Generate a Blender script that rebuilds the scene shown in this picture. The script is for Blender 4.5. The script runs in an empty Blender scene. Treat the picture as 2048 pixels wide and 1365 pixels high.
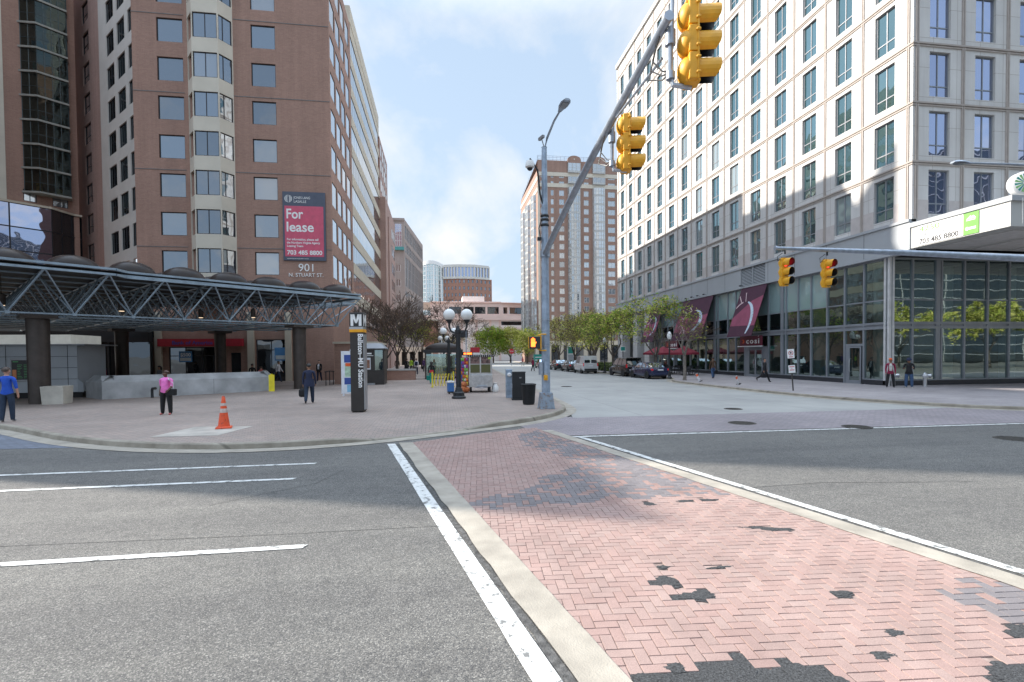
import bpy, math, random
from mathutils import Vector, Matrix
random.seed(7)
S = bpy.context.scene
COL = S.collection
R = math.radians
V = Vector
GROUP = None

# ---------------------------------------------------------------- materials
MATS = {}
def nt_new(name):
    m = bpy.data.materials.new(name); m.use_nodes = True
    nt = m.node_tree
    p = nt.nodes['Principled BSDF']
    MATS[name] = m
    return m, nt, p
def N(nt, t, **kw):
    n = nt.nodes.new(t)
    for k, v in kw.items(): setattr(n, k, v)
    return n
def L(nt, a, b): nt.links.new(a, b)
def c4(c): return (c[0], c[1], c[2], 1.0)
def noise(nt, src, scale, detail=4, rough=.55):
    n = N(nt, 'ShaderNodeTexNoise'); n.inputs['Scale'].default_value = scale
    n.inputs['Detail'].default_value = detail; n.inputs['Roughness'].default_value = rough
    L(nt, src, n.inputs['Vector']); return n.outputs['Fac']
def ramp(nt, fac, stops):
    r = N(nt, 'ShaderNodeValToRGB'); e = r.color_ramp.elements
    e[0].position, e[0].color = stops[0][0], c4(stops[0][1])
    e[1].position, e[1].color = stops[-1][0], c4(stops[-1][1])
    for p, c in stops[1:-1]:
        x = e.new(p); x.color = c4(c)
    L(nt, fac, r.inputs['Fac']); return r.outputs['Color']
def mixc(nt, a, b, fac, mode='MIX'):
    n = N(nt, 'ShaderNodeMix', data_type='RGBA', blend_type=mode)
    for s, v in ((n.inputs['Factor'], fac), (n.inputs['A'], a), (n.inputs['B'], b)):
        if isinstance(v, (int, float)): s.default_value = v
        elif isinstance(v, (tuple, list)): s.default_value = c4(v)
        else: L(nt, v, s)
    return n.outputs['Result']
def bumpn(nt, p, h, strength, dist=.02):
    b = N(nt, 'ShaderNodeBump'); b.inputs['Strength'].default_value = strength; b.inputs['Distance'].default_value = dist
    L(nt, h, b.inputs['Height']); L(nt, b.outputs['Normal'], p.inputs['Normal'])
def coords(nt, what='Object'):
    return N(nt, 'ShaderNodeTexCoord').outputs[what]
def wpos(nt): return N(nt, 'ShaderNodeNewGeometry').outputs['Position']

def mat(name, col, rough=.6, metal=0., var=.12, scale=2.5, bump=0., bscale=60, emis=0., spec=.5, world=False, coat=0.):
    m, nt, p = nt_new(name)
    src = wpos(nt) if world else coords(nt)
    f = noise(nt, src, scale, 5)
    lo = tuple(max(0, x*(1-var)) for x in col); hi = tuple(min(1, x*(1+var)) for x in col)
    cc = ramp(nt, f, [(.3, lo), (.7, hi)])
    L(nt, cc, p.inputs['Base Color'])
    p.inputs['Roughness'].default_value = rough; p.inputs['Metallic'].default_value = metal
    p.inputs['Specular IOR Level'].default_value = spec
    p.inputs['Coat Weight'].default_value = coat
    if bump: bumpn(nt, p, noise(nt, src, bscale, 3), bump)
    if emis:
        p.inputs['Emission Color'].default_value = c4(col); p.inputs['Emission Strength'].default_value = emis
    return m

def streaks(nt, src, c, lo=.86):
    mp = N(nt, 'ShaderNodeMapping'); mp.inputs['Scale'].default_value = (1.6, .07, 1); L(nt, src, mp.inputs['Vector'])
    return mixc(nt, c, ramp(nt, noise(nt, mp.outputs[0], 1., 6, .65), [(.3, (lo,)*3), (.62, (1.03,)*3)]), 1., 'MULTIPLY')
def brick(name, c1, c2, mortar, bw=.3, rh=.1, ms=.012, off=.5, bump=.3, stain=.25, rough=.8, uv=True, sstain=.25, freq=2, msm=.1):
    m, nt, p = nt_new(name)
    src = coords(nt, 'UV') if uv else wpos(nt)
    b = N(nt, 'ShaderNodeTexBrick'); b.offset = off; b.offset_frequency = freq
    for k, v in (('Scale', 1.), ('Mortar Size', ms), ('Mortar Smooth', msm), ('Bias', 0.), ('Brick Width', bw), ('Row Height', rh)):
        b.inputs[k].default_value = v
    b.inputs['Color1'].default_value = c4(c1); b.inputs['Color2'].default_value = c4(c2); b.inputs['Mortar'].default_value = c4(mortar)
    L(nt, src, b.inputs['Vector'])
    f = noise(nt, src, sstain, 6, .6)
    g = ramp(nt, f, [(.3, (1-stain,)*3), (.7, (1+stain*.4,)*3)])
    f2 = noise(nt, src, 9, 3, .6)
    g2 = ramp(nt, f2, [(.3, (.9,)*3), (.7, (1.08,)*3)])
    c = mixc(nt, b.outputs['Color'], g, 1., 'MULTIPLY'); c = mixc(nt, c, g2, 1., 'MULTIPLY')
    if uv: c = streaks(nt, src, c)
    L(nt, c, p.inputs['Base Color']); p.inputs['Roughness'].default_value = rough
    if bump:
        i = N(nt, 'ShaderNodeMath', operation='SUBTRACT'); i.inputs[0].default_value = 1
        L(nt, b.outputs['Fac'], i.inputs[1]); bumpn(nt, p, i.outputs[0], bump, .01)
    return m

def glass(name, tint, rough=.02, base=(.02, .03, .035), fac=.38, wob=.03, wscale=.35, blinds=.0, trans=0., ttint=(.55, .62, .6)):
    """coated glass: a tinted mirror share (more at grazing angles) over a dark pane or over clear glass"""
    m = bpy.data.materials.new(name); m.use_nodes = True; MATS[name] = m
    nt = m.node_tree; nt.nodes.clear()
    out = N(nt, 'ShaderNodeOutputMaterial')
    gl = N(nt, 'ShaderNodeBsdfGlossy'); gl.inputs['Roughness'].default_value = rough; gl.inputs['Color'].default_value = c4(tint)
    df = N(nt, 'ShaderNodeBsdfDiffuse')
    rnd = N(nt, 'ShaderNodeObjectInfo').outputs['Random']
    m7 = N(nt, 'ShaderNodeMath', operation='MULTIPLY'); m7.inputs[1].default_value = 7.31; L(nt, rnd, m7.inputs[0]); fr = N(nt, 'ShaderNodeMath', operation='FRACT'); L(nt, m7.outputs[0], fr.inputs[0])
    L(nt, ramp(nt, fr.outputs[0], [(0, tuple(x*.78 for x in tint)), (1, tuple(min(1, x*1.08) for x in tint))]), gl.inputs['Color'])
    bc = ramp(nt, rnd, [(.0, base), (max(.05, 1-blinds-.02), base), (min(.99, 1-blinds+.02), tuple(min(1, x+.22*bool(blinds)) for x in base)), (1., tuple(min(1, x+.3*bool(blinds)) for x in base))])
    L(nt, bc, df.inputs['Color'])
    under = df.outputs[0]
    if trans:
        tr = N(nt, 'ShaderNodeBsdfTransparent'); tr.inputs['Color'].default_value = c4(ttint)
        mx = N(nt, 'ShaderNodeMixShader'); mx.inputs[0].default_value = trans
        L(nt, df.outputs[0], mx.inputs[1]); L(nt, tr.outputs[0], mx.inputs[2]); under = mx.outputs[0]
    lw = N(nt, 'ShaderNodeLayerWeight'); lw.inputs['Blend'].default_value = .35
    mr = N(nt, 'ShaderNodeMapRange'); mr.inputs['To Min'].default_value = fac; mr.inputs['To Max'].default_value = .95
    L(nt, lw.outputs['Fresnel'], mr.inputs['Value'])
    mx2 = N(nt, 'ShaderNodeMixShader'); L(nt, mr.outputs[0], mx2.inputs[0]); L(nt, under, mx2.inputs[1]); L(nt, gl.outputs[0], mx2.inputs[2])
    nz = noise(nt, wpos(nt), wscale, 2)
    b = N(nt, 'ShaderNodeBump'); b.inputs['Strength'].default_value = wob; b.inputs['Distance'].default_value = 1.
    L(nt, nz, b.inputs['Height']); L(nt, b.outputs[0], gl.inputs['Normal'])
    L(nt, mx2.outputs[0], out.inputs['Surface'])
    return m

def M(n): return MATS[n]

# ---------------------------------------------------------------- mesh builder
class MB:
    def __init__(s): s.v = []; s.f = []; s.m = []; s.col = None
    def add(s, vs, fs, mi=0):
        o = len(s.v); s.v.extend(tuple(v) for v in vs)
        for f in fs: s.f.append(tuple(i+o for i in f)); s.m.append(mi)
        return s
    def quad(s, a, b, c, d, mi=0): return s.add((a, b, c, d), ((0, 1, 2, 3),), mi)
    def poly(s, pts, mi=0): return s.add(pts, (tuple(range(len(pts))),), mi)
    def obox(s, o, u, v, w, mi=0):
        o, u, v, w = (V(q).to_3d() for q in (o, u, v, w))
        p = [o, o+u, o+u+v, o+v, o+w, o+u+w, o+u+v+w, o+v+w]
        f = ((0, 3, 2, 1), (4, 5, 6, 7), (0, 1, 5, 4), (1, 2, 6, 5), (2, 3, 7, 6), (3, 0, 4, 7))
        if u.cross(v).dot(w) < 0: f = tuple(x[::-1] for x in f)
        return s.add(p, f, mi)
    def box(s, c, d, mi=0, rz=0.):
        u = V((math.cos(rz), math.sin(rz), 0)); v = V((-math.sin(rz), math.cos(rz), 0))
        o = V(c)-u*d[0]/2-v*d[1]/2-V((0, 0, d[2]/2))
        return s.obox(o, u*d[0], v*d[1], (0, 0, d[2]), mi)
    def bx(s, x0, x1, y0, y1, z0, z1, mi=0): return s.obox((x0, y0, z0), (x1-x0, 0, 0), (0, y1-y0, 0), (0, 0, z1-z0), mi)
    def prism(s, pts, z0, z1, mi=0, mt=None):
        a = sum(pts[i][0]*pts[(i+1) % len(pts)][1]-pts[(i+1) % len(pts)][0]*pts[i][1] for i in range(len(pts)))
        if a < 0: pts = pts[::-1]
        n = len(pts)
        s.add([(p[0], p[1], z0) for p in pts]+[(p[0], p[1], z1) for p in pts], [(i, (i+1) % n, n+(i+1) % n, n+i) for i in range(n)]+[tuple(range(n))[::-1]], mi)
        s.poly([(p[0], p[1], z1) for p in pts], mi if mt is None else mt)
        return s
    def ring(s, c, d, r, n):
        d = V(d).normalized(); a = d.orthogonal().normalized()
        if abs(d.z) < .9: a = d.cross(V((0, 0, 1))).normalized()
        b = d.cross(a)
        return [V(c)+a*(r*math.cos(2*math.pi*i/n+math.pi/n))+b*(r*math.sin(2*math.pi*i/n+math.pi/n)) for i in range(n)]
    def path(s, pts, rad, n=8, mi=0, caps=True):
        pts = [V(p) for p in pts]
        if isinstance(rad, (int, float)): rad = [rad]*len(pts)
        vs = []; k = len(pts)
        for i, p in enumerate(pts):
            d = (pts[min(i+1, k-1)]-pts[max(i-1, 0)])
            vs += s.ring(p, d, rad[i], n)
        fs = [(j*n+i, j*n+(i+1) % n, (j+1)*n+(i+1) % n, (j+1)*n+i) for j in range(k-1) for i in range(n)]
        if caps: fs += [tuple(range(n))[::-1], tuple(range((k-1)*n, k*n))]
        return s.add(vs, fs, mi)
    def tube(s, a, b, r0, r1=None, n=8, mi=0, caps=True): return s.path([a, b], [r0, r0 if r1 is None else r1], n, mi, caps)
    def lathe(s, prof, c=(0, 0, 0), n=20, mi=0, ax=None, sx=1., sy=1.):
        vs = []; c = V(c)
        if ax is None: A, Bq, D = V((1, 0, 0)), V((0, 1, 0)), V((0, 0, 1))
        else:
            D = V(ax).normalized(); A = D.orthogonal().normalized(); Bq = D.cross(A)
        for r, z in prof:
            for i in range(n):
                t = 2*math.pi*i/n
                vs.append(c+A*(r*sx*math.cos(t))+Bq*(r*sy*math.sin(t))+D*z)
        k = len(prof)
        fs = [(j*n+i, j*n+(i+1) % n, (j+1)*n+(i+1) % n, (j+1)*n+i) for j in range(k-1) for i in range(n)]
        fs += [tuple(range(n))[::-1], tuple(range((k-1)*n, k*n))]
        return s.add(vs, fs, mi)
    def sphere(s, c, r, n=16, k=10, mi=0, sc=(1, 1, 1)):
        c = V(c); vs = []
        for j in range(k+1):
            ph = math.pi*j/k
            for i in range(n):
                t = 2*math.pi*i/n
                vs.append((c.x+r*sc[0]*math.sin(ph)*math.cos(t), c.y+r*sc[1]*math.sin(ph)*math.sin(t), c.z-r*sc[2]*math.cos(ph)))
        fs = [(j*n+i, j*n+(i+1) % n, (j+1)*n+(i+1) % n, (j+1)*n+i) for j in range(k) for i in range(n)]
        return s.add(vs, fs, mi)
    def mesh(s, name, mats, smooth=False, off=None):
        me = bpy.data.meshes.new(name)
        vs = s.v if off is None else [(x-off[0], y-off[1], z-off[2]) for x, y, z in s.v]
        me.from_pydata(vs, [], s.f)
        if not isinstance(mats, (list, tuple)): mats = [mats]
        for q in mats: me.materials.append(M(q) if isinstance(q, str) else q)
        me.polygons.foreach_set('material_index', s.m)
        if smooth: me.polygons.foreach_set('use_smooth', [True]*len(s.f))
        uvl = me.uv_layers.new(name='UVMap'); uv = [0.]*(2*len(me.loops))
        src = s.v
        for p in me.polygons:
            n = p.normal
            if abs(n.z) > .8: t = (1, 0); hz = True
            else:
                h = math.hypot(n.x, n.y); t = (-n.y/h, n.x/h); hz = False
            for li in p.loop_indices:
                q = src[me.loops[li].vertex_index]
                uv[2*li] = q[0]*t[0]+q[1]*t[1]; uv[2*li+1] = q[1] if hz else q[2]
        uvl.data.foreach_set('uv', uv)
        me.update(); return me
    def done(s, name, mats, parent=None, smooth=False, bevel=0., sharp=None):
        off = OFF.get(parent.name) if parent else None
        me = s.mesh(name, mats, smooth, off)
        if smooth and sharp is not False: 
            try: me.set_sharp_from_angle(angle=R(sharp or 40))
            except Exception: pass
        o = bpy.data.objects.new(name, me); COL.objects.link(o)
        if parent: o.parent = parent
        if bevel:
            b = o.modifiers.new('edge_wear', 'BEVEL'); b.width = bevel; b.segments = 2; b.limit_method = 'ANGLE'; b.angle_limit = R(50)
        return o
OFF = {}

def tag(o, label=None, cat=None, group=None, kind=None):
    if label: o['label'] = label
    if cat: o['category'] = cat
    if group: o['group'] = group
    if kind: o['kind'] = kind
    return o
def thing(name, label, cat, loc=(0, 0, 0), rz=0., group=None):
    """an Empty at the base of the thing; its parts are built in its local space"""
    o = bpy.data.objects.new(name, None); o.empty_display_size = .3; COL.objects.link(o)
    o.location = loc; o.rotation_euler = (0, 0, rz)
    return tag(o, label, cat, group)
def bthing(name, label, cat, loc, group=None):
    """same, but its parts are given in world coordinates (buildings)"""
    o = thing(name, label, cat, loc, 0., group); OFF[o.name] = loc; return o
def struct(o): return tag(o, kind='structure')
def copy_tree(o, parent=None):
    c = o.copy(); COL.objects.link(c)
    if parent: c.parent = parent
    for ch in list(o.children): copy_tree(ch, c)
    return c

_TXT = {}
def text_mesh(s, size=1., bold=0., align='LEFT', ext=.004, space=1., lsp=1.):
    cu = bpy.data.curves.new('lettering', 'FONT'); cu.body = s; cu.size = size; cu.offset = bold; cu.align_x = align
    cu.extrude = ext; cu.resolution_u = 3; cu.space_character = space; cu.space_line = lsp
    o = bpy.data.objects.new('lettering', cu); COL.objects.link(o)
    dg = bpy.context.evaluated_depsgraph_get()
    me = bpy.data.meshes.new_from_object(o.evaluated_get(dg)); me.name = 'lettering'
    bpy.data.objects.remove(o); bpy.data.curves.remove(cu)
    return me
def text(s, size, m, parent, P, u, n, up=(0, 0, 1), bold=0., align='LEFT', ext=.004, sx=1., name='lettering', width=None, space=1., lsp=1.):
    """flat lettering standing on a surface: u = reading direction, n = outward"""
    me = text_mesh(s, size, bold, align, ext, space, lsp)
    if width:
        xs = [v.co.x for v in me.vertices]; sx = width/(max(xs)-min(xs))
    me.materials.clear(); me.materials.append(M(m))
    u = V(u).normalized(); up = V(up).normalized(); n = V(n).normalized()
    off = V(OFF.get(parent.name, (0, 0, 0))) if parent else V((0, 0, 0))
    mx = Matrix((tuple(u*sx)+(0,), tuple(up)+(0,), tuple(n)+(0,), (0, 0, 0, 1))).transposed()
    me.transform(Matrix.Translation(V(P)-off) @ mx)
    o = bpy.data.objects.new(name, me); COL.objects.link(o)
    if parent: o.parent = parent
    return o

# ---------------------------------------------------------------- facades and windows
def facade(b, P, u, W, z0, z1, ops, depth=.15, mi=0, mr=None):
    """a wall with real openings; P = its left end seen from outside, u = direction to the right"""
    u = V((u[0], u[1], 0)).normalized(); n = V((u.y, -u.x, 0)); P = V((P[0], P[1], 0))
    us = sorted({0., W, *[min(max(x, 0), W) for o in ops for x in o[:2]]}); zs = sorted({z0, z1, *[min(max(x, z0), z1) for o in ops for x in o[2:4]]})
    us = [x for i, x in enumerate(us) if i == 0 or x-us[i-1] > 1e-4]; zs = [x for i, x in enumerate(zs) if i == 0 or x-zs[i-1] > 1e-4]
    pt = lambda a, z, d=0.: P+u*a-n*d+V((0, 0, z))
    for j in range(len(zs)-1):
        zc = (zs[j]+zs[j+1])/2; run = None
        row = [o for o in ops if o[2] < zc < o[3]]
        for i in range(len(us)-1):
            uc = (us[i]+us[i+1])/2
            hole = any(o[0] < uc < o[1] for o in row)
            if not hole and run is None: run = us[i]
            if run is not None and (hole or i == len(us)-2):
                e = us[i] if hole else us[i+1]
                b.quad(pt(run, zs[j]), pt(e, zs[j]), pt(e, zs[j+1]), pt(run, zs[j+1]), mi); run = None
    mr = mi if mr is None else mr
    for a0, a1, q0, q1 in [o[:4] for o in ops]:
        b.quad(pt(a0, q0), pt(a0, q1), pt(a0, q1, depth), pt(a0, q0, depth), mr)
        b.quad(pt(a1, q1), pt(a1, q0), pt(a1, q0, depth), pt(a1, q1, depth), mr)
        b.quad(pt(a0, q0), pt(a0, q0, depth), pt(a1, q0, depth), pt(a1, q0), mr)
        b.quad(pt(a0, q1), pt(a1, q1), pt(a1, q1, depth), pt(a0, q1, depth), mr)
WIN = {}
def win_meshes(w, h, fw=.06, vs=(), hs=(), fm='frame_dark', gm='glass_office', fd=.07):
    k = (round(w, 2), round(h, 2), fw, vs, hs, fm, gm)
    if k in WIN: return WIN[k]
    b = MB(); d = fd
    b.bx(-w/2, -w/2+fw, 0, d, 0, h).bx(w/2-fw, w/2, 0, d, 0, h).bx(-w/2+fw, w/2-fw, 0, d, 0, fw).bx(-w/2+fw, w/2-fw, 0, d, h-fw, h)
    for x in vs: b.bx(-w/2+w*x-fw*.45, -w/2+w*x+fw*.45, .005, d-.005, fw, h-fw)
    for z in hs: b.bx(-w/2+fw, w/2-fw, .008, d-.008, h*z-fw*.45, h*z+fw*.45)
    g = MB(); g.quad((-w/2+fw*.5, d*.55, fw*.5), (w/2-fw*.5, d*.55, fw*.5), (w/2-fw*.5, d*.55, h-fw*.5), (-w/2+fw*.5, d*.55, h-fw*.5))
    WIN[k] = (b.mesh('window', fm), g.mesh('pane', gm)); return WIN[k]
def window(parent, P, u, z, w, h, name='window', **kw):
    """P = foot of the window's centre line on the plane of its frame"""
    fr, gl = win_meshes(w, h, **kw)
    u = V((u[0], u[1], 0)).normalized(); n = V((u.y, -u.x, 0))
    off = V(OFF.get(parent.name, (0, 0, 0)))
    m = Matrix((tuple(u)+(0,), tuple(-n)+(0,), (0, 0, 1, 0), (0, 0, 0, 1))).transposed()
    o = bpy.data.objects.new(name, fr); COL.objects.link(o); o.parent = parent
    o.matrix_local = Matrix.Translation(V((P[0], P[1], z))-off) @ m
    g = bpy.data.objects.new('pane', gl); COL.objects.link(g); g.parent = o
    return o
def window_bulk(b, P, u, z, w, h, **kw):
    """the same window added to a shared mesh (for the ones past the hundred)"""
    fr, gl = win_meshes(w, h, **kw)
    u = V((u[0], u[1], 0)).normalized(); n = V((u.y, -u.x, 0)); P = V((P[0], P[1], z))
    for me, mi in ((fr, 0), (gl, 1)):
        b.add([P+u*v.co.x-n*v.co.y+V((0, 0, v.co.z)) for v in me.vertices], [tuple(p.vertices) for p in me.polygons], mi)
def place_windows(parent, lst, cap=100, **kw):
    """lst of (P, u, z, w, h): nearest `cap` in view become parts, the rest one part marked stuff"""
    def key(t):
        p = V((t[0][0], t[0][1], t[2]+t[4]/2)); r = p-V(CAM)
        x = r.x*CR.x+r.y*CR.y; d = r.x*CD.x+r.y*CD.y
        inv = d > 1 and abs(x/d) < 1.03 and r.z/d < .74
        return (not inv, r.length)
    lst = sorted(lst, key=key)
    for t in lst[:cap]: window(parent, *t[:5], **(t[5] if len(t) > 5 else kw))
    if lst[cap:]:
        b = MB(); ref = None
        for t in lst[cap:]: window_bulk(b, *t[:5], **(t[5] if len(t) > 5 else kw))
        k2 = lst[cap][5] if len(lst[cap]) > 5 else kw
        tag(b.done('window', [k2.get('fm', 'frame_dark'), k2.get('gm', 'glass_office')], parent), kind='stuff')
YAW = math.atan(.144)
CAM = (0, 0, 2.25); CD = V((math.sin(YAW), math.cos(YAW), 0)); CR = V((math.cos(YAW), -math.sin(YAW), 0))

# palette
mat('frame_dark', (.035, .035, .04), .45, .3)
mat('frame_grey', (.3, .31, .33), .4, .4)
mat('frame_light', (.62, .62, .62), .4, .2)
mat('frame_steel', (.27, .29, .32), .42, .35, scale=.6)
glass('glass_office', (.75, .83, .92), fac=.3, base=(.035, .04, .05), blinds=.12)
glass('glass_side', (.97, .98, 1.), fac=.62, base=(.05, .06, .07))
glass('glass_green', (.62, .86, .92), fac=.34, base=(.02, .05, .055), wob=.05, blinds=.18)
glass('glass_blue', (.66, .72, .95), fac=.6, base=(.02, .025, .05), wob=.05)
glass('glass_dark', (.6, .65, .7), fac=.15, base=(.012, .014, .016))
glass('glass_teal', (.75, .9, .9), fac=.15, wob=.02, wscale=.3, base=(.27, .37, .37))
glass('glass_shop', (.75, .9, .86), fac=.3, wob=.007, wscale=.4, base=(.05, .09, .09), trans=.85, ttint=(.62, .74, .7))
glass('glass_apt', (.9, .95, 1.), fac=.4, base=(.2, .22, .24), blinds=.4)
glass('glass_sky', (.86, .98, 1.), fac=.5, base=(.25, .38, .4))
glass('glass_car', (.7, .75, .8), fac=.1, base=(.01, .012, .014))
mat('white_paint', (.78, .78, .77), .5, var=.06)
mat('black_paint', (.02, .02, .022), .4)
mat('black_metal', (.025, .027, .03), .45, .3)
mat('galv', (.36, .41, .48), .38, .55, var=.22, scale=5)
mat('galv_blue', (.3, .37, .46), .45, .25, var=.25, scale=4)
mat('letter_white', (.85, .85, .84), .5, var=.02)
mat('letter_black', (.03, .03, .035), .5)
mat('skin_dark', (.11, .055, .035), .55); mat('skin_light', (.5, .28, .2), .55); mat('skin_mid', (.3, .16, .1), .55)
mat('hair_black', (.012, .011, .01), .5); mat('hair_brown', (.05, .03, .02), .5)
mat('tyre', (.02, .02, .02), .85); mat('rim', (.55, .56, .58), .3, .8)
mat('concrete', (.4, .385, .36), .85, var=.22, scale=1.2, bump=.25, bscale=25)
mat('concrete_pale', (.52, .49, .43), .85, var=.2, scale=1.5, bump=.25, bscale=40)
mat('signal_yellow', (.76, .38, .02), .5, var=.16, scale=5)
mat('orange', (.75, .12, .03), .5, var=.2, scale=8)
SUN_E, SKY_E, EXPO = 4.3, .12, 1.0
SKY_HAZE = (2.7, 3.4, 4.25); SKY_CLOUD = (4.15, 4.25, 4.33); SKY_TOP_BOOST = 2.8
# ================================================================ the ground
def asphalt():
    m, nt, p = nt_new('asphalt')
    w = wpos(nt)
    big = noise(nt, w, .35, 5, .6); mid = noise(nt, w, 5, 4, .6); v1 = N(nt, 'ShaderNodeTexVoronoi'); v1.inputs['Scale'].default_value = 105; L(nt, w, v1.inputs['Vector']); sc = N(nt, 'ShaderNodeSeparateColor'); L(nt, v1.outputs['Color'], sc.inputs[0]); fine = sc.outputs[0]
    c = ramp(nt, fine, [(.0, (.055, .057, .06)), (.3, (.104, .101, .096)), (.8, (.16, .153, .142)), (1., (.29, .278, .256))])
    c = mixc(nt, c, ramp(nt, big, [(.3, (.84, .84, .85)), (.7, (1.12, 1.11, 1.09))]), 1., 'MULTIPLY')
    c = mixc(nt, c, ramp(nt, mid, [(.3, (.88, .88, .88)), (.7, (1.1, 1.1, 1.1))]), 1., 'MULTIPLY')
    mpg = N(nt, 'ShaderNodeMapping'); mpg.inputs['Scale'].default_value = (.07, .9, 1); L(nt, w, mpg.inputs['Vector']); c = mixc(nt, c, ramp(nt, noise(nt, mpg.outputs[0], 1.3, 5, .6), [(.32, (.84, .84, .85)), (.6, (1.05, 1.05, 1.04))]), 1., 'MULTIPLY')
    oil = ramp(nt, noise(nt, w, .9, 6, .75), [(.62, (1, 1, 1)), (.72, (.72, .72, .73))]); c = mixc(nt, c, oil, 1., 'MULTIPLY')
    vo = N(nt, 'ShaderNodeTexVoronoi', feature='DISTANCE_TO_EDGE'); vo.inputs['Scale'].default_value = .22
    wob = N(nt, 'ShaderNodeVectorMath', operation='ADD'); nz = N(nt, 'ShaderNodeTexNoise'); nz.inputs['Scale'].default_value = 1.1; nz.inputs['Detail'].default_value = 6
    L(nt, w, nz.inputs['Vector']); L(nt, w, wob.inputs[0]); L(nt, nz.outputs['Color'], wob.inputs[1]); L(nt, wob.outputs[0], vo.inputs['Vector'])
    crack = ramp(nt, vo.outputs['Distance'], [(.0, (.75, .75, .75)), (.002, (1, 1, 1))])
    brk = ramp(nt, noise(nt, w, .5, 2), [(.5, (0, 0, 0)), (.6, (1, 1, 1))])
    c = mixc(nt, c, mixc(nt, (1, 1, 1), crack, brk), 1., 'MULTIPLY')
    L(nt, c, p.inputs['Base Color']); p.inputs['Roughness'].default_value = .85
    bumpn(nt, p, noise(nt, w, 70, 3, .7), .7, .012)
    return m
asphalt()
mat('asphalt_patch', (.05, .051, .053), .9, var=.8, scale=60, bump=.6, bscale=110, world=True)
def slab_concrete():
    m, nt, p = nt_new('street_concrete'); w = wpos(nt)
    b = N(nt, 'ShaderNodeTexBrick'); b.offset = .0
    for k, v in (('Scale', 1.), ('Mortar Size', .02), ('Mortar Smooth', .2), ('Brick Width', 3.6), ('Row Height', 5.2)): b.inputs[k].default_value = v
    b.inputs['Color1'].default_value = c4((.365, .36, .345)); b.inputs['Color2'].default_value = c4((.34, .335, .322)); b.inputs['Mortar'].default_value = c4((.24, .24, .23))
    L(nt, w, b.inputs['Vector'])
    c = mixc(nt, b.outputs['Color'], ramp(nt, noise(nt, w, .3, 6, .65), [(.3, (.78, .78, .79)), (.7, (1.12, 1.12, 1.1))]), 1., 'MULTIPLY')
    c = mixc(nt, c, ramp(nt, noise(nt, w, 40, 2), [(.3, (.92,)*3), (.7, (1.06,)*3)]), 1., 'MULTIPLY')
    L(nt, c, p.inputs['Base Color']); p.inputs['Roughness'].default_value = .75
    bumpn(nt, p, noise(nt, w, 30, 3), .2, .01)
slab_concrete()
brick('plaza_brick', (.4, .31, .265), (.315, .265, .235), (.21, .17, .15), .22, .11, .009, uv=False, stain=.3, sstain=.22, rough=.75)
brick('lilac_brick', (.33, .285, .295), (.27, .24, .255), (.19, .17, .178), .24, .12, .009, uv=False, stain=.25, rough=.75)
brick('blue_brick', (.2, .225, .28), (.16, .18, .225), (.11, .115, .13), .3, .15, .014, uv=False, stain=.3, rough=.7)
brick('walk_right', (.37, .335, .335), (.315, .285, .29), (.27, .25, .25), .6, .3, .008, uv=False, stain=.25, rough=.75)
def worn_paint():
    m, nt, p = nt_new('road_paint'); w = wpos(nt)
    c = ramp(nt, noise(nt, w, 7, 8, .72), [(.41, (.17, .17, .165)), (.45, (.58, .58, .56)), (.7, (.74, .74, .72))])
    L(nt, c, p.inputs['Base Color']); p.inputs['Roughness'].default_value = .6; bumpn(nt, p, noise(nt, w, 90, 2), .4, .008)
worn_paint()
mat('band_concrete', (.35, .315, .265), .85, var=.22, scale=2.2, bump=.35, bscale=70, world=True)
def flat(name, pts, z, m, kind='structure', sub=0):
    b = MB(); a = sum(pts[i][0]*pts[(i+1) % len(pts)][1]-pts[(i+1) % len(pts)][0]*pts[i][1] for i in range(len(pts)))
    if a < 0: pts = pts[::-1]
    b.poly([(x, y, z) for x, y in pts]); o = b.done(name, m); return tag(o, kind=kind)
flat('ground', [(-900, -900), (900, -900), (900, 900), (-900, 900)], -.03, mat('ground_grey', (.2, .2, .19), .9, scale=.05, world=True))
flat('road', [(-120, -40), (120, -40), (120, 16.4), (-120, 16.4)], 0., 'asphalt')
KERB = [(-40, 27), (-26, 24), (-19.5, 21.2), (-14.05, 18.25), (-12.66, 17.13), (-10.71, 15.5), (-9.2, 14.45), (-7.78, 13.66), (-6.47, 13.15), (-5.13, 12.86), (-3.86, 12.86), (-2.53, 13.15),
        (-1.21, 13.66), (-.02, 14.38), (1.18, 15.12), (2.51, 15.8), (3.54, 16.77), (4.47, 18.0), (5.0, 19.25), (5.2, 20.6), (5.4, 24), (5.7, 29), (5.9, 36.5), (6.4, 49), (7.5, 69), (8.4, 88), (10, 115), (14, 165)]
RK = [(60, 12.4), (34, 13.6), (24, 14.6), (21.6, 15.5), (20.3, 16.6), (19.3, 18.7), (18.5, 20.4), (18.1, 22.4), (17.8, 25.8), (17.7, 30), (17.75, 36), (18.3, 38.0), (19.6, 39.6), (19.7, 50), (18.5, 54), (18.0, 60), (18, 72), (18.3, 90), (20, 115), (24, 165)]
flat('street', [(4.4, 16.0), (4.9, 18.6)]+KERB[19:]+RK[::-1][:-4]+[(20.5, 15.0)], .004, 'street_concrete')
flat('paver_crossing', [(3.3, 13.35), (60, 12.0), (60, 13.0), (34, 14.4), (24, 15.6), (20.8, 16.9), (4.75, 17.0), (4.3, 17.6), (3.5, 16.7), (2.4, 15.7), (2.6, 14.6)], .008, 'lilac_brick')
flat('side_street_paving', [(-60, 15.2), (-14.5, 14.3), (-9, 13.95), (-7.4, 13.5), (-9.5, 15.4), (-14.2, 19.1), (-26, 25), (-60, 33)], .006, 'blue_brick')
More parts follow.
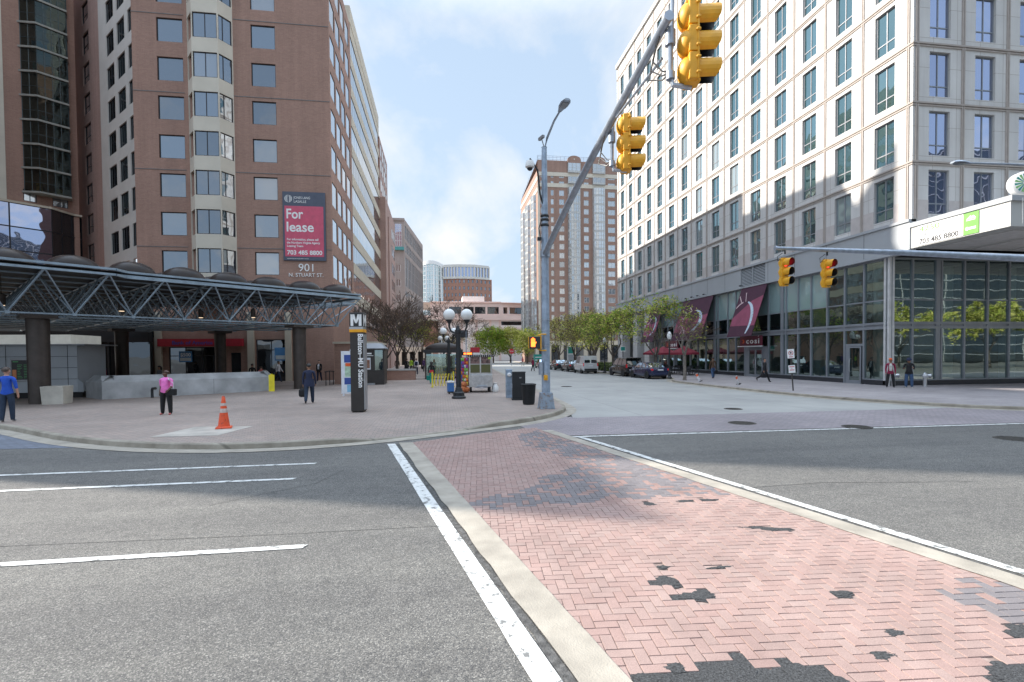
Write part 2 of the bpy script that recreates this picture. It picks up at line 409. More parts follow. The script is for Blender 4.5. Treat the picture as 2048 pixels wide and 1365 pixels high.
def off_path(pts, d):
    out = []
    for i, p in enumerate(pts):
        a = V(pts[max(i-1, 0)]); c = V(pts[min(i+1, len(pts)-1)]); t = (c-a).normalized(); out.append((p[0]-t.y*d, p[1]+t.x*d))
    return out
def kerb_h(x, y):   # dropped kerb at the crosswalk
    d = abs(x+.45); return .15-.115*max(0, min(1, (2.2-d)/1.0)) if y < 16 else .15
def kerb_strip(name, pts, inner, h, gut=.42):
    """kerbstone, then its gutter; inner = +1 when the pavement lies to the left of the path"""
    # finer path
    P = []
    for a, c in zip(pts[:-1], pts[1:]):
        n = max(1, int((V(c)-V(a)).length/.6)) if abs(a[0]) < 30 and a[1] < 60 else 1
        P += [tuple(V(a).lerp(V(c), i/n)) for i in range(n)]
    P.append(pts[-1])
    # smooth
    for _ in range(3): P = [P[0]]+[tuple((V(P[i-1])+V(P[i])*2+V(P[i+1]))/4) for i in range(1, len(P)-1)]+[P[-1]]
    I = off_path(P, .16*inner); F = off_path(P, .02*inner); G = off_path(P, -gut*inner)
    b = MB()
    for i in range(len(P)-1):
        h0, h1 = h(*P[i]), h(*P[i+1])
        lo = (P[i]+(.0,), P[i+1]+(.0,)); q = lambda p, z: (p[0], p[1], z)
        rows = [(q(P[i], -.01), q(P[i+1], -.01)), (q(F[i], h0-.025), q(F[i+1], h1-.025)), (q(tuple(V(F[i]).lerp(V(I[i]), .2)), h0), q(tuple(V(F[i+1]).lerp(V(I[i+1]), .2)), h1)), (q(I[i], h0), q(I[i+1], h1))]
        for (a0, a1), (b0, b1) in zip(rows[:-1], rows[1:]):
            b.quad(a0, a1, b1, b0) if inner > 0 else b.quad(a1, a0, b0, b1)
    struct(b.done(name, 'kerb_stone'))
    g = MB()
    for i in range(len(P)-1):
        a = [(G[i][0], G[i][1], .012), (G[i+1][0], G[i+1][1], .012), (P[i+1][0], P[i+1][1], .014), (P[i][0], P[i][1], .014)]
        g.quad(*(a if inner > 0 else a[::-1]))
    struct(g.done('gutter', 'band_concrete'))
    return P, I
def kerbmat():
    m, nt, p = nt_new('kerb_stone'); w = wpos(nt)
    c = ramp(nt, noise(nt, w, 1.6, 6, .65), [(.3, (.2, .175, .14)), (.7, (.38, .34, .28))])
    wv = N(nt, 'ShaderNodeTexWave', wave_type='BANDS', bands_direction='DIAGONAL'); wv.inputs['Scale'].default_value = .16; L(nt, w, wv.inputs['Vector'])
    c = mixc(nt, c, ramp(nt, wv.outputs['Fac'], [(.0, (.6,)*3), (.0004, (1, 1, 1))]), 1., 'MULTIPLY')
    L(nt, c, p.inputs['Base Color']); p.inputs['Roughness'].default_value = .85; bumpn(nt, p, noise(nt, w, 60, 3), .3, .01)
kerbmat()
KP, KI = kerb_strip('kerb', KERB, 1, kerb_h)
RP, RI = kerb_strip('kerb', RK, -1, lambda x, y: .13 if y < 60 else .13)
# the plaza: a strip that falls to the dropped kerb, then the level pavement
I2 = off_path(KI, 1.3); I2 = [(x, y) for x, y in I2]
b = MB()
for i in range(len(KI)-1):
    h0, h1 = kerb_h(*KP[i]), kerb_h(*KP[i+1])
    b.quad((*KI[i], h0), (*KI[i+1], h1), (*I2[i+1], .15), (*I2[i], .15))
top = [(x, y, .15) for x, y in I2]
b.poly(top+[(0, 170, .15), (-60, 170, .15), (-60, 40, .15)])
struct(b.done('pavement', 'plaza_brick'))
b = MB(); b.poly([(x, y, .13) for x, y in RI][::-1]+[(90, 12, .13), (90, 165, .13)][::1])
o = struct(b.done('pavement', 'walk_right'))
if o.data.polygons[0].normal.z < 0: o.data.flip_normals()
# ---- the red crosswalk: real herringbone bricks between two concrete bands
def lx(y, x0, y0, x1, y1): return x0+(x1-x0)*(y-y0)/(y1-y0)
WL = lambda y: lx(y, -.72, 12.9, 1.24, 3.23)     # inner edge of the left band
WR = lambda y: lx(y, 2.95, 14.2, 5.35, 4.0)      # inner edge of the right band
def topy(x): return 12.95+(x+.72)/3.58*1.95
YN = -1.5
def inpoly(x, y, P):
    c = False
    for i in range(len(P)):
        (x0, y0), (x1, y1) = P[i-1], P[i]
        if (y0 > y) != (y1 > y) and x < (x1-x0)*(y-y0)/(y1-y0)+x0: c = not c
    return c
GREY = [[(2.7, 14.3), (2.9, 13.2), (4.0, 9.8), (5.0, 7.3), (4.1, 7.35), (2.4, 7.25), (.65, 7.15), (.3, 7.7), (1.3, 8.0), (2.2, 9.3), (2.9, 9.9), (2.5, 11.0), (2.1, 12.2), (2.0, 13.6)],
        [(5.2, 4.3), (6.0, 3.4), (6.0, 3.0), (4.7, 3.3), (4.5, 3.8)]]
PATCH = []
def blob(cx, cy, rx, ry, n=64, j=.25, rot=0.):
    out = []
    ph = [random.uniform(0, 6.28) for _ in range(4)]
    for i in range(n):
        t = 2*math.pi*i/n; r = 1+j*(math.sin(3*t+ph[0])*.5+math.sin(5*t+ph[1])*.4+math.sin(9*t+ph[2])*.35+random.uniform(-.22, .22))
        x, y = rx*r*math.cos(t), ry*r*math.sin(t); out.append((cx+x*math.cos(rot)-y*math.sin(rot), cy+x*math.sin(rot)+y*math.cos(rot)))
    return out
for a in [(1.95, 3.02, .5, .3), (2.5, 3.0, .25, .22), (2.15, 4.57, .15, .1), (2.32, 4.27, .2, .09), (3.05, 7.0, .1, .09), (3.6, 7.05, .13, .06), (4.0, 7.05, .11, .06), (4.1, 5.75, .35, .07, 64, .3, -.35),
          (3.65, 4.1, .12, .06), (3.55, 3.45, .09, .05), (3.2, 3.2, .1, .06), (4.55, 3.25, .16, .14), (4.9, 2.95, .3, .14), (3.95, 2.85, .3, .12), (1.42, 3.2, .16, .1), (1.62, 3.3, .1, .06), (2.3, 4.9, .07, .04), (2.9, 4.8, .14, .03)]: PATCH.append(blob(*a))
def bricks():
    b = MB(); cols = []
    Lb, Wb, g, zt = .2, .1, .004, .016
    rot = R(-4.5); cr, sr = math.cos(rot), math.sin(rot); ox, oy = 2.4, 6.
    def one(x, y, horiz):
        hx, hy = (Lb/2-g/2, Wb/2-g/2) if horiz else (Wb/2-g/2, Lb/2-g/2)
        wx, wy = ox+x*cr-y*sr, oy+x*sr+y*cr
        if not (YN < wy < topy(wx)+.1 and WL(wy)-.1 < wx < WR(wy)+.1): return
        dz = random.uniform(-.002, .002); e = .003; tx, ty = random.uniform(-.008, .008), random.uniform(-.008, .008)
        if any(inpoly(wx, wy, P) for P in PATCH): return
        vs = []
        for (ax, ay, z) in [(-hx, -hy, zt-.008), (hx, -hy, zt-.008), (hx, hy, zt-.008), (-hx, hy, zt-.008), (-hx+e, -hy+e, zt), (hx-e, -hy+e, zt), (hx-e, hy-e, zt), (-hx+e, hy-e, zt)]:
            qx, qy = x+ax, y+ay; vs.append((ox+qx*cr-qy*sr, oy+qx*sr+qy*cr, z+dz+tx*ax+ty*ay))
        b.add(vs, ((4, 5, 6, 7), (0, 1, 5, 4), (1, 2, 6, 5), (2, 3, 7, 6), (3, 0, 4, 7)))
        t = random.random(); k = random.uniform(.94, 1.04)*.83
        if any(inpoly(wx+random.uniform(-.12, .12), wy+random.uniform(-.12, .12), P) for P in GREY): c = (.23*k, .21*k, .215*k) if t < .72 else (.36*k, .24*k, .21*k)
        else: c = (.40*k, (.27+.02*t)*k, (.238+.02*t)*k)
        cols.extend([c]*5)
    n = 94
    for i in range(-n, n):
        for j in range(-n, n):
            # herringbone lattice: one lying and one standing brick in every cell
            x = (i*Wb)+(j*Lb)*1.; 
            bx_, by_ = i*Wb+j*2*Wb*1., i*Wb*1.-j*0.
            X = i*Wb+j*4*Wb; Y = i*Wb
            for q in (0,):
                one(X+Lb/2, Y+Wb/2, True); one(X+Lb+Wb/2, Y+Wb-Lb/2+0., False)
    me = b.mesh('crosswalk', 'red_paver')
    at = me.color_attributes.new('tone', 'FLOAT_COLOR', 'CORNER'); d = []
    for c in cols: d += [c[0], c[1], c[2], 1.]*4
    at.data.foreach_set('color', d)
    o = bpy.data.objects.new('crosswalk', me); COL.objects.link(o); struct(o)
def red():
    m, nt, p = nt_new('red_paver'); w = wpos(nt)
    a = N(nt, 'ShaderNodeAttribute', attribute_name='tone').outputs['Color']
    c = mixc(nt, a, ramp(nt, noise(nt, w, 1.1, 6, .7), [(.3, (.82, .8, .8)), (.7, (1.13, 1.12, 1.12))]), 1., 'MULTIPLY')
    c = mixc(nt, c, ramp(nt, noise(nt, w, 120, 2, .7), [(.3, (.8, .8, .8)), (.68, (1.2, 1.2, 1.2))]), 1., 'MULTIPLY')
    dirt = ramp(nt, noise(nt, w, 5.5, 6, .75), [(.62, (0, 0, 0)), (.76, (.85, .85, .85))])
    c = mixc(nt, c, (.2, .155, .135), dirt)
    spill = ramp(nt, noise(nt, w, 3.3, 7, .8), [(.715, (0, 0, 0)), (.74, (1, 1, 1))])
    c = mixc(nt, c, (.6, .57, .55), spill)
    L(nt, c, p.inputs['Base Color']); p.inputs['Roughness'].default_value = .85; bumpn(nt, p, noise(nt, w, 150, 3), .35, .006)
red()
mat('joint_sand', (.29, .215, .19), .95, var=.5, scale=9, world=True)
bed = [(WL(YN), YN), (WR(YN), YN), (WR(14.2), 14.2), (2.86, 14.95), (1, 14.2), (-.72, 13.0)]
flat('crosswalk_bed', bed, .006, 'joint_sand')
bricks()
b = MB()
for P in PATCH:
    P = P if sum(P[i-1][0]*P[i][1]-P[i][0]*P[i-1][1] for i in range(len(P))) > 0 else P[::-1]
    c = V((sum(p[0] for p in P)/len(P), sum(p[1] for p in P)/len(P), .0135)); n = len(P)
    b.add([c]+[(c.x+(p[0]-c.x)*1.25, c.y+(p[1]-c.y)*1.25, .0125) for p in P], [(0, 1+i, 1+(i+1) % n) for i in range(n)])
    c = V((c.x, c.y, .0215)); b.add([c]+[(c.x+(p[0]-c.x)*(.86+random.uniform(-.07, .07)), c.y+(p[1]-c.y)*(.86+random.uniform(-.07, .07)), .0165) for p in P], [(0, 1+i, 1+(i+1) % n) for i in range(n)])
struct(b.done('asphalt_patching', 'asphalt_patch', smooth=True))
def band(name, f, w0, w1, y0, y1, z, m, wob=0., seg=.35, side=1):
    b = MB(); n = int((y1-y0)/seg); pts = []
    for i in range(n+1):
        y = y0+(y1-y0)*i/n; x = f(y); pts.append(((x+w0+random.uniform(-wob, wob), y), (x+w1+random.uniform(-wob, wob)*.3, y)))
    for (a, c), (d, e) in zip(pts[:-1], pts[1:]): b.quad((*a, z), (*c, z), (*e, z), (*d, z))
    return struct(b.done(name, m))
band('concrete_band', WL, -.33, .02, YN, 13.0, .023, 'band_concrete', .02)
band('concrete_band', WR, -.02, .3, YN, 14.3, .023, 'band_concrete', .02)
band('road_marking', WL, -.62, -.42, YN, 12.95, .010, 'road_paint', .004)
band('road_marking', WR, .42, .58, YN, 13.12, .010, 'road_paint', .004)
b = MB()
for x0, x1, y in ((-60, -2.62, 10.9), (-60, -2.68, 9.6), (-60, -1.62, 6.15)): b.quad((x0, y-.075, .008), (x1, y-.06, .008), (x1+.04, y+.06, .008), (x0, y+.075, .008))
b.quad((3.6, 13.02, .012), (60, 11.9, .012), (60, 12.06, .012), (3.5, 13.18, .012))
struct(b.done('road_marking', 'road_paint'))
# tar joint beside the bands
mat('tar_grey', (.085, .083, .08), .9, var=.6, scale=14, bump=.6, bscale=60, world=True)
band('tar_joint', WL, -.4, -.325, YN, 12.9, .007, 'tar_grey', .03, .2)
band('tar_joint', WR, .295, .4, YN, 13.2, .007, 'tar_grey', .03, .2)
# seams in the asphalt
b = MB()
for pts, w in (([(-9, 7.0), (-5, 6.75), (-2, 6.62), (.2, 6.6)], .005), ([(-3.5, 8.1), (-2.2, 9.2), (-1.9, 10.2)], .006), ([(4.8, 7.6), (6.5, 7.7), (9, 7.3)], .007)):
    for a, c in zip(pts[:-1], pts[1:]):
        d = (V(c)-V(a)).normalized(); q = V((-d.y, d.x))*w
        b.quad((a[0]-q.x, a[1]-q.y, .004), (c[0]-q.x, c[1]-q.y, .004), (c[0]+q.x, c[1]+q.y, .004), (a[0]+q.x, a[1]+q.y, .004))
struct(b.done('tar_joint', 'tar_grey'))
# pale slab set in the plaza under the cone
flat('pavement_slab', [(-7.6, 14.35), (-5.9, 14.3), (-5.6, 16.0), (-7.3, 16.2)], .156, mat('slab_beige', (.44, .4, .35), .85, var=.25, scale=1.5, world=True))
mat('iron', (.07, .065, .06), .6, .6, var=.3, scale=20)
for x, y, r, z, lab in ((9.47, 14.63, .42, .014, 'round iron manhole cover in lilac brick crossing, nearest the red crosswalk'), (12.24, 13.2, .4, .016, 'round iron manhole cover on the white line of lilac crossing'), (14.41, 10.69, .42, .006, 'rusty round manhole cover in the dark asphalt at the right'),
                        (11.53, 18.4, .35, .01, 'round iron manhole cover in concrete street beyond lilac crossing'), (8.6, 33.5, .4, .01, 'small iron manhole cover in concrete street level with parked blue saloon')):
    b = MB(); b.lathe([(r, -.02), (r, .0), (r-.03, .006), (r-.04, .002), (r*.3, .004), (.001, .004)], n=28)
    for k in range(-4, 5): b.bx(-math.sqrt(max(0, (r-.07)**2-(k*r/5)**2)), math.sqrt(max(0, (r-.07)**2-(k*r/5)**2)), k*r/5-.012, k*r/5+.012, .002, .008)
    o = b.done('manhole_cover', 'iron'); o.location = (x, y, z); tag(o, lab, 'manhole cover', 'manhole covers in the street')
# ================================================================ buildings
brick('brick_brown', (.405, .238, .182), (.35, .203, .155), (.36, .24, .19), .3, .1, .012, stain=.16, bump=.15, sstain=.18)
brick('brick_rose', (.5, .33, .285), (.44, .29, .25), (.4, .28, .24), .3, .1, .012, stain=.12, bump=.15)
brick('brick_grey', (.38, .325, .3), (.34, .285, .265), (.37, .33, .305), .3, .1, .012, stain=.12, bump=.1)
brick('brick_tan', (.36, .215, .165), (.31, .185, .14), (.38, .27, .22), .3, .1, .012, stain=.12, bump=.1)
brick('brick_red', (.4, .2, .145), (.35, .17, .12), (.38, .24, .19), .3, .1, .012, stain=.12, bump=.1)
mat('render_white', (.6, .585, .55), .8, var=.07, scale=.6)
mat('render_cream', (.62, .57, .48), .8, var=.07, scale=.6)
mat('spandrel', (.56, .5, .4), .7, var=.06, scale=.5)
mat('roof_grey', (.2, .2, .2), .9)
def limestone():
    m, nt, p = nt_new('limestone'); u = coords(nt, 'UV')
    b = N(nt, 'ShaderNodeTexBrick'); b.offset = 0.
    for k, v in (('Scale', 1.), ('Mortar Size', .012), ('Mortar Smooth', .1), ('Brick Width', 1.574), ('Row Height', 1.685)): b.inputs[k].default_value = v
    b.inputs['Color1'].default_value = c4((.63, .615, .6)); b.inputs['Color2'].default_value = c4((.6, .588, .575)); b.inputs['Mortar'].default_value = c4((.36, .32, .29))
    L(nt, u, b.inputs['Vector'])
    c = mixc(nt, b.outputs['Color'], ramp(nt, noise(nt, u, .35, 6, .6), [(.3, (.9, .89, .88)), (.7, (1.05, 1.05, 1.04))]), 1., 'MULTIPLY'); c = streaks(nt, u, c, .88)
    L(nt, c, p.inputs['Base Color']); p.inputs['Roughness'].default_value = .75
limestone()
mat('stone_rib', (.4, .35, .315), .7, var=.08); mat('stone_pink', (.5, .455, .435), .75, var=.08)
mat('metal_panel', (.39, .41, .43), .45, .15, var=.06, scale=.4); mat('metal_panel_pale', (.52, .52, .5), .4, .25, var=.05, scale=.4)
mat('granite_dark', (.03, .032, .038), .25, var=.3, scale=30)
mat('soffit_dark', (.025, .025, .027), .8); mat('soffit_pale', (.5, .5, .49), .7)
mat('warm_wall', (.34, .28, .18), .8, var=.4, scale=.5); mat('floor_dark', (.2, .19, .18), .4)
mat('column_white', (.6, .63, .62), .5)
mat('rose_stone', (.78, .6, .53), .8, var=.07, scale=.2); mat('rose_panel', (.84, .77, .73), .8, var=.06, scale=.3)
mat('brown_steel', (.06, .048, .042), .45, .2, var=.2, scale=3)

# ---------------- limestone office block on the right
LB = bthing('limestone_office_building', 'pale limestone grid office block with glazed ground floor on the right corner', 'building', (27, 25.4, .13))
X0, Y0, Y1, ZT = 27., 25.4, 73.5, 45.1
FZ = [10.18+3.37*k for k in range(10)]; WY = [27.265+3.148*i for i in range(15)]
u_l, u_f = (0, -1), (1, 0)
b = MB()
ops = [(Y1-y-.69, Y1-y+.69, z, z+2.55) for y in WY for z in FZ]
facade(b, (X0, Y1), u_l, Y1-Y0, 9.72, ZT, ops, .2, 0)
FXc = [28.77+3.06*i for i in range(6)]
fops = [(x-X0-.69, x-X0+.69, z, z+2.55) for x in FXc for z in FZ]
facade(b, (X0, Y0), u_f, 19., 9.72, ZT, fops, .2, 0)
facade(b, (46, Y0), (0, 1), Y1-Y0, 0, ZT, [], .2, 0); facade(b, (46, Y1), (-1, 0), 19, 0, ZT, [], .2, 0)
b.quad((X0, Y0, ZT), (46, Y0, ZT), (46, Y1, ZT), (X0, Y1, ZT), 1); b.quad((X0, Y0, 9.72), (X0, Y1, 9.72), (46, Y1, 9.72), (46, Y0, 9.72), 1)
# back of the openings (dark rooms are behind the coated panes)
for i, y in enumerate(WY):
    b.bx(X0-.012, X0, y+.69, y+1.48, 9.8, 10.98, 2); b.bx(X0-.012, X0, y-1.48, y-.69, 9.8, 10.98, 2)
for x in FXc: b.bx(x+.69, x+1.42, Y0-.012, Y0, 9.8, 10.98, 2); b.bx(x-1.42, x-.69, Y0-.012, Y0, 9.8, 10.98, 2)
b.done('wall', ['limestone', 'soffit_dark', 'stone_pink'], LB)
b = MB()
for z in [f-.46 for f in FZ[1:]]+[FZ[-1]+2.9]:
    b.bx(X0-.09, X0, Y0-.09, Y1, z, z+.09); b.bx(X0-.05, X0, Y0-.05, Y1, z-.12, z-.03)
    b.bx(X0, 46, Y0-.09, Y0, z, z+.09); b.bx(X0, 46, Y0-.05, Y0, z-.12, z-.03)
for i in range(16):
    y = 27.265-1.574+3.148*i
    b.bx(X0-.06, X0, y-.09, y-.02, 9.9, ZT); b.bx(X0-.06, X0, y+.02, y+.09, 9.9, ZT)
for i in range(7):
    x = 28.77-1.53+3.06*i
    b.bx(x-.1, x-.02, Y0-.06, Y0, 9.9, ZT); b.bx(x+.02, x+.1, Y0-.06, Y0, 9.9, ZT)
b.done('string_course', 'stone_rib', LB)
b = MB(); b.bx(X0-.25, 46, Y0-.25, Y1, ZT, ZT+.55); b.done('parapet', 'limestone', LB)
wl = [((X0+.12, y), u_l, z, 1.38, 2.55, dict(fw=.07, vs=(.52,), hs=(.27,), fm='frame_grey', gm='glass_green')) for y in WY for z in FZ]
wl += [((x, Y0+.12), u_f, z, 1.38, 2.55, dict(fw=.07, vs=(.48,), hs=(.25,), fm='frame_steel', gm='glass_blue')) for x in FXc for z in FZ]
place_windows(LB, wl, 100)
# fascia over the shops
b = MB()
b.bx(X0-.12, X0+.3, 41.75, 73.9, 8.1, 9.7); b.bx(X0-.12, X0+.3, Y0, 38.35, 8.1, 9.7)
b.bx(X0-.2, X0+.3, Y0, 73.95, 9.7, 9.86); b.bx(X0-.2, X0+.3, Y0, 73.95, 7.95, 8.1)
for y in [Y0+3.148*i for i in range(1, 16)]:
    if not 38.2 < y < 41.9: b.bx(X0-.126, X0-.11, y-.012, y+.012, 8.1, 9.7, 1)
b.done('fascia', ['metal_panel', 'frame_dark'], LB)
b = MB(); b.bx(X0-.02, X0+.3, 38.35, 41.75, 8.1, 9.7, 1)
for k in range(12): b.obox((X0-.1, 38.42, 8.16+k*.128), (0, 3.26, 0), (.02, 0, .0), (.06, 0, .09))
b.bx(X0-.12, X0-.05, 40.0, 40.08, 8.1, 9.7); b.done('louvre', ['metal_panel', 'soffit_dark'], LB)
# entrance canopy towards the cross street
b = MB(); b.bx(X0-.05, 46, 20.3, Y0, 8.15, 9.35); b.bx(X0-.12, 46.1, 20.2, Y0, 9.35, 9.6, 1)
for k in range(7): b.bx(X0+.9+k*2.7, X0+3.0+k*2.7, 20.9, Y0-.4, 8.12, 8.15, 2)
for k in range(9): b.bx(X0-.056, X0-.04, Y0-.8-k*.6, Y0-.79-k*.6, 8.15, 9.35, 1)
b.done('entrance_canopy', ['metal_panel_pale', 'metal_panel', 'soffit_pale'], LB)
SX, SY = 27.2, 27.
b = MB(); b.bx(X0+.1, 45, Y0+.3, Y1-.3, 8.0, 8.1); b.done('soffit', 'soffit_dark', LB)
# shop fronts
LV = [(.5, 3.62), (4.05, 5.36), (5.44, 7.95)]
def shop(P, u, w, thick=.12, doorway=False):
    """one bay: posts and rails with three panes; P = left foot seen from outside"""
    u = V((*u, 0)); n = V((u.y, -u.x, 0)); P = V((*P, 0)); o = MB(); g = MB()
    def bar(a0, a1, z0, z1, d0=-.09, d1=.05): o.obox(P+u*a0-n*d1+V((0, 0, z0)), u*(a1-a0), n*(d1-d0), (0, 0, z1-z0))
    bar(0, thick, .13, 7.95); bar(thick, w, 3.62, 3.78); bar(thick, w, 3.9, 4.05); bar(thick, w, 3.78, 3.9, -.03); bar(thick, w, 5.36, 5.44, -.04); bar(thick, w, 7.85, 7.95)
    if not doorway: bar(thick, w, .42, .5)
    o2 = o.done('storefront_window', 'frame_steel', LB)
    for z0, z1 in LV:
        if doorway and z0 < 1: z0 = 2.75
        a, c = P+u*thick, P+u*w; g.quad((a.x, a.y, z0), (c.x, c.y, z0), (c.x, c.y, z1), (a.x, a.y, z1), int(z0 > 5 and P.y > 33.4))
    off = OFF[LB.name]; me = g.mesh('pane', ['glass_shop', 'glass_teal'], off=off); q = bpy.data.objects.new('pane', me); COL.objects.link(q); q.parent = o2
    if not doorway:
        k = MB(); k.obox(P+n*.1+V((0, 0, .13)), u*w, -n*.25, (0, 0, .3)); k.done('plinth', 'granite_dark', LB)
ys = [27., 28.85, 30.4, 31.95, 33.5, 34.85, 36.2, 36.75, 38.35, 41.6, 43.0, 44.3, 46.0, 46.7, 48.3, 49.9, 51.5, 53.1, 54.8, 55.4, 57, 58.6, 60.]
for y0, y1 in zip(ys[:-1], ys[1:]):
    shop((SX, y1), (0, -1), y1-y0, .32 if y1 in (36.75, 46.7, 55.4) else .12, doorway=y0 in (38.35, 28.85))
xs = [27.2, 28.7, 30.4, 30.75, 32.4, 34.1, 35.7, 37.4, 39.1, 40.8, 42.5, 45]
for x0, x1 in zip(xs[:-1], xs[1:]): shop((x0, SY), (1, 0), x1-x0, .3 if x0 == 30.4 else .12)
b = MB()
for dx, dy in ((0, 0), (.22, 0), (0, .26)): b.bx(SX-.1+dx, SX+.04+dx, SY-.1+dy, SY+.04+dy, .13, 8.)
b.done('corner_post', 'frame_light', LB)
def doorleaf(P, u, w, h, n_leaf):
    u = V((*u, 0)); n = V((u.y, -u.x, 0)); P = V((*P, .13))
    for k in range(n_leaf):
        b = MB(); W = w/n_leaf; q = P+u*(k*W)
        for a0, a1, z0, z1 in ((0, .09, 0, h), (W-.09, W, 0, h), (.09, W-.09, 0, .22), (.09, W-.09, h-.1, h)): b.obox(q+u*a0+V((0, 0, z0)), u*(a1-a0), n*.06, (0, 0, z1-z0))
        d = b.done('door', 'frame_steel', LB)
        g = MB(); a, c = q+u*.09+n*.03, q+u*(W-.09)+n*.03; g.quad((a.x, a.y, .35), (c.x, c.y, .35), (c.x, c.y, .03+h), (a.x, a.y, .03+h))
        for nm, mb, mm in (('pane', g, 'glass_shop'),):
            o = bpy.data.objects.new(nm, mb.mesh(nm, mm, off=OFF[LB.name])); COL.objects.link(o); o.parent = d
        hd = MB(); s = W-.16 if k == 0 and n_leaf == 2 else .16
        hd.path([q+u*s+n*.06+V((0, 0, .75)), q+u*s+n*.13+V((0, 0, .85)), q+u*s+n*.15+V((0, 0, 1.2)), q+u*s+n*.13+V((0, 0, 1.55)), q+u*s+n*.06+V((0, 0, 1.65))], .018, 6)
        o = bpy.data.objects.new('handle', hd.mesh('handle', 'rim', off=OFF[LB.name])); COL.objects.link(o); o.parent = d
doorleaf((SX-.05, 40.9), (0, -1), 1.9, 2.4, 2); doorleaf((SX-.05, 29.95), (0, -1), 1.0, 2.45, 1)
b = MB()
for y0, y1 in ((38.47, 39.0), (40.9, 41.6)): b.bx(SX-.04, SX+.04, y0, y1, .13, 2.75)
b.bx(SX-.05, SX+.03, 38.47, 41.6, 2.55, 2.75); b.done('door_frame', 'frame_steel', LB)
b = MB(); b.bx(SX-.04, SX+.04, 29.95, 30.4, .13, 2.75); b.bx(SX-.05, SX+.03, 28.9, 30.4, 2.6, 2.75); b.done('door_frame', 'frame_steel', LB)
# rooms behind the glass
b = MB(); b.quad((SX+.3, SY+.3, .14), (44, SY+.3, .14), (44, 60, .14), (SX+.3, 60, .14)); b.done('shop_floor', 'floor_dark', LB)
b = MB(); b.bx(36, 36.2, 32, 60, .14, 8); b.bx(36, 44, 38, 38.2, .14, 8); b.bx(SX+.3, 36, 59.8, 60, .14, 8, 1); b.bx(44, 44.2, SY, 38, .14, 8); b.bx(SX+.4, 36, 36.3, 36.5, .14, 8, 1)
b.bx(SX+1.2, 36, 38, 59, 4.0, 4.4, 1); b.bx(SX+3, 44, 31, 36, 4.05, 4.3, 1); b.done('inner_wall', ['warm_wall', 'soffit_dark'], LB)
b = MB()
for x, y in ((28.9, 29.3), (29.2, 35), (29.2, 44), (29.2, 53), (34, 29.5), (39, 29.5)): b.lathe([(.42, .14), (.42, 7.9)], (x, y, 0), 20)
b.done('inner_column', 'column_white', LB, smooth=True)
b = MB()
for y in (62.2, 66.2, 71.9): b.bx(27.1, 28.3, y, y+1.5, .13, 8.)
b.bx(27.1, 28.3, 60, 60.7, .13, 8, 1); b.bx(31, 31.4, 60, 73.3, .13, 8, 1); b.done('stone_pier', ['limestone', 'granite_dark'], LB)
# leasing panel on the canopy side
b = MB(); b.bx(X0-.085, X0-.06, 22.45, 24.95, 8.2, 9.3); b.bx(X0-.087, X0-.06, 21.7, 22.45, 8.2, 9.3, 1)
mat('sign_green', (.16, .4, .08), .5)
SG = tag(b.done('leasing_sign', ['white_paint', 'sign_green']), 'white and green office leasing panel on the side of the entrance canopy', 'sign')
nL = (-1, 0, 0); uL = (0, -1, 0)
text('4250', .42, 'sign_green', SG, (X0-.092, 24.85, 8.95), uL, nL, width=1.15)
text('Office for lease', .32, 'frame_steel', SG, (X0-.092, 24.85, 8.62), uL, nL, width=1.85)
text('703 485 8800', .4, 'letter_black', SG, (X0-.092, 24.85, 8.27), uL, nL, bold=.006, width=2.15)
b = MB(); b.poly([(X0-.093, 22.3, 8.98), (X0-.093, 22.1, 9.14), (X0-.093, 22.03, 9.09), (X0-.093, 21.95, 9.14), (X0-.093, 21.82, 8.98)][::-1]); b.bx(X0-.095, X0-.08, 21.85, 22.3, 8.9, 8.93); b.done('emblem', 'letter_white', SG); b = MB(); b.lathe([(.001, 0), (.09, 0), (.09, .012), (.001, .012)], (X0-.087, 22.25, 8.5), 16, 0, (-1, 0, 0))
for z in (8.54, 8.46): b.bx(X0-.095, X0-.08, 21.82, 22.2, z-.02, z+.02)
b.done('emblem', 'letter_white', SG)
# round drum sign on the canopy corner
t = thing('drum_sign', 'round white drum sign with green rays standing on the entrance canopy', 'sign', (27.85, 20.45, 9.6))
b = MB(); b.lathe([(.001, 0), (.5, 0), (.55, .04), (.55, .36), (.5, .4), (.001, .4)], (-.0, .2, .62), 40, 0, (-.35, -1, 0)); b.box((0, 0, .05), (.3, .25, .14)); b.done('drum', 'white_paint', t, smooth=True)
mat('ray_teal', (.03, .32, .27), .5); mat('ray_green', (.25, .55, .2), .5)
D = V((-.35, -1, 0)).normalized(); A = V((1, -.35, 0)).normalized(); b = MB(); cc = V((0, .2, .62))+D*.406
for k in range(16):
    a0, a1 = 2*math.pi*k/16, 2*math.pi*(k+.62)/16
    pt = lambda a, r: cc+A*(r*math.cos(a))+V((0, 0, r*math.sin(a)))
    b.quad(pt(a0, .1), pt(a0, .44), pt(a1, .44), pt(a1, .1), k % 2)
b.done('emblem', ['ray_teal', 'ray_green'], t)
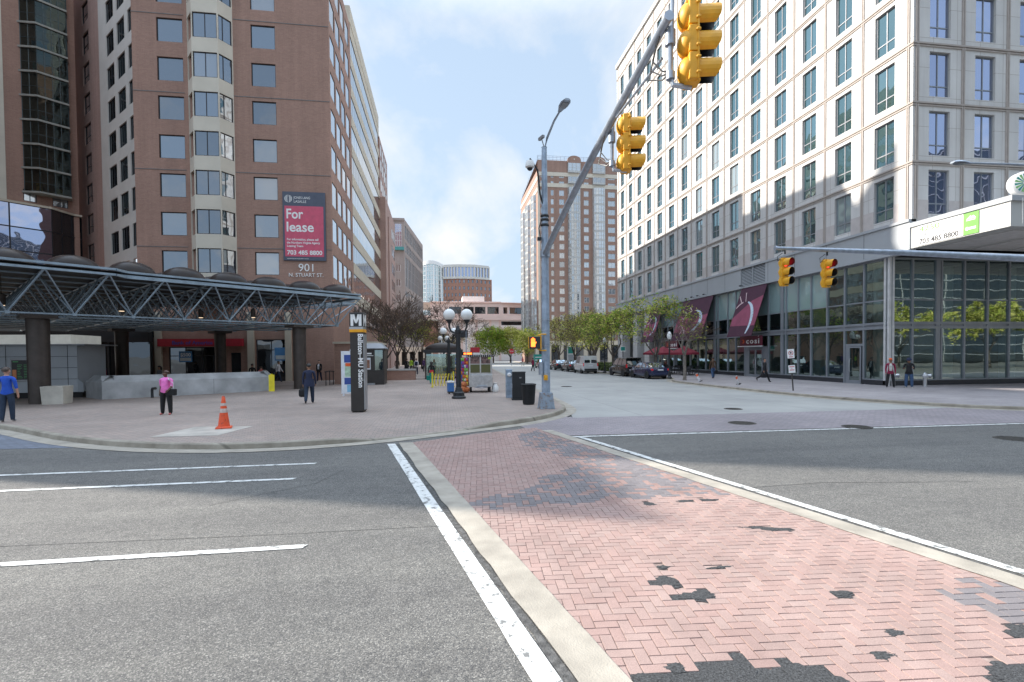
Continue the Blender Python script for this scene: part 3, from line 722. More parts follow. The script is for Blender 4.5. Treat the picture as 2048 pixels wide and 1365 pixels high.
# sloping fabric panels
mat('fabric_dark', (.06, .014, .034), .8, var=.15, scale=1.5); mat('fabric_rose', (.25, .055, .1), .8, var=.15, scale=1.5); mat('fabric_ink', (.62, .45, .46), .8); mat('fabric_blue', (.5, .58, .66), .8)
def awning(y0, y1, label, crop):
    zt, zb, out = 7.95, 3.62, 1.45
    t = thing('fabric_awning', label, 'awning', (X0-.15, (y0+y1)/2, 3.6), 0, 'sloping maroon awnings over the cafe')
    W = y1-y0
    P = lambda s, q, lift=0.: (-(out)*q-lift*.95, W/2-s*W, (zt-3.6)*(1-q)+(zb-3.6)*q+lift*.3)   # s left to right seen from street, q top to bottom
    b = MB(); S_ = [0, .25, .5, .75, 1]
    b.quad(P(0, 0), P(0, 1), P(1, 1), P(1, 0)); b.quad(P(0, 0, -.03), P(1, 0, -.03), P(1, 1, -.03), P(0, 1, -.03))
    b.done('fabric', 'fabric_dark', t)
    b = MB(); e = .012
    if crop: b.poly([P(0, .62, e), P(0, .78, e), P(1, .8, e), P(1, .22, e), P(.6, .3, e), P(.22, .5, e)])
    else: b.poly([P(0, .36, e), P(0, .8, e), P(.5, .86, e), P(1, .72, e), P(1, .42, e), P(.5, .5, e)])
    b.done('rose_band', 'fabric_rose', t)
    b = MB(); e = .022
    cx, cy, rx, ry = (.52, .55, .3, .26) if not crop else (.35, .72, .45, .42)
    def stroke(pts, w, mi):
        for i in range(len(pts)-1):
            a, c = V(pts[i]), V(pts[i+1]); d = (c-a).normalized(); q = V((-d.y, d.x)); w0, w1 = w(i/len(pts)), w((i+1)/len(pts))
            k = [a+q*w0, a-q*w0, c-q*w1, c+q*w1]; b.quad(*[P(v.x, v.y, e) for v in k], mi)
    arc = lambda a0, a1, n=18: [(cx+rx*math.cos(R(a0+(a1-a0)*i/n)), cy-ry*math.sin(R(a0+(a1-a0)*i/n))) for i in range(n+1)]
    keep = lambda pts: [p for p in pts if .02 < p[0] < .98 and p[1] < .985]
    stroke(keep(arc(75, -75)), lambda t: .012+.035*math.sin(math.pi*min(1, t)), 1)
    b.done('emblem', ['fabric_ink', 'fabric_blue'], t); b = MB()
    stroke(keep(arc(100, 250)), lambda t: .014, 0)
    for a in ((104, 130, 160, 195, 225, 245) if not crop else (88, 108, 130)):
        p0 = V((cx+rx*math.cos(R(a)), cy-ry*math.sin(R(a)))); p1 = V((cx+rx*1.5*math.cos(R(a+8)), cy-ry*1.45*math.sin(R(a+8))))
        if .03 < p1.x < .97 and p1.y < .97: stroke([tuple(p0), tuple(p0.lerp(p1, .7)), tuple(p1)], lambda t: .011 if t < .5 else .017, 0)
    b.done('emblem', ['fabric_ink', 'fabric_blue'], t)
    b = MB()
    for s in (.03, .97): b.tube(P(s, .98, -.05), (0.12, P(s, 1)[1], .3), .025)
    b.tube(P(0, .985, -.05), P(1, .985, -.05), .03); b.done('frame', 'black_metal', t)
    for k in range(4 if not crop else 1):
        s = .2+k*.2 if not crop else .1; q = MB(); p = P(s, 0); q.tube((p[0]+.05, p[1], p[2]+.1), (p[0]-.35, p[1], p[2]+.25), .015); q.box((p[0]-.4, p[1], p[2]+.2), (.16, .12, .1)); q.done('flood_light', 'black_metal', t)
awning(38.0, 41.55, 'maroon awning over the glass cafe doors, its half ring cut off at the edge', True)
awning(46.2, 52.4, 'maroon awning with a whole pale ring above the red parasols', False)
awning(57.4, 60.9, 'maroon awning half hidden by the green street tree', False)
mat('sign_maroon', (.13, .018, .035), .5)
for y0, y1, z0, lab in ((38.4, 41.4, 2.82, 'maroon name board with white letters over the cafe doors'), (53.2, 56.4, 2.82, 'maroon name board with white letters behind the green tree')):
    t = thing('name_board', lab, 'sign', (X0-.35, (y0+y1)/2, z0), 0, 'cafe name boards'); w = y1-y0
    b = MB(); b.box((0, 0, .42), (.12, w, .84)); b.done('board', 'sign_maroon', t, bevel=.01)
    b = MB(); b.box((-.12, 0, -.05), (.3, w+.1, .07)); b.done('ledge', 'letter_white', t)
    text('cosi', .62, 'letter_white', t, (-.065, w*.2, .2), (0, -1, 0), (-1, 0, 0), bold=.012, width=w*.6, space=1.25)
    b = MB(); b.lathe([(.001, 0), (.17, 0), (.17, .02), (.001, .02)], (-.062, w*.34, .38), 20, 0, (-1, 0, 0)); b.lathe([(.001, 0), (.1, 0), (.1, .02), (.001, .02)], (-.066, w*.36, .38), 16, 1, (-1, 0, 0)); b.done('emblem', ['orange', 'sign_maroon'], t)
    b = MB(); b.quad((-.068, -w*.35, .76), (-.068, -w*.375, .76), (-.068, -w*.40, .84), (-.068, -w*.38, .84)); b.done('lettering', 'letter_white', t)

# ---------------- brown brick office tower on the left
BB = bthing('brick_office_tower', 'brown brick office tower with cream bay window column above the metal canopy', 'building', (-9.07, 45, .15))
F0, FP, ROOF = 9.15, 3.15, 37.4
fz = [F0+FP*k for k in range(9)]
b = MB(); XL, XR, YF = -24.4, -9.07, 45.
ops = [(x0-XL, x1-XL, z, z+1.92) for x0, x1 in ((-22.55, -20.58), (-15.33, -13.4)) for z in fz[:9]]
gops = [(-22.2-XL, -18.4-XL, .15, 3.1), (-15.4-XL, -13.0-XL, .15, 3.7), (-17.4-XL, -16.6-XL, .15, 2.6)]
facade(b, (XL, YF), (1, 0), XR-XL, .15, ROOF, ops+gops, .18, 0)
sops = [(y0-YF, y1-YF, z-.1, z+1.92) for y0, y1 in ((45.4, 47.4), (47.85, 49.8), (50.3, 52.2), (52.75, 54.8)) for z in fz]+[(y-YF, y+1.6-YF, .9, 2.6) for y in (46, 49, 52)]
facade(b, (XR, YF), (0, 1), 10.8, .15, ROOF, sops, .05, 0)
b.quad((XL, YF, ROOF), (XR, YF, ROOF), (XR, 81, ROOF), (XL, 81, ROOF), 1)
b.quad((XL, 81, .15), (XL, YF, .15), (XL, YF, ROOF), (XL, 81, ROOF), 0); b.quad((XR, 81, .15), (XL, 81, .15), (XL, 81, ROOF), (XR, 81, ROOF), 0)
for z in fz[1::2]: b.bx(XL, -20.5, YF-.03, YF, z-.95, z-.9, 1); b.bx(-16.7, XR+.03, YF-.03, YF, z-.95, z-.9, 1)
b.done('wall', ['brick_brown', 'roof_grey'], BB)
def wset(lst, parent=BB): place_windows(parent, lst, 100)
wl = [(((x0+x1)/2, YF+.1), (1, 0), z, x1-x0, 1.92, dict(fw=.06, gm='glass_office')) for x0, x1 in ((-22.55, -20.58), (-15.33, -13.4)) for z in fz[:8]]
wl += [((XR-.035, (y0+y1)/2), (0, 1), z-.1, y1-y0, 2.02, dict(fw=.05, gm='glass_side', fd=.02)) for y0, y1 in ((45.4, 47.4), (47.85, 49.8), (50.3, 52.2), (52.75, 54.8)) for z in fz]
# cream bay column
b = MB(); bay = [(-20.24, 45), (-19.45, 43.95), (-17.47, 43.95), (-16.74, 45)]
for i in range(3):
    (xa, ya), (xb, yb) = bay[i], bay[i+1]; d = V((xb-xa, yb-ya)); W = d.length; u = d.normalized()
    op = [(.07, W-.07, z-.05, z+1.95) for z in fz]
    facade(b, (xa, ya), u, W, 6.5, ROOF, op, .12)
    n = V((u.y, -u.x))
    for z in fz[:8]:
        p = V((xa, ya))+u*W/2-n*.06
        if i: wl.append(((p.x, p.y), (u.x, u.y), z-.05, W-.14, 2., dict(fw=.06, vs=(.5,) if i == 1 else (.35,), gm='glass_office')))
b.poly([(x, y, 6.5) for x, y in bay]); b.poly([(x, y, ROOF) for x, y in bay][::-1])
b.done('bay', 'render_cream', BB)
# 45 degree wing; its brighter light is put into the paler rose brick
FPt, fd = V((-23.4, 46.)), V((-.7071, .7071)); fu = (.7071, -.7071)
def fs(s): return FPt+fd*s
b = MB()
# seen from outside the left end is at the far end (s large)
E2 = fs(24.); W2 = 24-13.56
facade(b, E2, fu, W2, .15, 47, [(24-19.5, 24-17.3, z-.05, z+2.) for z in fz+[F0+FP*9]], .18, 0)
E1 = fs(13.56)+V((.7071, .7071))*-.12
facade(b, E1, fu, 13.56, .15, 47, [(13.56-s1, 13.56-s0, z-.05, z+2.) for s0, s1 in ((9.1, 11.3), (6.15, 8.25), (3.2, 5.3)) for z in fz+[F0+FP*9]], .18, 1)
b.done('wall', ['brick_rose', 'render_white'], BB)
for s0, s1 in ((17.3, 19.5), (9.1, 11.3), (6.15, 8.25), (3.2, 5.3)):
    for z in fz[1:9]+[F0+FP*9]:
        p = fs((s0+s1)/2)-V((.7071, -.7071))*0; n = V((-.7071, -.7071)); p = p-n*.08+(n*.12 if s0 < 12 else n*0)
        wl.append(((p.x, p.y), fu, z-.05, s1-s0, 2.05, dict(fw=.06, hs=(.4,), gm='glass_dark') if s0 > 12 else dict(fw=.06, vs=(.5,), gm='glass_dark')))
wset(wl)
# ribbon windows along the street
b = MB(); ry0, ry1 = 55.8, 81.
for k in range(-1, 10):
    z = F0+FP*k+1.95
    if z > 3: b.bx(-9.6, -9.05, ry0, ry1+(.6 if k < 6 else 0), z, min(z+1.2, ROOF+.3))
b.bx(-9.3, -9.07, 55.7, 55.8, .15, ROOF); b.done('spandrel', 'spandrel', BB)
for k in range(-1, 9):
    z0 = F0+FP*k
    if z0+1.9 > ROOF+1: continue
    o = MB(); n = 21; d = (ry1-ry0-1.2)/n
    for i in range(n+1): o.bx(-9.15, -9.095, ry0+i*d-.02, ry0+i*d+.02, z0, z0+1.95)
    o.bx(-9.15, -9.09, ry0, ry1-1.2, z0, z0+.04); o.bx(-9.15, -9.09, ry0, ry1-1.2, z0+1.91, z0+1.95)
    w = o.done('ribbon_window', 'frame_dark', BB)
    g = MB(); g.quad((-9.1, ry0, z0), (-9.1, ry1-1.2, z0), (-9.1, ry1-1.2, z0+1.95), (-9.1, ry0, z0+1.95))
    q = bpy.data.objects.new('pane', g.mesh('pane', 'glass_side', off=OFF[BB.name])); COL.objects.link(q); q.parent = w
b = MB(); b.quad((-9.4, ry0, .15), (-9.4, 81, .15), (-9.4, 81, 9), (-9.4, ry0, 9)); b.quad((-9.25, ry1-1.2, .15), (-9.25, 81, .15), (-9.25, 81, ROOF), (-9.25, ry1-1.2, ROOF)); b.done('street_front', 'brick_brown', BB)
# ground floor under the canopy
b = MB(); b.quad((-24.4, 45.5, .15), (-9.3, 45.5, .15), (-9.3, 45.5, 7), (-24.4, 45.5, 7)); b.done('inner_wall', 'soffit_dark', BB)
for x0, x1, z0, z1, vs in ((-22.2, -18.4, .15, 3.1, (.33, .66)), (-15.4, -13.0, .15, 3.7, (.5,)), (-17.4, -16.6, .15, 2.6, ())):
    window(BB, ((x0+x1)/2, YF+.1), (1, 0), z0, x1-x0, z1-z0, name='shop_window', fw=.07, vs=vs, hs=(.75,) if vs else (), gm='glass_dark')
for x in (-15.75, -12.75, -22.9): b = MB(); b.bx(x-.25, x+.25, YF-.25, YF-.001, .15, 6); b.done('pilaster', 'spandrel', BB)
b = MB(); b.bx(-32, -23.2, 44.2, 44.6, .15, 3.5); b.done('entrance_glass', 'glass_dark', BB); b = MB(); b.bx(-34, -23.2, 44.0, 44.7, 3.5, 3.9); b.bx(-34, -23.3, 44.2, 46, 3.9, 6.6); b.done('entrance_shade_header', 'soffit_dark', BB)  # black front and header block added to deepen the shade under the canopy
for x in (-30.2, -28.3, -26.2): b = MB(); b.bx(x-.06, x+.06, 44.1, 44.2, .15, 3.5); b.done('door_post', 'frame_dark', BB)
b = MB()
b.bx(-7.75, -4.7, 38.6, 44.9, .15, 3.15); b.bx(-7.85, -4.6, 38.5, 44.95, 3.15, 3.3, 1); b.done('porch', ['brick_brown', 'spandrel'], BB)
text('901', .93, 'letter_white', BB, (-11.87, YF-.03, 9.5), (1, 0, 0), (0, -1, 0), width=1.2, ext=.03)
text('N. STUART ST.', .46, 'letter_white', BB, (-12.66, YF-.03, 9.03), (1, 0, 0), (0, -1, 0), width=2.8, ext=.03)
# banner
mat('banner_slate', (.085, .1, .14), .6, var=.1); mat('banner_pink', (.62, .1, .17), .6, var=.1)
t = thing('lease_banner', 'large red and slate leasing banner hung on the brown brick tower', 'banner', (-11.27, 44.93, 10.4))
b = MB(); b.bx(-1.75, 1.72, -.04, .04, 0, 5.8); b.done('cloth', 'banner_slate', t)
b = MB(); b.bx(-1.6, 1.55, -.05, -.03, .33, 4.6); b.done('panel', 'banner_pink', t)
nF = (0, -1, 0); uF = (1, 0, 0)
for s, sz, x, z, w, bo in (('For', 1.15, -1.5, 3.55, 1.35, .022), ('lease', 1.15, -1.5, 2.45, 2.2, .022), ('703 485 8800', .5, -1.45, .5, 2.85, .014)): text(s, sz, 'letter_white', t, (x, -.055, z), uF, nF, bold=bo, width=w)
for s, z, w in (('For information, please call', 1.7, 2.55), ('the Northern Virginia Agency', 1.42, 2.7), ('Leasing Team', 1.14, 1.3)): text(s, .25, 'letter_white', t, (-1.45, -.055, z), uF, nF, bold=.006, width=w)
text('JONES LANG', .3, 'letter_white', t, (-.85, -.055, 5.2), uF, nF, width=1.35); text('LASALLE', .3, 'letter_white', t, (-.85, -.055, 4.88), uF, nF, width=1.0)
text('www.us.joneslanglasalle.com/dc', .13, 'letter_white', t, (-1.45, -.055, .12), uF, nF, width=1.75)
b = MB()
for k, r in enumerate((.3, .22, .13)):
    for i in range(20):
        a0, a1 = 2*math.pi*i/20, 2*math.pi*(i+1)/20; q = lambda a, rr: (-1.28+rr*math.cos(a)*(1 if k == 0 else .95), -.058, 5.2+.32*math.sin(a))
        b.quad(q(a0, r-.045), q(a0, r), q(a1, r), q(a1, r-.045))
b.done('emblem', 'letter_white', t)
# bank sign under the canopy
mat('bank_red', (.42, .02, .035), .5); mat('bank_blue', (.05, .07, .35), .5); mat('poster_blue', (.08, .25, .5), .5)
t = thing('bank_fascia_sign', 'long red shop fascia sign in the shade under the canopy', 'sign', (-19.6, 44.8, 3.15)); b = MB(); b.bx(-3.3, 3.3, -.1, .1, 0, .62); b.done('board', 'bank_red', t)
text('Bank of America', .42, 'bank_blue', t, (-2.2, -.105, .16), uF, nF, bold=.008, width=3.1)
b = MB()
for i in range(4): b.obox((1.1+i*.13, -.12, .15), (.09, 0, 0), (0, .02, 0), (.12, 0, .3))
b.done('emblem', 'bank_blue', t)
for x, z, w, h, tx, lab in ((-20.9, 1.85, 1.0, .9, '$500', 'blue window poster with a figure below the red fascia sign'), (-13.45, 1.9, .9, 1.1, None, 'bright blue poster in the glass entrance beside the round canopy column')):
    t = thing('window_poster', lab, 'poster', (x, 44.98, z)); b = MB(); b.bx(-w/2, w/2, -.02, .02, 0, h); b.bx(-w/2+.08, w/2-.08, -.026, -.01, .1, h*.4, 1); b.done('sheet', ['poster_blue', 'column_white'], t)
    if tx: text(tx, .4, 'letter_white', t, (-w*.4, -.03, h*.52), uF, nF, bold=.01, width=w*.8)

# stepped brick wing further up the street
SW = bthing('brick_street_wing', 'stepped brown brick wing beyond the ribbon windows of the tower', 'building', (-8.9, 81, .15))
b = MB(); b.bx(-20, -8.2, 81.2, 90, .15, 27.2); b.bx(-20, -9.0, 81.1, 93, 27.2, 36.6); b.bx(-20, -8.6, 90, 102, .15, 28.3); b.bx(-20, -8.0, 84.5, 88, .15, 25)
b.done('wall', 'brick_rose', SW)
wl = [((-8.585, y), (0, 1), z, 1.5, 1.9) for y in (91.6, 93.9, 96.2, 98.5, 100.6) for z in (5, 8.2, 11.3, 14.5, 17.6, 20.8, 24)]+[((-8.985, y), (0, 1), z, 1.6, 1.9) for y in (83, 85.5, 88, 90.5) for z in (28.5, 31.6, 34)]
for w in wl: window(SW, *w, fw=.06, gm='glass_side', fd=.02)

# second building, street bends a little
G2 = bthing('grey_brick_office', 'greyish brick office with tall window strips down the left side of street', 'building', (-7.9, 118, .15))
d2 = V((.118, .993)).normalized(); P2 = V((-7.8, 118.)); LEN = 28.
b = MB(); rows = [(29.3, 32.4), (26.2, 28.4), (18.3, 25.2), (10.6, 17.2), (6.3, 9.6)]
facade(b, P2, (d2.x, d2.y), LEN, .15, 33.7, [(1.2+i*2.05, 1.2+i*2.05+1.45, z0, z1) for i in range(13) for z0, z1 in rows], .12)
facade(b, (-20, 118), (1, 0), 12.2, .15, 33.7, [(12.2-2.1, 12.2-.55, 27.3, 32.6)]+[(12.2-2.0, 12.2-.9, z, z+1.6) for z in (8, 11.4, 14.8, 18.2, 21.6)], .2)
q = P2+d2*LEN; b.quad((P2.x, P2.y, 33.7), (q.x, q.y, 33.7), (-20, q.y, 33.7), (-20, 118, 33.7), 1); b.bx(-20, P2.x+.1, 117.8, 118, 33.2, 33.75)
b.done('wall', ['brick_grey', 'roof_grey'], G2)
wl = [((P2+d2*(1.2+i*2.05+.72)+V((-d2.y, d2.x))*.08), (d2.x, d2.y), z0, 1.45, z1-z0, dict(fw=.08, vs=(.5,), hs=(.33, .66), fm='frame_grey', gm='glass_side', fd=.03)) for i in range(13) for z0, z1 in rows]
wl = [((w[0].x, w[0].y),)+w[1:] for w in wl]
wl += [((-9.13, 118.12), (1, 0), 27.3, 1.55, 5.3, dict(fw=.1, vs=(.33, .66), hs=(.25, .5, .75), fm='frame_light', gm='glass_blue'))]+[((-9.27, 118.1), (1, 0), z, 1.1, 1.6, dict(fw=.08, vs=(.5,), fm='frame_light')) for z in (8, 11.4, 14.8, 18.2, 21.6)]
place_windows(G2, wl, 100)
mat('awning_teal', (.08, .3, .3), .6); b = MB(); b.bx(-10.4, -7.85, 117.4, 118, 26.4, 27.1); b.done('canopy_ledge', 'awning_teal', G2)

# apartment block with enclosed balconies, far left
AP = bthing('balcony_apartment_tower', 'brown brick apartment tower with stacked glazed balconies at the left edge', 'building', (-38, 54, .15))
AP0, ad = V((-36.7, 57.3)), V((-.7071, -.7071)); an = V((.7071, -.7071))
def ap(s, n=0.): return AP0+ad*s+an*n
b = MB()
facade(b, ap(12), (.7071, .7071), 12.29, .15, 44, [(12-3.85, 12-2.9, 17.45, 18.6), (12-1.75, 12-.55, 17.4, 18.5)], .15, 0)
facade(b, ap(-.29), (-.7071, .7071), 12., .15, 44, [], .15, 0); q = [ap(12), ap(-.29), ap(-.29, -12), ap(12, -12)]
b.poly([(p.x, p.y, 44) for p in q][::-1], 1); facade(b, ap(12, -12), (.7071, -.7071), 12, .15, 44, [])
b.done('wall', ['brick_brown', 'roof_grey'], AP)
b = MB(); b.add([(ap(9, .04).x, ap(9, .04).y, .15), (ap(5.0, .04).x, ap(5.0, .04).y, .15), (ap(5.0, .04).x, ap(5.0, .04).y, 44), (ap(9, .04).x, ap(9, .04).y, 44)], ((0, 1, 2, 3),)); b.done('render_strip', 'render_cream', AP)
for (s, z, w, h) in ((3.37, 17.45, .95, 1.15), (1.15, 17.4, 1.2, 1.1)):
    p = ap(s, -.08); window(AP, (p.x, p.y), (.7071, .7071), z, w, h, fw=.06, vs=(.5,), gm='glass_apt', fm='frame_dark')
poly = [ap(3.75, 0), ap(2.8, .95), ap(.55, .95), ap(.3, 0)]
mat('balcony_slab', (.3, .3, .27), .7); mat('balcony_frame', (.07, .085, .085), .4, .4)
glass('glass_balcony', (.45, .58, .58), fac=.06, base=(.02, .03, .03), trans=.8, ttint=(.42, .5, .48))
mat('stored_goods', (.35, .32, .3), .8, var=.5, scale=3)
for k in range(10):
    z = 18.3+k*2.3+.0
    o = MB(); o.prism([tuple(p) for p in (ap(3.95, 0), ap(2.86, 1.09), ap(.49, 1.09), ap(.2, 0))], z-.1, z+.08)
    slab = o.done('balcony', 'balcony_slab', AP)
    f = MB(); g = MB()
    for i, nb in ((0, 2), (1, 4), (2, 2)):
        a, c = poly[i], poly[i+1]
        for j in range(nb+1):
            p = a.lerp(c, j/nb); f.box((p.x, p.y, z+1.15), (.06, .06, 2.14), 0, .785)
        for h in (.95,): f.tube((a.x, a.y, z+h), (c.x, c.y, z+h), .03, n=4)
        g.quad((a.x, a.y, z+.08), (c.x, c.y, z+.08), (c.x, c.y, z+2.22), (a.x, a.y, z+2.22))
    off = OFF[AP.name]
    for nm, mb, mm in (('frame', f, 'balcony_frame'), ('pane', g, 'glass_balcony')):
        q = bpy.data.objects.new(nm, mb.mesh(nm, mm, off=off)); COL.objects.link(q); q.parent = slab
    s = MB()
    for _ in range(4):
        p = ap(random.uniform(.8, 2.9), random.uniform(.3, .6)); h = random.uniform(.3, .9); s.box((p.x, p.y, z+.08+h/2), (random.uniform(.2, .5), random.uniform(.2, .4), h), 0, random.random())
    q = bpy.data.objects.new('stored_goods', s.mesh('stored_goods', mat('goods_%d' % k, random.choice([(.4, .38, .36), (.3, .2, .12), (.15, .2, .3), (.5, .3, .1), (.2, .25, .22)]), .7, var=.5, scale=4), off=off)); COL.objects.link(q); q.parent = slab
# dark glass box in front of it
GX = bthing('glass_pavilion', 'dark mirrored glass block with pale coping behind the canopy at the left edge', 'building', (-36, 52, .15))
c0 = ap(2.1, 1.5); cl = ap(11, 1.5); cr = V((c0.x+.55, c0.y+3.3))
b = MB(); pts = [tuple(cl), tuple(c0), tuple(cr), tuple(ap(-.5, .1)), tuple(ap(11, .1))]; b.prism(pts, 16.75, 16.95); b.done('coping', 'spandrel', GX)
for a, c, nb, mm in ((cl, c0, 3, 'glass_blue'), (c0, cr, 3, 'glass_dark')):
    u = (c-a).normalized(); n = V((u.y, -u.x)); W = (c-a).length
    for i in range(nb):
        for k in range(7):
            z = 16.75-2.2*(k+1); p = a+u*(W*(i+.5)/nb)-n*.05
            window(GX, (p.x, p.y), (u.x, u.y), z, W/nb-.004, 2.196, fw=.05, gm=mm)

# brick apartment tower beyond the trees on the right
TW = bthing('brick_apartment_tower', 'tall red brick apartment tower with rounded glass bays and cream bands', 'building', (33, 115, .13))
tx0, tx1, ty, tz = 22.96, 47., 115., 47.4
tp = 2.08; tf = [3.6+tp*k for k in range(20)]
cols = [(24.1, .95), (26.4, .7), (28.65, 1.2), (34.6, 1.2), (40.8, 1.75), (43.4, 1.2), (45.6, 1.2)]
b = MB()
facade(b, (tx0, ty), (1, 0), tx1-tx0, .13, tz, [(x-tx0-w/2, x-tx0+w/2, z+.3, z+1.6) for x, w in cols for z in tf], .12)
facade(b, (tx0, ty+24), (0, -1), 24, .13, tz-2.2, [], .12); b.quad((tx1, ty, .13), (tx1, ty+24, .13), (tx1, ty+24, tz), (tx1, ty, tz)); b.quad((tx0, ty, tz), (tx1, ty, tz), (tx1, ty+24, tz), (tx0, ty+24, tz-2.2))
b.done('wall', 'brick_tan', TW)
b = MB()
for z0, z1 in ((43.75, 44.65), (41.2, 42.1)): b.bx(tx0-.1, tx1+.1, ty-.1, ty, z0, z1); b.bx(tx0-.1, tx0, ty, ty+24, z0-1, z1-1)
b.bx(tx0-.02, tx0+.5, ty-.05, ty, .13, 41.2); b.done('cream_band', 'render_cream', TW)
wl = [((x, ty+.08), (1, 0), z+.3, w, 1.3, dict(fw=.07, vs=(.5,) if w > .9 else (), fm='frame_light', gm='glass_apt')) for x, w in cols for z in tf]
place_windows(TW, wl, 100)
mat('bay_frame', (.5, .51, .5), .5)
def glazed_bay(x, w, z0, z1, rnd=True, y=ty, side=False):
    o = MB(); g = MB(); n = 7; prev = None; dep = .9 if rnd else .35
    pts = [(-w/2, 0)]+([(-w/2*math.cos(math.pi*i/n), -dep*math.sin(math.pi*i/n)**.6) for i in range(1, n)] if rnd else [(-w/2, -dep), (-w/6, -dep), (w/6, -dep), (w/2, -dep)])+[(w/2, 0)]
    T = (lambda p: (x+p[0], y+p[1])) if not side else (lambda p: (x+p[1], y-p[0]))
    pts = [T(p) for p in pts]
    for i in range(len(pts)-1): g.quad((*pts[i], z0), (*pts[i+1], z0), (*pts[i+1], z1), (*pts[i], z1))
    for p in pts: o.box((p[0], p[1], (z0+z1)/2), (.12, .12, z1-z0))
    k = 0; z = z0
    while z < z1-.2:
        h = min(.5, z1-z); P_ = [(x+(p[0]-x)*1.02, y+(p[1]-y)*1.03) for p in pts]
        for i in range(len(P_)-1): o.quad((*P_[i], z), (*P_[i+1], z), (*P_[i+1], z+h), (*P_[i], z+h))
        for i in range(len(P_)-1): o.quad((*P_[i], z+1.2), (*P_[i+1], z+1.2), (*P_[i+1], z+1.27), (*P_[i], z+1.27))
        z += tp
    w_ = o.done('glazed_bay', 'bay_frame', TW); q = bpy.data.objects.new('pane', g.mesh('pane', 'glass_apt', off=OFF[TW.name])); COL.objects.link(q); q.parent = w_
for x in (31.65, 37.65): glazed_bay(x, 2.9, 8, 41.2); glazed_bay(x, 2.9, 42.1, 43.7, False); glazed_bay(x, 2.9, 44.65, 46.9, False)
for y in (119, 127, 134): glazed_bay(tx0, 3.4, 7, 40, True, y, True)
for x in (31.65, 37.65):
    b = MB(); b.add([(x-1.6, ty-.36, 46.9), (x+1.6, ty-.36, 46.9)]+[(x+1.6*math.cos(math.pi*i/10), ty-.36, 47.6+1.0*math.sin(math.pi*i/10)) for i in range(11)]+[(x-1.6, ty+.2, 46.9), (x+1.6, ty+.2, 46.9)]+[(x+1.6*math.cos(math.pi*i/10), ty+.2, 47.6+1.0*math.sin(math.pi*i/10)) for i in range(11)],
     [(0, 1)+tuple(range(2, 13))]+[(2+i, 15+i, 16+i, 3+i) for i in range(10)]+[(1, 14, 15, 2), (12, 25, 13, 0)])
    b.done('gable', 'brick_tan', TW)
b = MB()
for x in (31.65, 37.65): b.lathe([(.001, 0), (.22, 0), (.22, .06), (.001, .06)], (x, ty-.36, 47.75), 4, 0, (0, -1, 0))
b.done('ornament', 'render_cream', TW)
b = MB(); n = 26
for i in range(n+1): b.box((tx0+(tx1-tx0)*i/n, ty+.3, tz+.55), (.07, .07, 1.1))
for z in (.3, .75, 1.1): b.bx(tx0, tx1, ty+.27, ty+.33, tz+z, tz+z+.05)
for i in range(12): b.box((tx0+.1, ty+24*i/12, tz+.5-2.2*i/12), (.07, .07, 1.1))
b.done('railing', 'galv', TW)
b = MB(); b.bx(21, 47, 109, 112.5, .13, 5.2); b.done('shop_base', 'spandrel', TW)
b = MB()
for i in range(9): b.bx(21.8+i*2.8, 23.6+i*2.8, 108.95, 109, .4, 4.2)
b.done('shop_window', 'glass_dark', TW)

# pink stone mall
ML = bthing('rose_stone_mall', 'low pinkish stone shopping hall with dark strip windows closing the street', 'building', (12, 170, .13))
b = MB(); r0 = [(3.2, 7.3), (8.3, 11.6), (12., 15.6), (16.3, 20.2)]
facade(b, (-3, 171), (1, 0), 24, 15.6, 20.4, [(x0+3, x1+3, 16.2, 18.6) for x0, x1 in r0], .4, 0)
facade(b, (21, 171), (.98, .2), 12, 15.6, 20.2, [(.8, 2.3, 16.3, 18.5), (3, 11, 16.3, 18.5)], .4, 0)
b.bx(-12, 34, 169.6, 171, 14.0, 15.6, 0)
facade(b, (-12, 170.6), (1, 0), 46, .13, 14, [(33, 40, 12.3, 13.6)], .3, 1)
for x in (-7, -2.5, 2.5, 7.5, 12.5, 17.2, 20.5, 29): b.bx(x-.35, x+.35, 170.3, 170.6, .13, 14, 0)
b.bx(21, 29, 170.2, 170.6, 10.8, 11.4, 0)
b.quad((-12, 170.6, 20), (34, 170.6, 20), (34, 200, 20), (-12, 200, 20), 0); b.bx(8, 15.5, 174, 182, 20, 22.5, 1)
b.done('wall', ['rose_stone', 'rose_panel'], ML)
for x0, x1 in r0: window(ML, ((x0+x1)/2, 171.3), (1, 0), 16.2, x1-x0, 2.4, fw=.08, vs=(.5,), gm='glass_dark')
window(ML, (24.5, 170.85), (1, 0), 12.3, 7, 1.3, fw=.08, gm='glass_dark'); window(ML, (28.0, 172.7), (.98, .2), 16.3, 8, 2.2, fw=.1, vs=(.33, .66), gm='glass_dark'); window(ML, (22.6, 171.6), (.98, .2), 16.3, 1.5, 2.2, fw=.1, gm='glass_dark')
for z in (7.5, 9.3): window(ML, (26.2, 170.5), (1, 0), z, 3, 1.2, fw=.08, gm='glass_office')

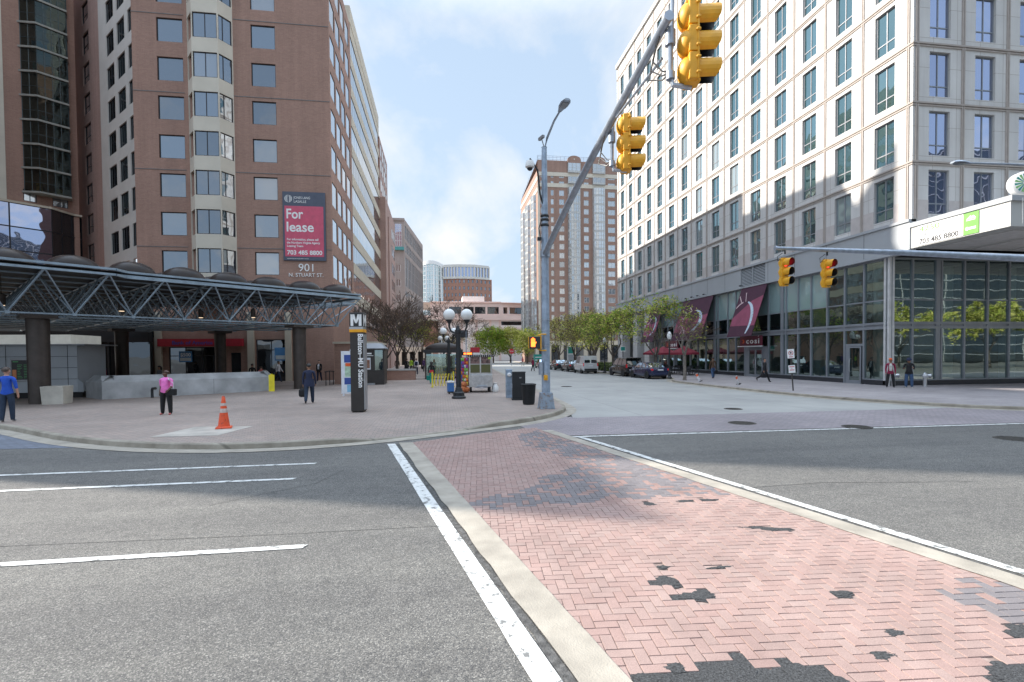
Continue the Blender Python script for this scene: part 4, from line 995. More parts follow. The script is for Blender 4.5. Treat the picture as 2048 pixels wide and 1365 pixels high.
# glass and brick tower behind it
GT = bthing('curved_glass_tower', 'distant tower of curved pale glass and red brick with white crown', 'building', (10, 260, 0))
b = MB(); n = 10; pts = [(-10+12.2*i/n, 262-4.5*math.sin(math.pi*i/n)) for i in range(n+1)]
g = MB()
for i in range(n): g.quad((*pts[i], 0), (*pts[i+1], 0), (*pts[i+1], 48+1.2*math.sin(math.pi*(i+1)/n)), (*pts[i], 48+1.2*math.sin(math.pi*i/n)))
g.done('glass_front', 'glass_sky', GT)
for i in range(n+1): b.box((pts[i][0], pts[i][1]-.1, 24), (.3 if i % 3 else .9, .3, 48))
for k in range(22):
    for i in range(n): a, c = pts[i], pts[i+1]; b.tube((a[0], a[1]-.1, 2.2*k+1), (c[0], c[1]-.1, 2.2*k+1), .16, n=4)
for i in range(n): a, c = pts[i], pts[i+1]; b.quad((a[0], a[1]-.4, 47.2+1.2*math.sin(math.pi*i/n)), (c[0], c[1]-.4, 47.2+1.2*math.sin(math.pi*(i+1)/n)), (c[0], c[1]-.4, 49+1.2*math.sin(math.pi*(i+1)/n)), (a[0], a[1]-.4, 49+1.2*math.sin(math.pi*i/n)))
b.done('white_frame', 'white_paint', GT)
b = MB(); segs = [(2.3, 261, 9.5, 258.5), (9.5, 258.5, 18.5, 258.5), (18.5, 258.5, 27.5, 263)]
rows = [39.2-3.45*k for k in range(6)]
for x0, y0, x1, y1 in segs:
    d = V((x1-x0, y1-y0)); W = d.length
    facade(b, (x0, y0), d.normalized(), W, 0, 41.6, [(W*(j+.25)/4, W*(j+.62)/4, z, z+1.7) for j in range(4) for z in rows], .3)
b.done('wall', 'brick_red', GT)
wl = []
for x0, y0, x1, y1 in segs:
    d = V((x1-x0, y1-y0)); W = d.length; u = d.normalized(); nn = V((u.y, -u.x))
    for j in range(4):
        for z in rows: p = V((x0, y0))+u*(W*(j+.435)/4)-nn*.2; wl.append(((p.x, p.y), (u.x, u.y), z, W*.37/4, 1.7, dict(fw=.1, gm='glass_office')))
place_windows(GT, wl, 100)
b = MB(); cr = MB()
for x0, y0, x1, y1 in [(2.3, 261.5, 9.5, 259.2), (9.5, 259.2, 18, 259.2), (18, 259.2, 26, 263)]:
    d = V((x1-x0, y1-y0)); W = d.length; u = d.normalized()
    cr.quad((x0, y0, 42.3), (x1, y1, 42.3), (x1, y1, 48), (x0, y0, 48))
    for j in range(6):
        p = V((x0, y0))+u*(W*j/5.); b.box((p.x, p.y-.2, 45.2), (.7, .6, 5.8), 0, math.atan2(u.y, u.x))
    b.obox((x0, y0-.6, 47.4), (x1-x0, y1-y0, 0), (0, .9, 0), (0, 0, 1.3)); b.obox((x0-.6, y0-1.2, 41.3), (x1-x0+.8, y1-y0, 0), (0, 1.4, 0), (0, 0, 1.1))
b.done('crown', 'render_white', GT); cr.done('crown_glass', 'glass_blue', GT)
# pale low wall and arcade at the far end of the left pavement
AR = bthing('pale_arcade', 'low cream arcade with square openings at the far end of the left pavement', 'building', (-6, 128, .15))
b = MB(); facade(b, (-12, 108), (1, 0), 10.5, .15, 4.0, [(.6+i*1.7, 1.7+i*1.7, .15, 3.0) for i in range(6)], .4); b.quad((-12, 108, 4.0), (-1.5, 108, 4.0), (-1.5, 111, 4.0), (-12, 111, 4.0)); b.done('wall', 'render_cream', AR)
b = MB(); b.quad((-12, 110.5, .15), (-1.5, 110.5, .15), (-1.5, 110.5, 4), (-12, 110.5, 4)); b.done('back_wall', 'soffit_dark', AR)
RBL = bthing('red_brick_block', 'narrow red brick block beside the pale glass tower at the end of left pavement', 'building', (-4, 150, .15))
b = MB(); b.bx(-6, -.4, 150, 160, .15, 12.3); b.bx(-6.2, -.2, 149.8, 160, 12.3, 12.8, 1); b.done('wall', ['brick_red', 'render_cream'], RBL)

# outside the frame: the blocks whose shadow crosses the road and whose image stands in the glass
NB = bthing('neighbour_office_block', 'brown office block standing across the side street, left of the picture', 'building', (-50, 30, .15))
b = MB(); b.prism([(-38, 22.0), (-38, 40), (-56, 40), (-56, 29.0)], .15, 26); b.prism([(-41.5, 27.6), (-41.5, 52), (-60, 52), (-60, 34.8)], 22.2, 45.5); b.done('wall', ['brick_brown', 'spandrel'], NB)
OP = bthing('opposite_glass_block', 'green glass office block standing behind the photographer', 'building', (85, -26, .15))
b = MB(); b.bx(20, 150, -60, -26, .15, 38); b.done('wall', 'glass_dark', OP)
b = MB()
for k in range(22): b.bx(20, 150, -26, -25.85, 1.7*k+1.6, 1.7*k+1.72)
for k in range(14): b.bx(20+9*k, 20.12+9*k, -26, -25.9, .15, 38)
b.done('spandrel', 'frame_light', OP)
# ================================================================ metro canopy
mat('frame_blue', (.3, .38, .45), .42, .5, var=.2, scale=2)
mat('deck_dark', (.05, .05, .052), .7)
def dome_mat():
    m, nt, p = nt_new('dome_smoked'); p.inputs['Base Color'].default_value = (.035, .027, .024, 1); p.inputs['Roughness'].default_value = .3; p.inputs['Specular IOR Level'].default_value = .15
dome_mat()
CP0, ce, cb = V((-17.1, 24.7)), V((.75, .661)).normalized(), V((-.661, .75)).normalized()
MOD = 2.25; NS, NE, ND = -9, 7, 5
CA = bthing('metro_canopy', 'steel space frame canopy with smoked skylight domes over the station entrance', 'canopy', (-14, 33, .15))
def cp(i, j, z): p = CP0+ce*(i*MOD)+cb*(j*MOD); return V((p.x, p.y, z))
ZT_, ZB_ = 6.2, 4.3
def depth(i): return ND if i < NE-1 else ND-1
def j0(i): return 0
def jmax(i): return int(min(10, max(4, (44.3-24.7-1.487*(i+1))/1.687)))
b = MB(); deck = MB()
for i in range(NS, NE):
    J_ = jmax(i)
    for j in range(J_+1):
        b.tube(cp(i, j, ZT_), cp(i+1, j, ZT_), .055 if j < 1 else .045, n=5, caps=False)
    for j in range(J_):
        b.tube(cp(i, j, ZT_), cp(i, j+1, ZT_), .045, n=5, caps=False)
        if i == NE-1: b.tube(cp(NE, j, ZT_), cp(NE, j+1, ZT_), .045, n=5, caps=False)
        c = cp(i+.5, j+.5, ZB_)
        if i < NE-1 and j < jmax(i+1): b.tube(c, cp(i+1.5, j+.5, ZB_), .05, n=5, caps=False)
        if j < J_-1: b.tube(c, cp(i+.5, j+1.5, ZB_), .045, n=5, caps=False)
        for a, d in ((0, 0), (1, 0), (1, 1), (0, 1)): b.tube(c, cp(i+a, j+d, ZT_), .042 if j < 1 else .036, n=5, caps=False)
        b.box(c, (.16, .16, .14), 0, .72)
        deck.quad(cp(i, j, ZT_+.1), cp(i, j+1, ZT_+.1), cp(i+1, j+1, ZT_+.1), cp(i+1, j, ZT_+.1)); deck.quad(cp(i, j, ZT_+.16), cp(i+1, j, ZT_+.16), cp(i+1, j+1, ZT_+.16), cp(i, j+1, ZT_+.16))
b.done('space_frame', 'frame_blue', CA)
deck.done('deck', 'deck_dark', CA)
b = MB()   # stepped edge beams
def beam(p, q, z, w=.13, h=.1): 
    d = (q-p); d.z = 0; d.normalize(); s = V((-d.y, d.x, 0)); b.obox(p-s*w/2+V((0, 0, z)), q-p, s*w, (0, 0, h))
for z in (.12, -.13):
    beam(cp(NS, 0, ZT_), cp(-1.0, 0, ZT_), z); beam(cp(-1.0, 0, ZT_), cp(-.75, -.28, ZT_), z); beam(cp(-.75, -.28, ZT_), cp(1.05, -.28, ZT_), z); beam(cp(1.05, -.28, ZT_), cp(1.3, 0, ZT_), z); beam(cp(1.3, 0, ZT_), cp(NE, 0, ZT_), z)
    beam(cp(NE, 0, ZT_), cp(NE, 1.6, ZT_), z); beam(cp(NE, 1.6, ZT_), cp(NE+.8, 1.6, ZT_), z); beam(cp(NE+.8, 1.6, ZT_), cp(NE+.8, 3.2, ZT_), z); beam(cp(NE+.8, 3.2, ZT_), cp(NE, ND, ZT_), z)
for t in range(6): b.tube(cp(NE, 1.6+.4*t, ZT_), cp(NE+.8, 1.6+.3*t, ZT_), .04, n=5); 
b.tube(cp(NE+.8, 1.6, ZT_), cp(NE-.5, 1.5, ZB_), .04, n=5); b.tube(cp(NE+.8, 3.2, ZT_), cp(NE-.5, 2.5, ZB_), .04, n=5)
b.done('edge_beam', 'frame_blue', CA)
b = MB(); prof = [(1.06, 0), (1.04, .05)]+[(1.02*math.cos(t), (.05+.66*math.sin(t))) for t in [math.pi/2*k/7 for k in range(1, 7)]]+[(.001, .71)]
b.lathe(prof, n=26); dm = b.mesh('dome', 'dome_smoked', True)
for i in range(NS, NE):
    for j in range(ND-1):
        if i < -5: continue
        o = bpy.data.objects.new('dome', dm); COL.objects.link(o); o.parent = CA; o.location = cp(i+.5, j+.5, ZT_+.17)-V(OFF[CA.name])
for x, y in ((-18.53, 26.25), (-8.98, 34.0), (-22.0, 38.5), (-17.0, 42.0)):
    b = MB(); r = .42 if y < 30 else .4; b.lathe([(r*.96, .15), (r, 3), (r*1.02, 4.0), (r*1.02, ZB_-.05)], (x, y, 0), 24); b.box((x, y, ZB_-.12), (1.3, 1.3, .16), 0, .72); b.done('column', 'brown_steel', CA, smooth=True)
mat('lamp_warm', (1., .75, .5), .4, emis=.7)
for i, j in ((-.5, 1.5), (1.5, 1.5), (3.5, 2.5), (4.5, 1.5)):
    b = MB(); p = cp(i, j, 0); b.lathe([(.14, 0), (.14, .5), (.05, .55)], (p.x, p.y, 4.75), 12); b.tube((p.x, p.y, 5.3), (p.x, p.y, ZT_), .02)
    o = b.done('pendant_lamp', 'brown_steel', CA)
    g = MB(); g.lathe([(.001, 0), (.12, 0), (.12, .02), (.001, .02)], (p.x, p.y, 4.73), 12); q = bpy.data.objects.new('bulb', g.mesh('bulb', 'lamp_warm', off=OFF[CA.name])); COL.objects.link(q); q.parent = o

# concrete parapet of the stair well
mat('parapet_concrete', (.43, .44, .45), .85, var=.32, scale=.9, bump=.25, bscale=30)
PW = bthing('stair_parapet', 'grey weathered concrete parapet with sloping coping round the station stairs', 'wall', (-14, 29.5, .15))
pts = [V((-18.7, 29.6)), V((-16.9, 27.9)), V((-10.35, 32.5)), V((-11.5, 36.5))]
b = MB()
for i in range(3):
    a, c = pts[i], pts[i+1]; u = (c-a).normalized(); n = V((u.y, -u.x))
    def q(p, d, z): return (p.x+n.x*d, p.y+n.y*d, z)
    sec = [(0, .15), (0, 1.0), (-.35, 1.33), (-.5, 1.33), (-.5, .15)]
    for (d0, z0), (d1, z1) in zip(sec[:-1], sec[1:]): b.quad(q(a, d0, z0), q(c, d0, z0), q(c, d1, z1), q(a, d1, z1))
    if i == 1:
        for t in (.3, .62): p = a.lerp(c, t); b.obox(q(p, .0, .15), u*.012, n*.004, (0, 0, .85), 1)
c = pts[2]; b.poly([(c.x, c.y, .15), (c.x-.4, c.y+.3, .15), (c.x-.4, c.y+.3, 1.33), (c.x-.2, c.y+.15, 1.33), (c.x, c.y, 1.0)])
b.done('wall', ['parapet_concrete', 'soffit_dark'], PW)
# grey panelled station wall with the timetable screen
mat('panel_grey', (.46, .5, .54), .45, .1, var=.08, scale=.7); mat('light_panel', (.8, .82, .78), .4, emis=.12)
GP = bthing('station_panel_wall', 'grey metal panelled station pavilion behind the first brown canopy column', 'kiosk', (-22, 29.6, .15))
b = MB(); b.bx(-27, -19.15, 29.7, 32, .45, 2.95); b.add([(-19.15, 29.7, .45), (-18.75, 29.5, .45), (-18.75, 29.5, .95), (-19.15, 29.7, 1.15)], ((0, 1, 2, 3),))
for z in (1.15, 1.75, 2.35): b.bx(-27, -19.15, 29.69, 29.7, z-.01, z+.01, 1)
for x in (-20.9, -22.5, -19.6, -24, -25.5): b.bx(x-.01, x+.01, 29.69, 29.7, .45, 2.95, 1)
b.done('panelling', ['panel_grey', 'soffit_dark'], GP)
b = MB(); b.bx(-27, -19.3, 29.5, 31.9, 3.0, 3.5)
b.done('light_box', 'light_panel', GP); b = MB(); b.bx(-27, -18.5, 29.3, 32, 2.94, 3.0); b.done('ledge', 'frame_steel', GP); b = MB(); b.bx(-27, -19.0, 29.8, 32, .15, .45); b.done('plinth', 'soffit_dark', GP)
t = thing('departure_screen', 'dark departures screen with rows of small green and orange text on grey panels', 'screen', (-21.75, 29.68, 1.05)); b = MB(); b.bx(-.5, .5, -.08, 0, 0, 1.22); b.done('casing', 'frame_grey', t); b = MB(); b.bx(-.42, .42, -.09, -.07, .1, 1.12); b.done('screen', 'black_paint', t)
mat('text_green', (.1, .38, .14), .5, emis=.04); mat('text_amber', (.5, .2, .08), .5, emis=.05)
b = MB()
for k in range(9):
    for s in range(2): 
        w = random.uniform(.12, .25); x = -.15+s*.3; b.bx(x, x+w, -.093, -.088, .18+k*.085, .2+k*.085)
b.bx(-.36, -.1, -.093, -.088, 1.02, 1.06); b.done('rows_of_text', 'text_green', t); b = MB(); b.bx(-.38, -.2, -.093, -.088, .15, .62); b.done('orange_column', 'text_amber', t)
t = thing('concrete_planter', 'square tapered concrete planter at the foot of the brown canopy column', 'planter', (-17.6, 25.95, .15), .15)
b = MB(); b.add([(-.4, -.4, 0), (.4, -.4, 0), (.4, .4, 0), (-.4, .4, 0), (-.44, -.44, .82), (.44, -.44, .82), (.44, .44, .82), (-.44, .44, .82), (-.4, -.4, .82), (.4, -.4, .82), (.4, .4, .82), (-.4, .4, .82), (-.4, -.4, .72), (.4, -.4, .72), (.4, .4, .72), (-.4, .4, .72)],
   [(0, 1, 5, 4), (1, 2, 6, 5), (2, 3, 7, 6), (3, 0, 4, 7), (4, 5, 9, 8), (5, 6, 10, 9), (6, 7, 11, 10), (7, 4, 8, 11), (8, 9, 13, 12), (9, 10, 14, 13), (10, 11, 15, 14), (11, 8, 12, 15)]); b.done('pot', 'concrete_pale', t, bevel=.015); b = MB(); b.quad((-.4, -.4, .74), (.4, -.4, .74), (.4, .4, .74), (-.4, .4, .74)); b.done('soil', 'joint_sand', t)
t = thing('standpipe', 'dark standpipe with bent outlet in front of the concrete parapet', 'standpipe', (-14.9, 28.5, .15)); t.scale = (.75, .75, .8); b = MB(); b.lathe([(.1, 0), (.09, .03), (.08, .5), (.1, .52)], n=12); b.path([(0, 0, .5), (.04, -.03, .6), (.3, -.2, .62)], [.085, .085, .07], 10); b.done('pipe', 'black_metal', t, smooth=True); b = MB(); b.lathe([(.001, 0), (.09, 0), (.09, .08), (.001, .08)], (.28, -.19, .62), 12, 0, (.83, -.55, 0)); b.done('cap', 'iron', t)
mat('safety_yellow', (.75, .62, .02), .5)
t = thing('yellow_floor_sign', 'yellow folding warning sign at the end of the concrete parapet', 'sign', (-10.1, 32.0, .15), .3)
for s in (-1, 1): b = MB(); b.obox((-.16, s*.14, 0), (.32, 0, 0), (0, s*.02, 0), (0, -s*.12, 1.0)); b.bx(-.06, .06, s*.02-.02, s*.02+.02, .95, 1.05); b.done('leaf', 'safety_yellow', t)

# metro pylon
mat('pylon_brown', (.035, .03, .028), .4, .2, var=.15); mat('band_silver', (.4, .41, .43), .35, .6); mat('band_orange', (.85, .38, .01), .5)
t = thing('metro_pylon', 'tall dark station pylon with white M, orange band and vertical station name', 'sign', (-3.02, 19.35, .15), R(-6))
w = .238
b = MB(); b.bx(-w, w, -w, w, .04, 2.98); b.bx(-w+.03, w-.03, -w+.03, w-.03, 0, .04); b.done('shaft', 'pylon_brown', t, bevel=.02)
b = MB(); b.bx(-w-.01, w+.01, -w-.01, w+.01, 3.12, 3.7); b.bx(-w-.01, w+.01, -w-.01, w+.01, 2.98, 3.0); b.done('head', 'black_paint', t, bevel=.012)
b = MB(); b.bx(-w-.012, w+.012, -w-.012, w+.012, 3.08, 3.17); b.done('silver_band', 'band_silver', t); b = MB(); b.bx(-w-.013, w+.013, -w-.013, w+.013, 2.97, 3.08); b.done('orange_band', 'band_orange', t)
b = MB(); y = -w-.016   # the letter M, drawn as four strokes
for pts in ([(-.2, 0), (-.1, 0), (-.1, .43), (-.2, .43)], [(.1, 0), (.2, 0), (.2, .43), (.1, .43)], [(-.17, .43), (-.03, .1), (.03, .1), (-.06, .43)], [(.06, .43), (-.03, .1), (.03, .1), (.17, .43)]):
    q = [(p[0], y, 3.2+p[1]) for p in pts]; b.poly(q if (pts[1][0]-pts[0][0])*(pts[2][1]-pts[1][1])-(pts[1][1]-pts[0][1])*(pts[2][0]-pts[1][0]) > 0 else q[::-1])
    q = [(w+.016, p[0], 3.2+p[1]) for p in pts]; b.poly(q)
b.done('lettering', 'letter_white', t)
o = text('Ballston–MU Station', .26, 'letter_white', t, (.06, -w-.004, 2.92), (0, 0, -1), (0, -1, 0), up=(1, 0, 0), bold=.006, width=1.98)
b = MB(); b.bx(w, w+.03, -.2, .2, .1, 2.9); b.done('side_trim', 'band_silver', t)
# map panel and newsstand kiosk
t = thing('map_panel', 'white and blue area map panel on feet beside the dark pylon', 'sign', (-4.72, 27.3, .15), R(20))
mat('map_white', (.72, .75, .8), .5); mat('map_blue', (.04, .08, .3), .5); mat('map_green', (.4, .55, .42), .5, var=.3, scale=6); mat('map_cyan', (.25, .5, .7), .5)
b = MB(); b.bx(-.42, .42, -.05, .05, .12, 2.35); b.lathe([(.001, -.05), (.22, -.05), (.22, .05), (.001, .05)], (.25, 0, 2.35), 20, 0, (0, 1, 0)); b.bx(-.36, -.28, -.04, .04, 0, .12); b.bx(.28, .36, -.04, .04, 0, .12); b.done('panel', 'map_white', t)
b = MB(); b.bx(-.28, .38, -.056, -.05, .6, .95); b.bx(-.28, .38, -.056, -.05, 1.75, 2.15); b.done('blue_field', 'map_blue', t); b = MB(); b.bx(-.25, .36, -.058, -.05, 1.0, 1.68); b.done('map', 'map_green', t); b = MB(); b.bx(-.15, .38, -.06, -.05, .2, .58); b.done('cyan_field', 'map_cyan', t)
b = MB(); b.bx(-.22, .3, -.06, -.05, 1.55, 1.72); b.done('orange_strip', 'orange', t)
KB = thing('news_kiosk', 'dark brown kiosk with glazed corner and poster board by the pylon', 'kiosk', (-4.85, 37.6, .15))
b = MB(); b.bx(-.95, .85, -.5, 1.5, .0, 1.05); b.bx(-.95, .2, -.48, 1.5, 1.05, 2.5); b.bx(.75, .85, -.5, 1.5, 1.05, 2.5); b.bx(.2, .75, 1.3, 1.5, 1.05, 2.5); b.bx(-1.0, .95, -.6, 1.6, 2.5, 2.62); b.done('body', 'pylon_brown', KB, bevel=.01)
b = MB(); b.quad((.2, -.48, 1.05), (.75, -.48, 1.05), (.75, -.48, 2.5), (.2, -.48, 2.5)); b.done('pane', 'glass_shop', KB)
b = MB(); b.bx(-.55, -.1, -.52, -.48, 1.1, 1.95); b.done('poster', 'map_white', KB); b = MB(); b.bx(-.5, -.15, -.53, -.52, 1.2, 1.8); b.done('picture', mat('poster_print', (.3, .15, .1), .6, var=.8, scale=5), KB)
b = MB(); b.bx(-.75, .1, -.52, -.48, 2.08, 2.12); b.bx(-.7, -.02, -.52, -.48, 2.2, 2.3); b.done('rule', 'letter_white', KB)
b = MB(); b.bx(-.6, .2, -.75, -.5, -.0, .12); b.done('step', 'frame_grey', KB); b = MB(); b.add([(-1, -.6, 2.62), (.95, -.6, 2.62), (.6, .1, 3.0), (-.7, .1, 3.0), (-1, 1.6, 2.62), (.95, 1.6, 2.62), (.6, 1.0, 3.0), (-.7, 1, 3)], [(0, 1, 2, 3), (1, 5, 6, 2), (5, 4, 7, 6), (4, 0, 3, 7), (3, 2, 6, 7)]); b.done('roof', 'frame_steel', KB)
for x, y, L_, lab in ((-3.3, 44, 2.4, 'low brick planter wall behind the brown kiosk'), (.1, 50.5, 3., 'low brick planter wall beside the bus shelter')):
    t = thing('brick_planter', lab, 'planter', (x, y, .15)); b = MB(); b.bx(-L_/2, L_/2, -.6, .6, 0, .8); b.done('wall', 'brick_brown', t); b = MB(); b.bx(-L_/2-.05, L_/2+.05, -.65, .65, .8, .92); b.done('coping', 'concrete', t)
t = thing('hand_railing', 'short black railing before the brick wall left of the pylon', 'railing', (-7.9, 37.6, .15)); b = MB()
for x in (-.5, 0, .5): b.tube((x*.3, x, 0), (x*.3, x, 1.0), .03)
b.path([(-.2, -.6, .97), (0, 0, 1.02), (.2, .6, .97)], .035, 8); b.done('rails', 'black_metal', t)
# traffic cone
t = thing('traffic_cone', 'worn orange traffic cone with pale collars on the brick plaza', 'traffic cone', (-6.32, 15.75, .156), .3)
def conemat():
    m, nt, p = nt_new('cone_orange'); s = coords(nt); c = ramp(nt, noise(nt, s, 7, 7, .75), [(.36, (.07, .05, .045)), (.44, (.7, .085, .025)), (.8, (.8, .12, .04))]); L(nt, c, p.inputs['Base Color']); p.inputs['Roughness'].default_value = .5
conemat()
rr = lambda z: .165-.125*z/.93
b = MB(); b.lathe([(rr(z), z) for z in (.03, .3, .5, .58, .66, .76, .93)]+[(.02, .95)], n=24); b.done('body', 'cone_orange', t, smooth=True)
b = MB(); b.box((0, 0, .02), (.42, .42, .04)); b.lathe([(.19, .03), (.17, .06)], n=24); b.done('base', 'cone_orange', t, bevel=.012)
for z0, z1 in ((.46, .58), (.66, .74)): b = MB(); b.lathe([(rr(z0)+.003, z0), (rr(z1)+.003, z1)], n=24); b.done('collar', mat('collar_white', (.5, .42, .38), .4, var=.3, scale=9), t, smooth=True)

# traffic signals
mat('lens_red', (1., .02, .03), .25, emis=1.6); mat('lens_off', (.05, .03, .02), .15, var=.4); mat('lens_off_green', (.03, .05, .05), .15)
def signal(name, label, loc, rz, red, hang, group):
    """three section head; faces local -Y, hangs from the arm above"""
    t = thing(name, label, 'traffic light', loc, rz, group); q = .36
    b = MB()
    for k in range(3): b.box((0, .05, -q*(k+.5)), (.34, .14, q-.012))
    for k in range(3):   # bulged back of every section
        z = -q*(k+.5)
        b.lathe([(.001, .235)]+[(.175*math.cos(a), .12+.115*math.sin(a)) for a in [math.pi/2*i/6 for i in range(5, -1, -1)]]+[(.172, .09)], (0, 0, z), 20, 0, (0, 1, 0))
    for z in (-.02, -3*q+.02): b.box((0, .05, z), (.2, .2, .05))
    for k in range(3):
        for dz in (.1, -.1):
            for s in (-1, 1): b.box((s*.182, .0, -q*(k+.5)+dz), (.03, .06, .035))
    b.box((0, .0, -1.5*q), (.37, .025, 3*q+.01))
    b.done('housing', 'signal_yellow', t, smooth=True, bevel=.012, sharp=35)
    for k in range(3):
        z = -q*(k+.5); v = MB(); n = 16; R_ = .155
        for i in range(n):   # tunnel visor, open below
            a0, a1 = R(-55+290*i/n), R(-55+290*(i+1)/n); p = lambda a, y, r: (r*math.cos(a), y, z+r*math.sin(a))
            dn = lambda a: -.02-.29*(1+.3*min(0, math.sin(a)+.25)+.04*math.sin(a))
            v.quad(p(a0, -.02, R_), p(a1, -.02, R_), p(a1, dn(a1), R_), p(a0, dn(a0), R_), 0); v.quad(p(a0, -.02, R_-.006), p(a0, dn(a0), R_-.006), p(a1, dn(a1), R_-.006), p(a1, -.02, R_-.006), 1)
        v.done('visor', ['signal_yellow', 'black_paint'], t, smooth=True)
        b = MB(); b.lathe([(.001, .05), (.07, .04), (.12, .015), (.14, 0), (.14, -.02)], (0, -.02, z), 20, 0, (0, -1, 0)); b.done('lens', ('lens_red' if red and k == 0 else 'lens_off' if k < 2 else 'lens_off_green'), t, smooth=True)
    return t
TP = thing('signal_pole', 'tall galvanised signal pole with mast arm, lamp and camera at the kerb corner', 'signal pole', (4.05, 18.95, .15))
b = MB(); b.lathe([(.17, .62), (.155, 4), (.13, 7.2), (.1, 10.0), (.11, 10.02), (.02, 10.06)], n=12); b.done('shaft', 'galv_blue', TP)
b = MB(); b.add([(-.29, -.29, 0), (.29, -.29, 0), (.29, .29, 0), (-.29, .29, 0), (-.22, -.22, .62), (.22, -.22, .62), (.22, .22, .62), (-.22, .22, .62)], [(0, 1, 5, 4), (1, 2, 6, 5), (2, 3, 7, 6), (3, 0, 4, 7), (4, 5, 6, 7)]); b.bx(-.3, .3, -.3, .3, -.0, .04)
def rusty():
    m, nt, p = nt_new('base_rusty'); s = coords(nt); c = ramp(nt, noise(nt, s, 5, 7, .7), [(.35, (.2, .12, .07)), (.5, (.24, .29, .35)), (.8, (.33, .39, .45))]); L(nt, c, p.inputs['Base Color']); p.inputs['Roughness'].default_value = .6
rusty(); b.done('base', 'base_rusty', TP, bevel=.02)
Aend, A0 = V((-1.0, -12.6, 6.55)), V((0, 0, 5.95))
def armp(t): p = A0.lerp(Aend, t); p.z += .25*math.sin(math.pi*t)*.6; return p
b = MB(); b.path([armp(k/10) for k in range(11)], [.115-.055*k/10 for k in range(11)], 14); b.lathe([(.19, -.12), (.19, .12)], (0, 0, 5.95), 14); b.lathe([(.001, 0), (.07, 0), (.07, .03), (.001, .03)], armp(1), 12, 0, Aend-A0); b.done('mast_arm', 'galv', TP, smooth=True)
b = MB(); b.path([(0, 0, 9.9), (.1, -.1, 10.35), (.25, -.6, 10.75), (.33, -1.1, 10.85)], [.05, .045, .04, .035], 8); b.done('lamp_arm', 'galv', TP, smooth=True)
def cobra(parent, P, d, m='galv'):
    d = V(d).normalized(); s = V((-d.y, d.x, 0)).normalized(); P = V(P); o = MB(); prof = [(0, .06, .04), (.15, .1, .07), (.35, .17, .09), (.6, .18, .08), (.75, .12, .05)]; vs = []
    for a, w, h in prof: vs += [P+d*a+s*w, P+d*a+s*w*.5+V((0, 0, h)), P+d*a-s*w*.5+V((0, 0, h)), P+d*a-s*w, P+d*a+V((0, 0, -.03))]
    fs = [(i*5+k, i*5+(k+1) % 5, i*5+5+(k+1) % 5, i*5+5+k) for i in range(4) for k in range(5)]+[(0, 1, 2, 3, 4), (24, 23, 22, 21, 20)]
    o.add(vs, fs); L_ = o.done('luminaire', m, parent, smooth=True)
    g = MB(); g.obox(P+d*.3-s*.11+V((0, 0, -.05)), d*.32, s*.22, (0, 0, .03)); q = g.done('lens', 'frame_grey', None); q.parent = L_; return L_
cobra(TP, (.33, -1.1, 10.85), (.15, -1, .12))
b = MB(); b.path([(0, 0, 7.6), (-.2, -.1, 8.2), (-.3, -.15, 9.1), (-.62, -.3, 9.45)], .035, 8); b.done('camera_arm', 'black_metal', TP, smooth=True)
b = MB(); b.lathe([(.02, .15), (.13, .1), (.17, -.02), (.17, -.12), (.12, -.16), (.001, -.16)][::-1], (-.62, -.3, 9.25), 18); b.done('dome_camera', 'white_paint', TP, smooth=True); b = MB(); b.sphere((-.62, -.3, 9.1), .11, 14, 8); b.done('camera_globe', 'black_paint', TP, smooth=True)
b = MB(); b.box((-.12, -.05, 10.35), (.1, .34, .1), 0, .3); b.tube((0, 0, 10.0), (-.12, -.05, 10.35), .02); b.done('detector', 'frame_grey', TP)
b = MB()
for z in (7.2, 7.35, 7.0): b.lathe([(.15, z), (.17, z+.05), (.15, z+.1)], n=10)
b.path([(-.16, -.05, 7.2), (-.25, -.1, 6.9), (-.2, -.05, 6.6)], .02, 5); b.box((-.24, -.1, 6.5), (.14, .14, .12)); b.done('cable_clamp', 'black_metal', TP)
for z in (1.35, 2.4, 3.0, 3.4): b = MB(); b.lathe([(.172, z), (.176, z), (.176, z+.03), (.172, z+.03)], n=12); b.done('strap', 'galv', TP)
b = MB(); b.box((-.22, -.08, 1.55), (.12, .2, .5)); b.done('junction_box', 'galv', TP); b = MB(); b.box((-.05, -.2, 1.2), (.14, .1, .2)); b.lathe([(.001, 0), (.05, 0), (.05, .05), (.001, .05)], (-.05, -.25, 1.22), 12, 0, (0, -1, 0)); b.done('push_button', 'signal_yellow', TP)
# far arm fittings
for tt, nm in ((.745, 0), (.985, 1)):
    p = armp(tt); b = MB(); b.path([p+V((.12, 0, -.05)), p+V((.12, -.02, .35)), ], .03, 8); b.path([p+V((.1, .0, 0)), p+V((.1, 0, -.62)), p+V((.13, 0, -.78)), p+V((.4, .0, -.8))], .035, 8); b.lathe([(.07, -.1), (.07, .1)], p+V((.1, 0, -.15)), 10); b.lathe([(.06, -.05), (.06, .05)], p+V((.1, 0, -.66)), 10)
    b.done('bracket', 'galv', TP, smooth=True); b = MB()
    for k in range(3): b.path([p+V((.02*k, .12+.1*k, -.05)), p+V((-.06, .22+.06*k, -.35-.1*k)), p+V((.03, .1, -.55-.06*k)), p+V((.11, .0, -.6))], .012, 5)
    b.done('cable', 'black_paint', TP, smooth=True)
b = MB(); b.tube(armp(.8)+V((0, 0, -.1)), armp(.97)+V((.05, 0, -.32)), .022); b.done('brace', 'galv', TP)
TG = 'signal heads of the junction'
pa = armp(.745)+V((4.05, 18.95, .15)); pb = armp(.985)+V((4.05, 18.95, .15))
signal('traffic_signal', 'yellow signal head seen from behind, farther out of two on the near mast arm', (pa.x+.43, pa.y-.02, pa.z+.27), R(78), False, .3, TG)
